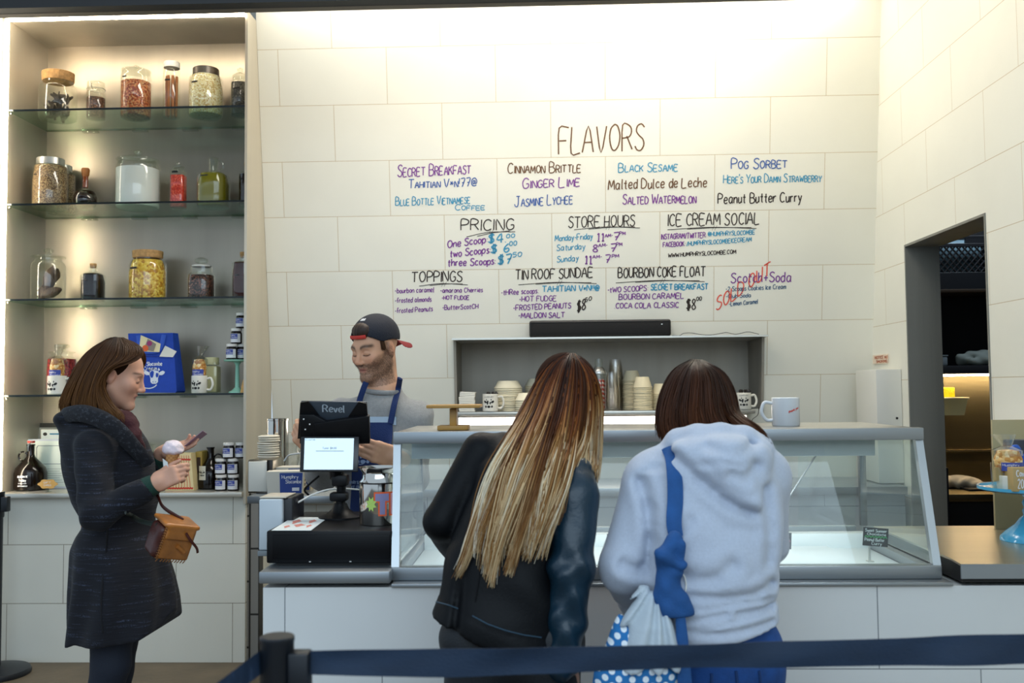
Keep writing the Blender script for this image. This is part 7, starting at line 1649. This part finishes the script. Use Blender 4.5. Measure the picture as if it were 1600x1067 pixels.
b = MB(); cpl = lambda u, v, l=0: tuple(MF.wld(mp(*(lambda t, f: (.0875*math.sin(t)*math.cos(f), -.016+.1095*math.cos(t)*math.cos(f), .046+.0955*math.sin(f)))(u, v))))
[blob([(.16-.13*i, .98), (.06-.13*i, .98), (.06-.13*i, 1.10+.03*(i % 2)), (.16-.13*i, 1.12)], cpl, b, .0) for i in range(4)]; b.build('embroidery', mat('label_white', '#e6e6e8'), cp, smooth=False, fix=False)
Fh = Solid(); Fh.add(ell(mp(-.004, .058, .086), mp(.044, .030, .034), MF), .01); Fh.disp(lambda P, d: d+.0012*np.sin(MF.loc(P)[:, 0]*420+MF.loc(P)[:, 2]*90)); link('hair', Fh.mesh('hair', .004), mat('dark_brown_hair', '#2e1c11', .6), mt_, auto=False)
def sidehair(tt, rg, l, P): return np.tile(np.array(lin('#4a3020')[:3]), (len(tt), 1))*(.6+.8*rg.random())
sd = []
for e in (-1,):
    for y_ in np.linspace(.016, .034, 3): sd.append([tuple(MF.wld(mp(e*(.0755-.20*abs(y_+.02)*.4), y_, z))) for z in (.045, .03, .016, .0)])
def own(g): return [[tuple(v) for v in r] for r in g]
hair('sideburn_hair', [(own(sd), 110, .2, .001, 8, .002)], mt_, sidehair, .0008, 9, 7)
def beardc(tt, rg, l, P): return np.tile(np.array(lin('#33200f')[:3]), (len(tt), 1))*(.6+1.0*rg.random())
# short beard hairs rooted on the face mesh
rg = np.random.default_rng(11); Pv = np.zeros(len(me.vertices)*3); mbody.data.vertices.foreach_get('co', Pv); Pv = Pv.reshape(-1, 3)+np.array(origin(mt_)); Nv = np.zeros(len(me.vertices)*3); mbody.data.vertices.foreach_get('normal', Nv); Nv = Nv.reshape(-1, 3)
q = MF.loc(Pv)/MS; x, y, z = q.T; ax_ = np.abs(x)
lim = -.038+.05*sstep(.044, .066, ax_)
w = (z < lim) & (z > -.118) & (y > -.012) & (Nv @ MF.A[1] > -.55) & ~((ax_ < .021) & (np.abs(z+.063) < .009))
w |= (np.abs(z+.047) < .006) & (ax_ < .026) & (y > .07)
w &= ~((z > -.03) & (y > .03))
ids = np.where(w)[0]; ids = rg.choice(ids, min(len(ids), 2600), replace=False)
b = MB()
for i in ids:
    p = Pv[i]; n_ = Nv[i]; d_ = unit(n_*.55+MF.A[2]*-.8+rg.normal(0, .25, 3)); e = p+d_*rg.uniform(.004, .0075); sv = unit(np.cross(d_, n_))*.00045
    b._add([p-sv, p+sv, e], [(0, 1, 2)])
b.build('beard', mat('beard_brown', '#2e1b10', .6), mt_, smooth=False, fix=False)
# =============================================================== long haired blonde woman in the leather jacket (seen from behind)
def leg(S, hip, knee, ank, r): S.add(cap(hip, knee, r[0], r[1]), .03); S.add(cap(knee, ank, r[1], r[2]), .02); return S
def grad(px, py, y): return A3(px, py, y)
bw = thing('person', 'woman with long brown to blonde hair in a black leather jacket, leaning to the case', 'person', (at(800, 900, 2.46).x, 2.46, 0))
BHF = frame(A3(888, 624, 2.74), (.35, .80, -.46), (.10, .42, .88))
B = Solid(); head(B, BHF, .95, A3(860, 700, 2.60), .048)
sl, el, wl = A3(752, 706, 2.60), A3(690, 815, 2.56), A3(722, 872, 2.76)
sr, er, wr = A3(900, 748, 2.48), A3(893, 890, 2.40), A3(882, 1030, 2.40)
hipc = A3(800, 985, 2.46)
B.add(cap(A3(860, 700, 2.60), A3(840, 740, 2.56), .055, .08), .03); B.add(cap(A3(838, 740, 2.58), hipc+np.array([0, .05, 0]), .085, .085), .05)
for a, b_, c in ((sl, el, wl), (sr, er, wr)):
    B.add(cap(A3(840, 735, 2.56), a, .07, .045), .04); B.add(cap(a, b_, .040, .034), .01); B.add(cap(b_, c, .034, .024), .01)
hand(B, wl, (.5, .8, .1), (.2, -.3, .95), 1, (.3, .35, .4, .45), (.7, .6, -.3), .3, .9)
hand(B, wr, (.05, .45, -.9), (.3, -1, -.4), 1, (.4, .45, .5, .55), (.6, .7, -.3), .3, .9)
LEGS = []
for s_ in (-1, 1):
    h_ = hipc+np.array([s_*.085, 0, -.02]); k_ = np.array([h_[0]+s_*.01, 2.48, .46]); a_ = np.array([h_[0]+s_*.015, 2.47, .09]); LEGS.append((h_, k_, a_)); leg(B, h_, k_, a_, (.075, .048, .034)); B.add(cap(a_, a_+np.array([0, .10, -.055]), .03, .022), .02)
B.disp(floorcut); me = B.mesh('body', .007); paint(me, lambda P: np.tile(np.array(lin('#cf9d84')[:3]), (len(P), 1))); link('body', me, skinmat('skin_fair'), bw, auto=False)
T = Solid(); T.add(ell(hipc+np.array([.0, .035, -.02]), (.165, .105, .14)), .02)
for h_, k_, a_ in LEGS: leg(T, h_, k_, a_+np.array([0, 0, .02]), (.098, .066, .05))
T.disp(wrinkle(.004, 16, 10, 22, 2)); T.disp(lambda P, d: np.maximum(d, .075-P[:, 2])); link('trousers', T.mesh('trousers', .008), mat('black_trousers', '#0b1118', .6, bump=.15, bscale=200), bw, auto=False)
for h_, k_, a_ in LEGS: link('shoe', shoes(Solid(), a_, (0, 1, 0)).disp(floorcut).mesh('shoe', .01), mat('black_leather', '#0e0d0d'), bw, auto=False)
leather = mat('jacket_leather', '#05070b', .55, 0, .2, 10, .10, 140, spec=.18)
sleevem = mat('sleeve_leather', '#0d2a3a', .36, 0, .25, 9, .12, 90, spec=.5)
Jk = Solid()
Jk.add(loft(rows_px([(684, 790, 885, .07, .12), (700, 765, 905, .09, .10), (725, 742, 918, .105, .07), (760, 738, 918, .115, .05), (800, 722, 908, .12, .03), (850, 702, 888, .12, .0), (900, 690, 880, .125, -.02), (950, 680, 880, .135, -.03), (1040, 664, 900, .145, -.03)], 2.50, .12), 2.3), .01)
Jk.add(cap(A3(778, 706, 2.60), A3(900, 742, 2.52), .048, .052), .04)
Jk.add(cap(sl, el, .054, .048), .02); Jk.add(cap(el, wl, .048, .042), .012)
jh = [at(p[0], p[1], 2.40) for p in ((640, 958), (669, 967), (697, 976), (716, 982), (721, 985), (740, 995), (770, 1009), (800, 1019), (850, 1030), (900, 1036))]
jx, jz = [p.x for p in jh], [p.z for p in jh]
def jack(P, d):
    x, y, z = P.T
    d = d+.0045*np.sin(z*34+x*18+1.5*np.sin(x*14))*sstep(1.05, .9, z)
    vent = np.exp(-((x-at(712, 960, 2.4).x-.10*(z-.8))/.012)**2)*sstep(1.0, .86, z)*.018
    band = .0025*np.exp(-((z-np.interp(x, jx, jz)-.055)/.003)**2)
    return np.maximum(d+vent+band, np.interp(x, jx, jz)-z)
Jk.disp(jack); jk = link('jacket', Jk.mesh('jacket', .006), leather, bw, auto=False)
Sl = Solid(); Sl.add(cap(A3(896, 744, 2.49), A3(898, 775, 2.45), .055, .058), .02); Sl.add(cap(A3(898, 775, 2.45), er, .060, .055), .02); Sl.add(cap(er, A3(879, 1034, 2.395), .052, .046), .015)
def slv(P, d):
    x, y, z = P.T; lowz = sstep(1.05, .96, z)
    n = np.sin(z*52+x*34+2.2*np.sin(x*22+y*18))*(.3+.9*lowz)+.7*np.sin(z*88-x*60+2*np.sin(y*40))*lowz
    return d+.0036*n
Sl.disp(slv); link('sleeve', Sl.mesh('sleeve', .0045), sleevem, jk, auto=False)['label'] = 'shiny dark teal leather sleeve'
jt = bvh(jk)
b = MB(); b.tube([hit(jt, px, py, .0015, 2.40) for px, py in ((681, 940), (700, 945), (716, 951))], .0016, 6); b.tube([hit(jt, px, py, .0015, 2.40) for px, py in ((738, 962), (762, 975), (790, 985), (818, 992), (846, 996))], .0018, 6); b.build('hem_seam', mat('seam_teal', '#2c4454', .4), jk)
b = MB(); b.tube(spline([hit(jt, *p, .001, 2.45) for p in ((770, 712), (764, 760), (760, 820), (752, 880), (742, 940))], 5), .002, 6); b.build('back_seam', leather, jk)
def balayage(tt, rg, l, P):
    off = rg.normal(0, .06)+.12*math.sin(l*23.0); u = rg.random(); tone = math.sin(l*51.0)
    c = ramp(np.clip(tt+off, 0, 1), [(0, '#2e1509'), (.12, '#451f0b'), (.30, '#5f2f10'), (.42, '#7d4a20'), (.56, '#ad7f4a'), (.72, '#d6b78a'), (1, '#d8bc90')])
    dk = ramp(np.clip(tt+off, 0, 1), [(0, '#200f07'), (.3, '#3a1a09'), (.5, '#5f3819'), (.75, '#94693c'), (1, '#a0713c')])
    lt = ramp(np.clip(tt+off, 0, 1), [(0, '#4a2410'), (.25, '#87481a'), (.42, '#b07a45'), (.60, '#e8d9b8'), (1, '#f4ead6')])
    k = u+.25*tone
    return (dk if k < .38 else lt if k > .85 else c)*(.85+.3*rg.random())
gA = [[(884, 556, 2.74), (858, 570, 2.70), (838, 598, 2.67), (815, 640, 2.60), (790, 690, 2.50), (768, 735, 2.43), (752, 780, 2.39), (738, 830, 2.37), (728, 875, 2.37), (716, 903, 2.38)],
      [(887, 555, 2.73), (868, 572, 2.665), (852, 602, 2.63), (836, 645, 2.57), (812, 695, 2.47), (790, 742, 2.40), (774, 790, 2.37), (760, 840, 2.365), (752, 885, 2.365), (748, 906, 2.365)],
      [(890, 554, 2.72), (879, 575, 2.64), (869, 608, 2.60), (857, 652, 2.55), (838, 702, 2.45), (818, 750, 2.39), (800, 800, 2.365), (784, 850, 2.36), (774, 895, 2.36), (770, 918, 2.36)],
      [(893, 554, 2.72), (892, 577, 2.63), (888, 612, 2.595), (880, 657, 2.54), (866, 705, 2.45), (848, 752, 2.39), (832, 800, 2.365), (818, 845, 2.36), (808, 880, 2.36), (800, 905, 2.36)],
      [(896, 554, 2.72), (905, 580, 2.64), (906, 618, 2.605), (902, 662, 2.55), (892, 708, 2.46), (878, 752, 2.40), (862, 795, 2.37), (848, 835, 2.365), (840, 865, 2.365), (836, 885, 2.365)],
      [(898, 555, 2.73), (918, 586, 2.67), (922, 626, 2.64), (918, 668, 2.58), (910, 705, 2.50), (899, 742, 2.43), (888, 775, 2.405), (880, 800, 2.40), (878, 818, 2.40), (884, 832, 2.40)]]
gB = [[(897, 555, 2.73), (914, 584, 2.66), (919, 625, 2.63), (917, 668, 2.58), (914, 705, 2.53), (912, 725, 2.50), (916, 742, 2.49)],
      [(899, 556, 2.75), (925, 588, 2.70), (933, 628, 2.68), (932, 668, 2.66), (930, 705, 2.65), (927, 740, 2.65), (925, 760, 2.66)],
      [(901, 557, 2.77), (930, 590, 2.74), (940, 630, 2.73), (939, 668, 2.73), (937, 705, 2.73), (933, 742, 2.73), (930, 765, 2.74)]]
gC = [[(918, 690, 2.70), (921, 730, 2.71), (921, 775, 2.72), (919, 820, 2.73), (917, 855, 2.73), (917, 880, 2.73)], [(932, 690, 2.72), (931, 730, 2.73), (930, 775, 2.74), (929, 820, 2.75), (927, 855, 2.75), (926, 885, 2.75)]]
Hs = Solid(); Hs.add(ell((0, -.022, .030), (.084, .100, .094), BHF), .01); Hs.add(cap(A3(886, 605, 2.71), A3(868, 690, 2.57), .078, .075), .04); Hs.add(cap(A3(926, 640, 2.72), A3(928, 715, 2.71), .018, .012), .03)
hb_ = link('hair_base', Hs.mesh('hair_base', .007), mat('auburn_under', '#2a1309', .95, spec=.1), bw, auto=False)
hair('hair', [(gA, 3600, .84, .024, 30, .0044), (gB, 800, .5, .004, 14, .003)], bw, balayage, .00135, 21, 22, bvh(hb_, jk), .012)
def blondtip(tt, rg, l, P): return ramp(np.clip(.5+tt*.5+rg.normal(0, .05), 0, 1), [(0, '#7a3f16'), (.55, '#9a6a36'), (1, '#c9a973')])
hair('hair_wisp', [(gC, 120, .5, .003, 5, .002)], bw, blondtip, .0011, 22, 14)

# =============================================================== woman in the pale blue hoodie (seen from behind)
hw = thing('person', 'woman with brown hair in a pale blue hooded sweatshirt bending to the case', 'person', (at(1110, 900, 2.44).x, 2.44, 0))
HHF = frame(A3(1092, 640, 2.70), (-.05, .85, -.50), (0, .5, .85))
B = Solid(); head(B, HHF, .97, A3(1108, 712, 2.58), .048)
sl, el, wl = A3(1020, 745, 2.52), A3(975, 890, 2.44), A3(1000, 945, 2.66)
sr, er, wr = A3(1190, 752, 2.54), A3(1196, 850, 2.60), A3(1180, 870, 2.80)
hipc = A3(1132, 1000, 2.46)
B.add(cap(A3(1108, 712, 2.58), A3(1110, 750, 2.54), .055, .08), .03); B.add(cap(A3(1110, 750, 2.56), hipc+np.array([0, .04, 0]), .09, .085), .05)
for a, b_, c in ((sl, el, wl), (sr, er, wr)):
    B.add(cap(A3(1110, 745, 2.54), a, .07, .045), .04); B.add(cap(a, b_, .040, .034), .01); B.add(cap(b_, c, .034, .024), .01)
hand(B, wl, (.4, .85, .2), (-.2, -.3, .95), 1, (.3, .35, .4, .45), (.7, .6, -.3), .3, .9); hand(B, wr, (-.4, .85, .1), (.2, -.3, .95), -1, (.3, .35, .4, .45), (.7, .6, -.3), .3, .9)
LEGS = []
for s_ in (-1, 1):
    h_ = hipc+np.array([s_*.062, 0, -.02]); k_ = np.array([h_[0]+s_*.01, 2.47, .46]); a_ = np.array([h_[0]+s_*.015, 2.46, .09]); LEGS.append((h_, k_, a_)); leg(B, h_, k_, a_, (.075, .048, .034)); B.add(cap(a_, a_+np.array([0, .10, -.055]), .03, .022), .02)
B.disp(floorcut); me = B.mesh('body', .007); paint(me, lambda P: np.tile(np.array(lin('#cf9d84')[:3]), (len(P), 1))); link('body', me, skinmat('skin_fair'), hw, auto=False)
jeansm = mat('blue_denim', '#15478a', .8, 0, .3, 30, .2, 300)
T = Solid(); T.add(ell(hipc+np.array([0, 0, -.03]), (.128, .115, .15)), .02)
for h_, k_, a_ in LEGS: leg(T, h_, k_, a_+np.array([0, 0, .02]), (.085, .066, .055))
T.disp(wrinkle(.003, 16, 10, 22, 3)); T.disp(lambda P, d: np.maximum(d, .075-P[:, 2])); jn = link('jeans', T.mesh('jeans', .0075), jeansm, hw, auto=False)
tt_ = bvh(jn)
for p, q in (((1112, 1052), (1112, 1068)), ((1150, 1048), (1152, 1068)), ((1186, 1048), (1188, 1066))): b = MB(); b.tube([hit(tt_, *p, .001, 2.33), hit(tt_, *q, .001, 2.33)], .0035, 6); b.build('belt_loop', mat('denim_dark', '#0f3568', .8), jn)
for h_, k_, a_ in LEGS: link('shoe', shoes(Solid(), a_, (0, 1, 0)).disp(floorcut).mesh('shoe', .01), mat('black_leather', '#0e0d0d'), hw, auto=False)
fleece = mat('pale_blue_fleece', '#b7bfce', .95, 0, .07, 160, .2, 420, sheen=.25)
Hd = Solid()
Hd.add(loft(rows_px([(690, 1058, 1180, .07, .08), (705, 1036, 1200, .09, .07), (730, 1012, 1213, .11, .05), (765, 1000, 1222, .125, .04), (810, 996, 1222, .135, .02), (860, 1000, 1216, .14, .0), (905, 1004, 1209, .14, -.01), (930, 1006, 1205, .142, -.01), (960, 1010, 1213, .148, -.01), (985, 1016, 1208, .142, -.01), (1040, 1030, 1204, .14, -.01)], 2.46, .12), 2.35), .01)
Hd.add(cap(A3(1042, 732, 2.54), A3(1196, 738, 2.54), .05, .055), .05)
Hd.add(cap(sl, el, .072, .062), .03); Hd.add(cap(el, wl, .062, .05), .015); Hd.add(cap(sr, er, .068, .058), .03); Hd.add(cap(er, wr, .055, .045), .015)
# hood hanging on the back
Hd.chain([A3(1046, 706, 2.54), A3(1062, 690, 2.50), A3(1090, 684, 2.475), A3(1125, 683, 2.47), A3(1160, 688, 2.48), A3(1192, 696, 2.52)], [.022, .03, .034, .034, .032, .024], .02)
Hd.add(ell(A3(1130, 716, 2.42), (.115, .05, .052)), .03); Hd.add(cap(A3(1138, 725, 2.395), A3(1172, 782, 2.36), .062, .020), .03); Hd.add(cap(A3(1070, 712, 2.43), A3(1160, 778, 2.365), .032, .016), .025); Hd.add(cap(A3(1192, 705, 2.46), A3(1178, 785, 2.362), .026, .014), .025)
hh_ = [at(p[0], p[1], 2.33) for p in ((980, 1012), (1050, 1018), (1069, 1017), (1120, 1009), (1160, 999), (1203, 987), (1230, 980))]
hxs, hzs = [p.x for p in hh_], [p.z for p in hh_]
# crease lines: (point, point, depth)
def seg2(P, a, b_):
    a, b_ = np.array([a[0], a[2]]), np.array([b_[0], b_[2]]); q = P[:, [0, 2]]; ba = b_-a; t = np.clip(((q-a) @ ba)/ba.dot(ba), 0, 1); return np.linalg.norm(q-a-t[:, None]*ba, axis=1), t
CR_ = []
for pts, amp, wd in (([(1062, 716), (1098, 752), (1140, 788), (1178, 804)], .010, .009), ([(1110, 702), (1150, 712), (1186, 700)], .008, .010), ([(1146, 742), (1166, 748), (1186, 728)], .010, .010), ([(1100, 728), (1130, 722), (1160, 728)], .006, .009),
                     ([(1074, 930), (1130, 932), (1180, 926), (1208, 916)], .012, .009), ([(1066, 948), (1104, 948), (1150, 938), (1206, 938)], .009, .008), ([(1072, 968), (1110, 960), (1130, 956)], .010, .008), ([(1150, 956), (1176, 953), (1206, 952)], .010, .007), ([(1072, 984), (1120, 985), (1160, 980), (1206, 972)], .008, .006),
                     ([(1064, 902), (1110, 905), (1142, 882)], .010, .012), ([(1060, 830), (1080, 815)], .008, .009), ([(1008, 760), (1018, 800), (1020, 850), (1014, 895)], .014, .010), ([(978, 888), (1000, 896), (1014, 888)], .014, .010), ([(1206, 770), (1208, 830), (1204, 880)], .008, .010), ([(1100, 800), (1140, 826), (1180, 830)], .005, .014), ([(1012, 742), (1040, 735)], .004, .006)):
    for p, q in zip(pts, pts[1:]): CR_.append((A3(*p, 2.34), A3(*q, 2.34), amp, wd))
def hood_fold(P, d):
    x, y, z = P.T; m_ = y < 2.52
    add = np.zeros(len(P))
    if m_.any():
        Q = P[m_]; acc = np.zeros(len(Q)); rid = np.zeros(len(Q))
        for a, b_, amp, wd in CR_:
            r, t = seg2(Q, a, b_); wd = wd*1.35; acc = np.maximum(acc, amp*1.15*np.exp(-(r/wd)**2)); rid = np.maximum(rid, amp*.55*np.exp(-((r-wd*2.2)/(wd*1.3))**2))
        add[m_] = acc-rid
    d = d+add+.0022*np.sin(x*26+z*18+2*np.sin(z*14))
    rib = np.interp(x, hxs, hzs); d = d+.006*np.exp(-((z-rib-.052)/.006)**2)
    return np.maximum(d, rib-z)
Hd.disp(hood_fold); hd = link('hoodie', Hd.mesh('hoodie', .0055), fleece, hw, auto=False)
def dkbrown(tt, rg, l, P):
    u = rg.random(); c = ramp(tt, [(0, '#1c0d06'), (.25, '#2e170b'), (.6, '#3c2010'), (1, '#4a2914')]); h = max(0, math.sin(l*31))
    return c*(.6+.9*u+.5*h)*np.array([1, .95, .88])
gD = [[(1079, 564, 2.73), (1052, 580, 2.71), (1034, 612, 2.69), (1027, 645, 2.68), (1028, 672, 2.68), (1032, 690, 2.67), (1036, 700, 2.66)],
      [(1081, 563, 2.72), (1058, 580, 2.67), (1043, 612, 2.64), (1036, 645, 2.62), (1038, 672, 2.61), (1045, 688, 2.61), (1050, 700, 2.61)],
      [(1084, 563, 2.71), (1070, 583, 2.63), (1060, 615, 2.60), (1054, 648, 2.58), (1056, 672, 2.565), (1062, 686, 2.56), (1068, 698, 2.56)],
      [(1087, 563, 2.71), (1086, 585, 2.62), (1084, 618, 2.585), (1082, 650, 2.565), (1086, 674, 2.55), (1092, 686, 2.545), (1096, 696, 2.55)],
      [(1090, 563, 2.71), (1104, 585, 2.62), (1108, 618, 2.59), (1110, 648, 2.565), (1118, 670, 2.55), (1128, 682, 2.545), (1136, 694, 2.55)],
      [(1094, 564, 2.72), (1120, 585, 2.65), (1132, 616, 2.62), (1138, 645, 2.59), (1152, 662, 2.53), (1170, 674, 2.49), (1186, 690, 2.47)],
      [(1098, 565, 2.73), (1130, 584, 2.69), (1146, 614, 2.66), (1152, 643, 2.63), (1166, 658, 2.56), (1188, 674, 2.52), (1204, 706, 2.50)]]
Hs = Solid(); Hs.add(ell((0, -.018, .026), (.092, .104, .098), HHF), .01); Hs.add(cap(A3(1088, 640, 2.68), A3(1085, 690, 2.60), .088, .07), .04); Hs.add(cap(A3(1130, 660, 2.60), A3(1180, 684, 2.58), .03, .016), .03)
hb_ = link('hair_base', Hs.mesh('hair_base', .007), mat('brown_under', '#170b05', .95, spec=.1), hw, auto=False)
hair('hair', [(gD, 2600, .55, .005, 36, .0035)], hw, dkbrown, .0013, 31, 18, bvh(hb_), .010)
# her bag: blue strap, knotted scarf, pale folded top, polka dot body
ht = bvh(hd)
tb = thing('tote_bag', 'blue polka dot cloth bag with knotted strap hanging at the hoodie woman back', 'bag', Vector(A3(1015, 1000, 2.30)))
bcl = mat('blue_cloth', '#1b4f8a', .85, 0, .2, 24, .2, 220)
b = MB(); sp_ = spline([hit(ht, 1043, 700, .012, 2.5), hit(ht, 1050, 716, .010, 2.45), hit(ht, 1054, 745, .009, 2.4), hit(ht, 1055, 780, .010, 2.36), hit(ht, 1053, 815, .011, 2.34), hit(ht, 1056, 838, .012, 2.33)], 6)
b.tube(sp_, [.0055+.0012*math.sin(i*.09) for i in range(len(sp_))], 10, flat=3.0, up=(0, 1, 0)); b.build('strap', bcl, tb)
yk = hit(ht, 1048, 875, 0, 2.33).y-.03
Kn = Solid(); Kn.add(ell(A3(1048, 872, yk), (.034, .024, .034)), .01); Kn.add(cap(A3(1056, 840, yk), A3(1036, 866, yk-.012), .018, .022), .01); Kn.add(cap(A3(1030, 864, yk-.022), A3(1064, 882, yk-.026), .015, .014), .002); Kn.add(cap(A3(1064, 852, yk-.012), A3(1058, 892, yk-.014), .014, .015), .002); Kn.add(cap(A3(1040, 880, yk-.005), A3(1042, 905, yk-.004), .022, .024), .012)
Kn.chain([A3(1042, 905, yk-.004), A3(1048, 930, yk-.006), A3(1058, 952, yk-.008)], [.024, .032, .038], .02); Kn.add(cap(A3(1038, 930, yk-.004), A3(1044, 955, yk-.006), .026, .028), .02)
zk0 = at(1050, 960, yk).z
Kn.disp(wrinkle(.0036, 95, 30, 55, 4)); Kn.disp(lambda P, d: np.maximum(d, zk0-P[:, 2])); link('knotted_scarf', Kn.mesh('knotted_scarf', .0045), bcl, tb, auto=False)
yb2 = 2.29
pale = mat('pale_canvas', '#b9c4cc', .85, 0, .1, 20, .15, 200)
Pl = Solid(); Pl.add(loft(rows_px([(918, 1000, 1014, .012, .03), (935, 992, 1026, .02, .02), (955, 984, 1046, .03, .01), (975, 976, 1056, .04), (1000, 970, 1060, .05), (1040, 966, 1062, .055)], yb2, .05), 2.2), .01)
pa = at(1030, 905, yb2)
def pleat(P, d):
    an = np.arctan2(P[:, 0]-pa.x, pa.z-P[:, 2]); return d+.0075*np.sin(an*21+1.2*np.sin(an*7))*(1-sstep(pa.z-.05, pa.z-.01, P[:, 2]))
Pl.disp(pleat); link('folded_top', Pl.mesh('folded_top', .0045), pale, tb, auto=False)
dots = mat('polka_cloth', '#1f6fae', .85); nt = dots.node_tree; N = nt.nodes; L = nt.links
tc = N.new('ShaderNodeTexCoord'); mpn = N.new('ShaderNodeMapping'); mpn.inputs['Rotation'].default_value = (PI/2, 0, 0); mpn.inputs['Scale'].default_value = (1, 1, 1); mp2 = N.new('ShaderNodeMapping'); mp2.inputs['Rotation'].default_value = (0, 0, PI/4)
vo = N.new('ShaderNodeTexVoronoi'); vo.voronoi_dimensions = '2D'; vo.inputs['Scale'].default_value = 46; vo.inputs['Randomness'].default_value = 0; lt = N.new('ShaderNodeMath'); lt.operation = 'LESS_THAN'; lt.inputs[1].default_value = .33
mx = N.new('ShaderNodeMix'); mx.data_type = 'RGBA'; mx.inputs[6].default_value = lin('#1f6fae'); mx.inputs[7].default_value = lin('#e4ecf2')
L.new(tc.outputs['Object'], mpn.inputs[0]); L.new(mpn.outputs[0], mp2.inputs[0]); L.new(mp2.outputs[0], vo.inputs['Vector']); L.new(vo.outputs['Distance'], lt.inputs[0]); L.new(lt.outputs[0], mx.inputs[0]); L.new(mx.outputs[2], N['Principled BSDF'].inputs['Base Color'])
Bg = Solid(); Bg.add(loft(rows_px([(962, 966, 974, .01, .03), (985, 956, 990, .03, .02), (1017, 944, 1030, .05, .02), (1050, 930, 1062, .06, .02), (1120, 912, 1066, .065, .02), (1210, 905, 1062, .06, .02)], yb2, .06), 2.3), .015)
Bg.disp(wrinkle(.003, 30, 14, 26, 5)); link('bag_body', Bg.mesh('bag_body', .006), dots, tb, auto=False)
b = MB(); b.tube([A3(1063, 960, yb2-.01), A3(1066, 1000, yb2-.015), A3(1070, 1070, yb2-.02)], [.004, .005, .006], 8, flat=2.8, up=(0, 1, 0)); b.build('side_band', bcl, tb)
b = MB(); b.tube(spline([hit(ht, 1060, 889, .004, 2.33), hit(ht, 1070, 902, .006, 2.33), hit(ht, 1072, 918, .006, 2.33), hit(ht, 1069, 930, .005, 2.33)], 6), .0016, 6); b.build('white_cord', paper, tb)
# =============================================================== queue barriers
pm = mat('barrier_black', '#10151c', .4, spec=.5)
bl = mat('belt_webbing', '#0f2740', .75, 0, .25, 26, .2, 400, stretch=(.3, 1, 1))
yp = 1.62
def barrier(name, label, px, y, z_top, r, group, side=1):
    x = at(px, 600, y).x
    t = thing(name, label, 'barrier post', (x, y, 0), 0, group)
    b = MB(); b.lathe([(.002, 0), (.17, 0), (.172, .012), (.165, .026), (.10, .038), (.034, .048), (.002, .048)], n=48); b.build('base', pm, t, world=False)
    b = MB(); b.lathe([(r*.86, .045), (r*.86, z_top-.13)], n=32); b.build('post', pm, t, world=False)
    b = MB(); b.lathe([(r*.9, z_top-.131), (r, z_top-.125), (r, z_top-.010), (r*1.03, z_top-.008), (r*1.03, z_top-.002), (r*.95, z_top), (.002, z_top)], n=36); h = b.build('head', pm, t, world=False)
    b = MB(); b.cbox((side*(r+.012), -.004, z_top-.062), (.034, .036, .075), .004); b.build('belt_slot', pm, h, world=False)
    return t
zt = at(435, 993, yp).z
p1 = barrier('barrier_post', 'black belt barrier post in front of the service counter', 434, yp, zt, 26*yp/FOC, 'belt barrier posts')
p2 = barrier('barrier_post', 'black belt barrier post at the left picture edge by the cabinet base', -2, 4.79, at(5, 768, 4.79).z, .036, 'belt barrier posts')
def belt(name, label, L, wtop, wbot, y0, y1, sag=.0):
    n = 60; rows = [[], []]; g = []
    for i in range(n+1):
        u = i/n; px = L[0]+(L[1]-L[0])*u; y = y0+(y1-y0)*u; wv = .004*math.sin(u*16)+.002*math.sin(u*37)
        t = at(px, wtop(u), y); b_ = at(px, wbot(u), y)
        g.append([tuple(t+(b_-t)*v+Vector((0, wv*math.sin(v*3+u*9)*1.2, 0))) for v in np.linspace(0, 1, 6)])
    b = MB(); b.sheet(g); b.sheet([[(p[0], p[1]+.0022, p[2]) for p in r] for r in g])
    for k in (0, 5): b.sheet([[r[k] for r in g], [(r[k][0], r[k][1]+.0022, r[k][2]) for r in g]])
    return tag(b.build(name, bl), label, 'belt')
belt('barrier_belt', 'dark blue barrier belt stretched across the front from the post to the right edge', (467, 1640), lambda u: 1017.5-.0*u+3*math.sin(u*PI)*1.2-(28*u), lambda u: 1052+9*math.exp(-(u-.22)**2/.03)-(15*u if u > .3 else 15*u), yp-.005, 1.86)
belt('barrier_belt', 'black barrier belt running from the post towards the lower left', (412, 330), lambda u: 1012+62*u, lambda u: 1050+62*u, yp-.005, 1.50)
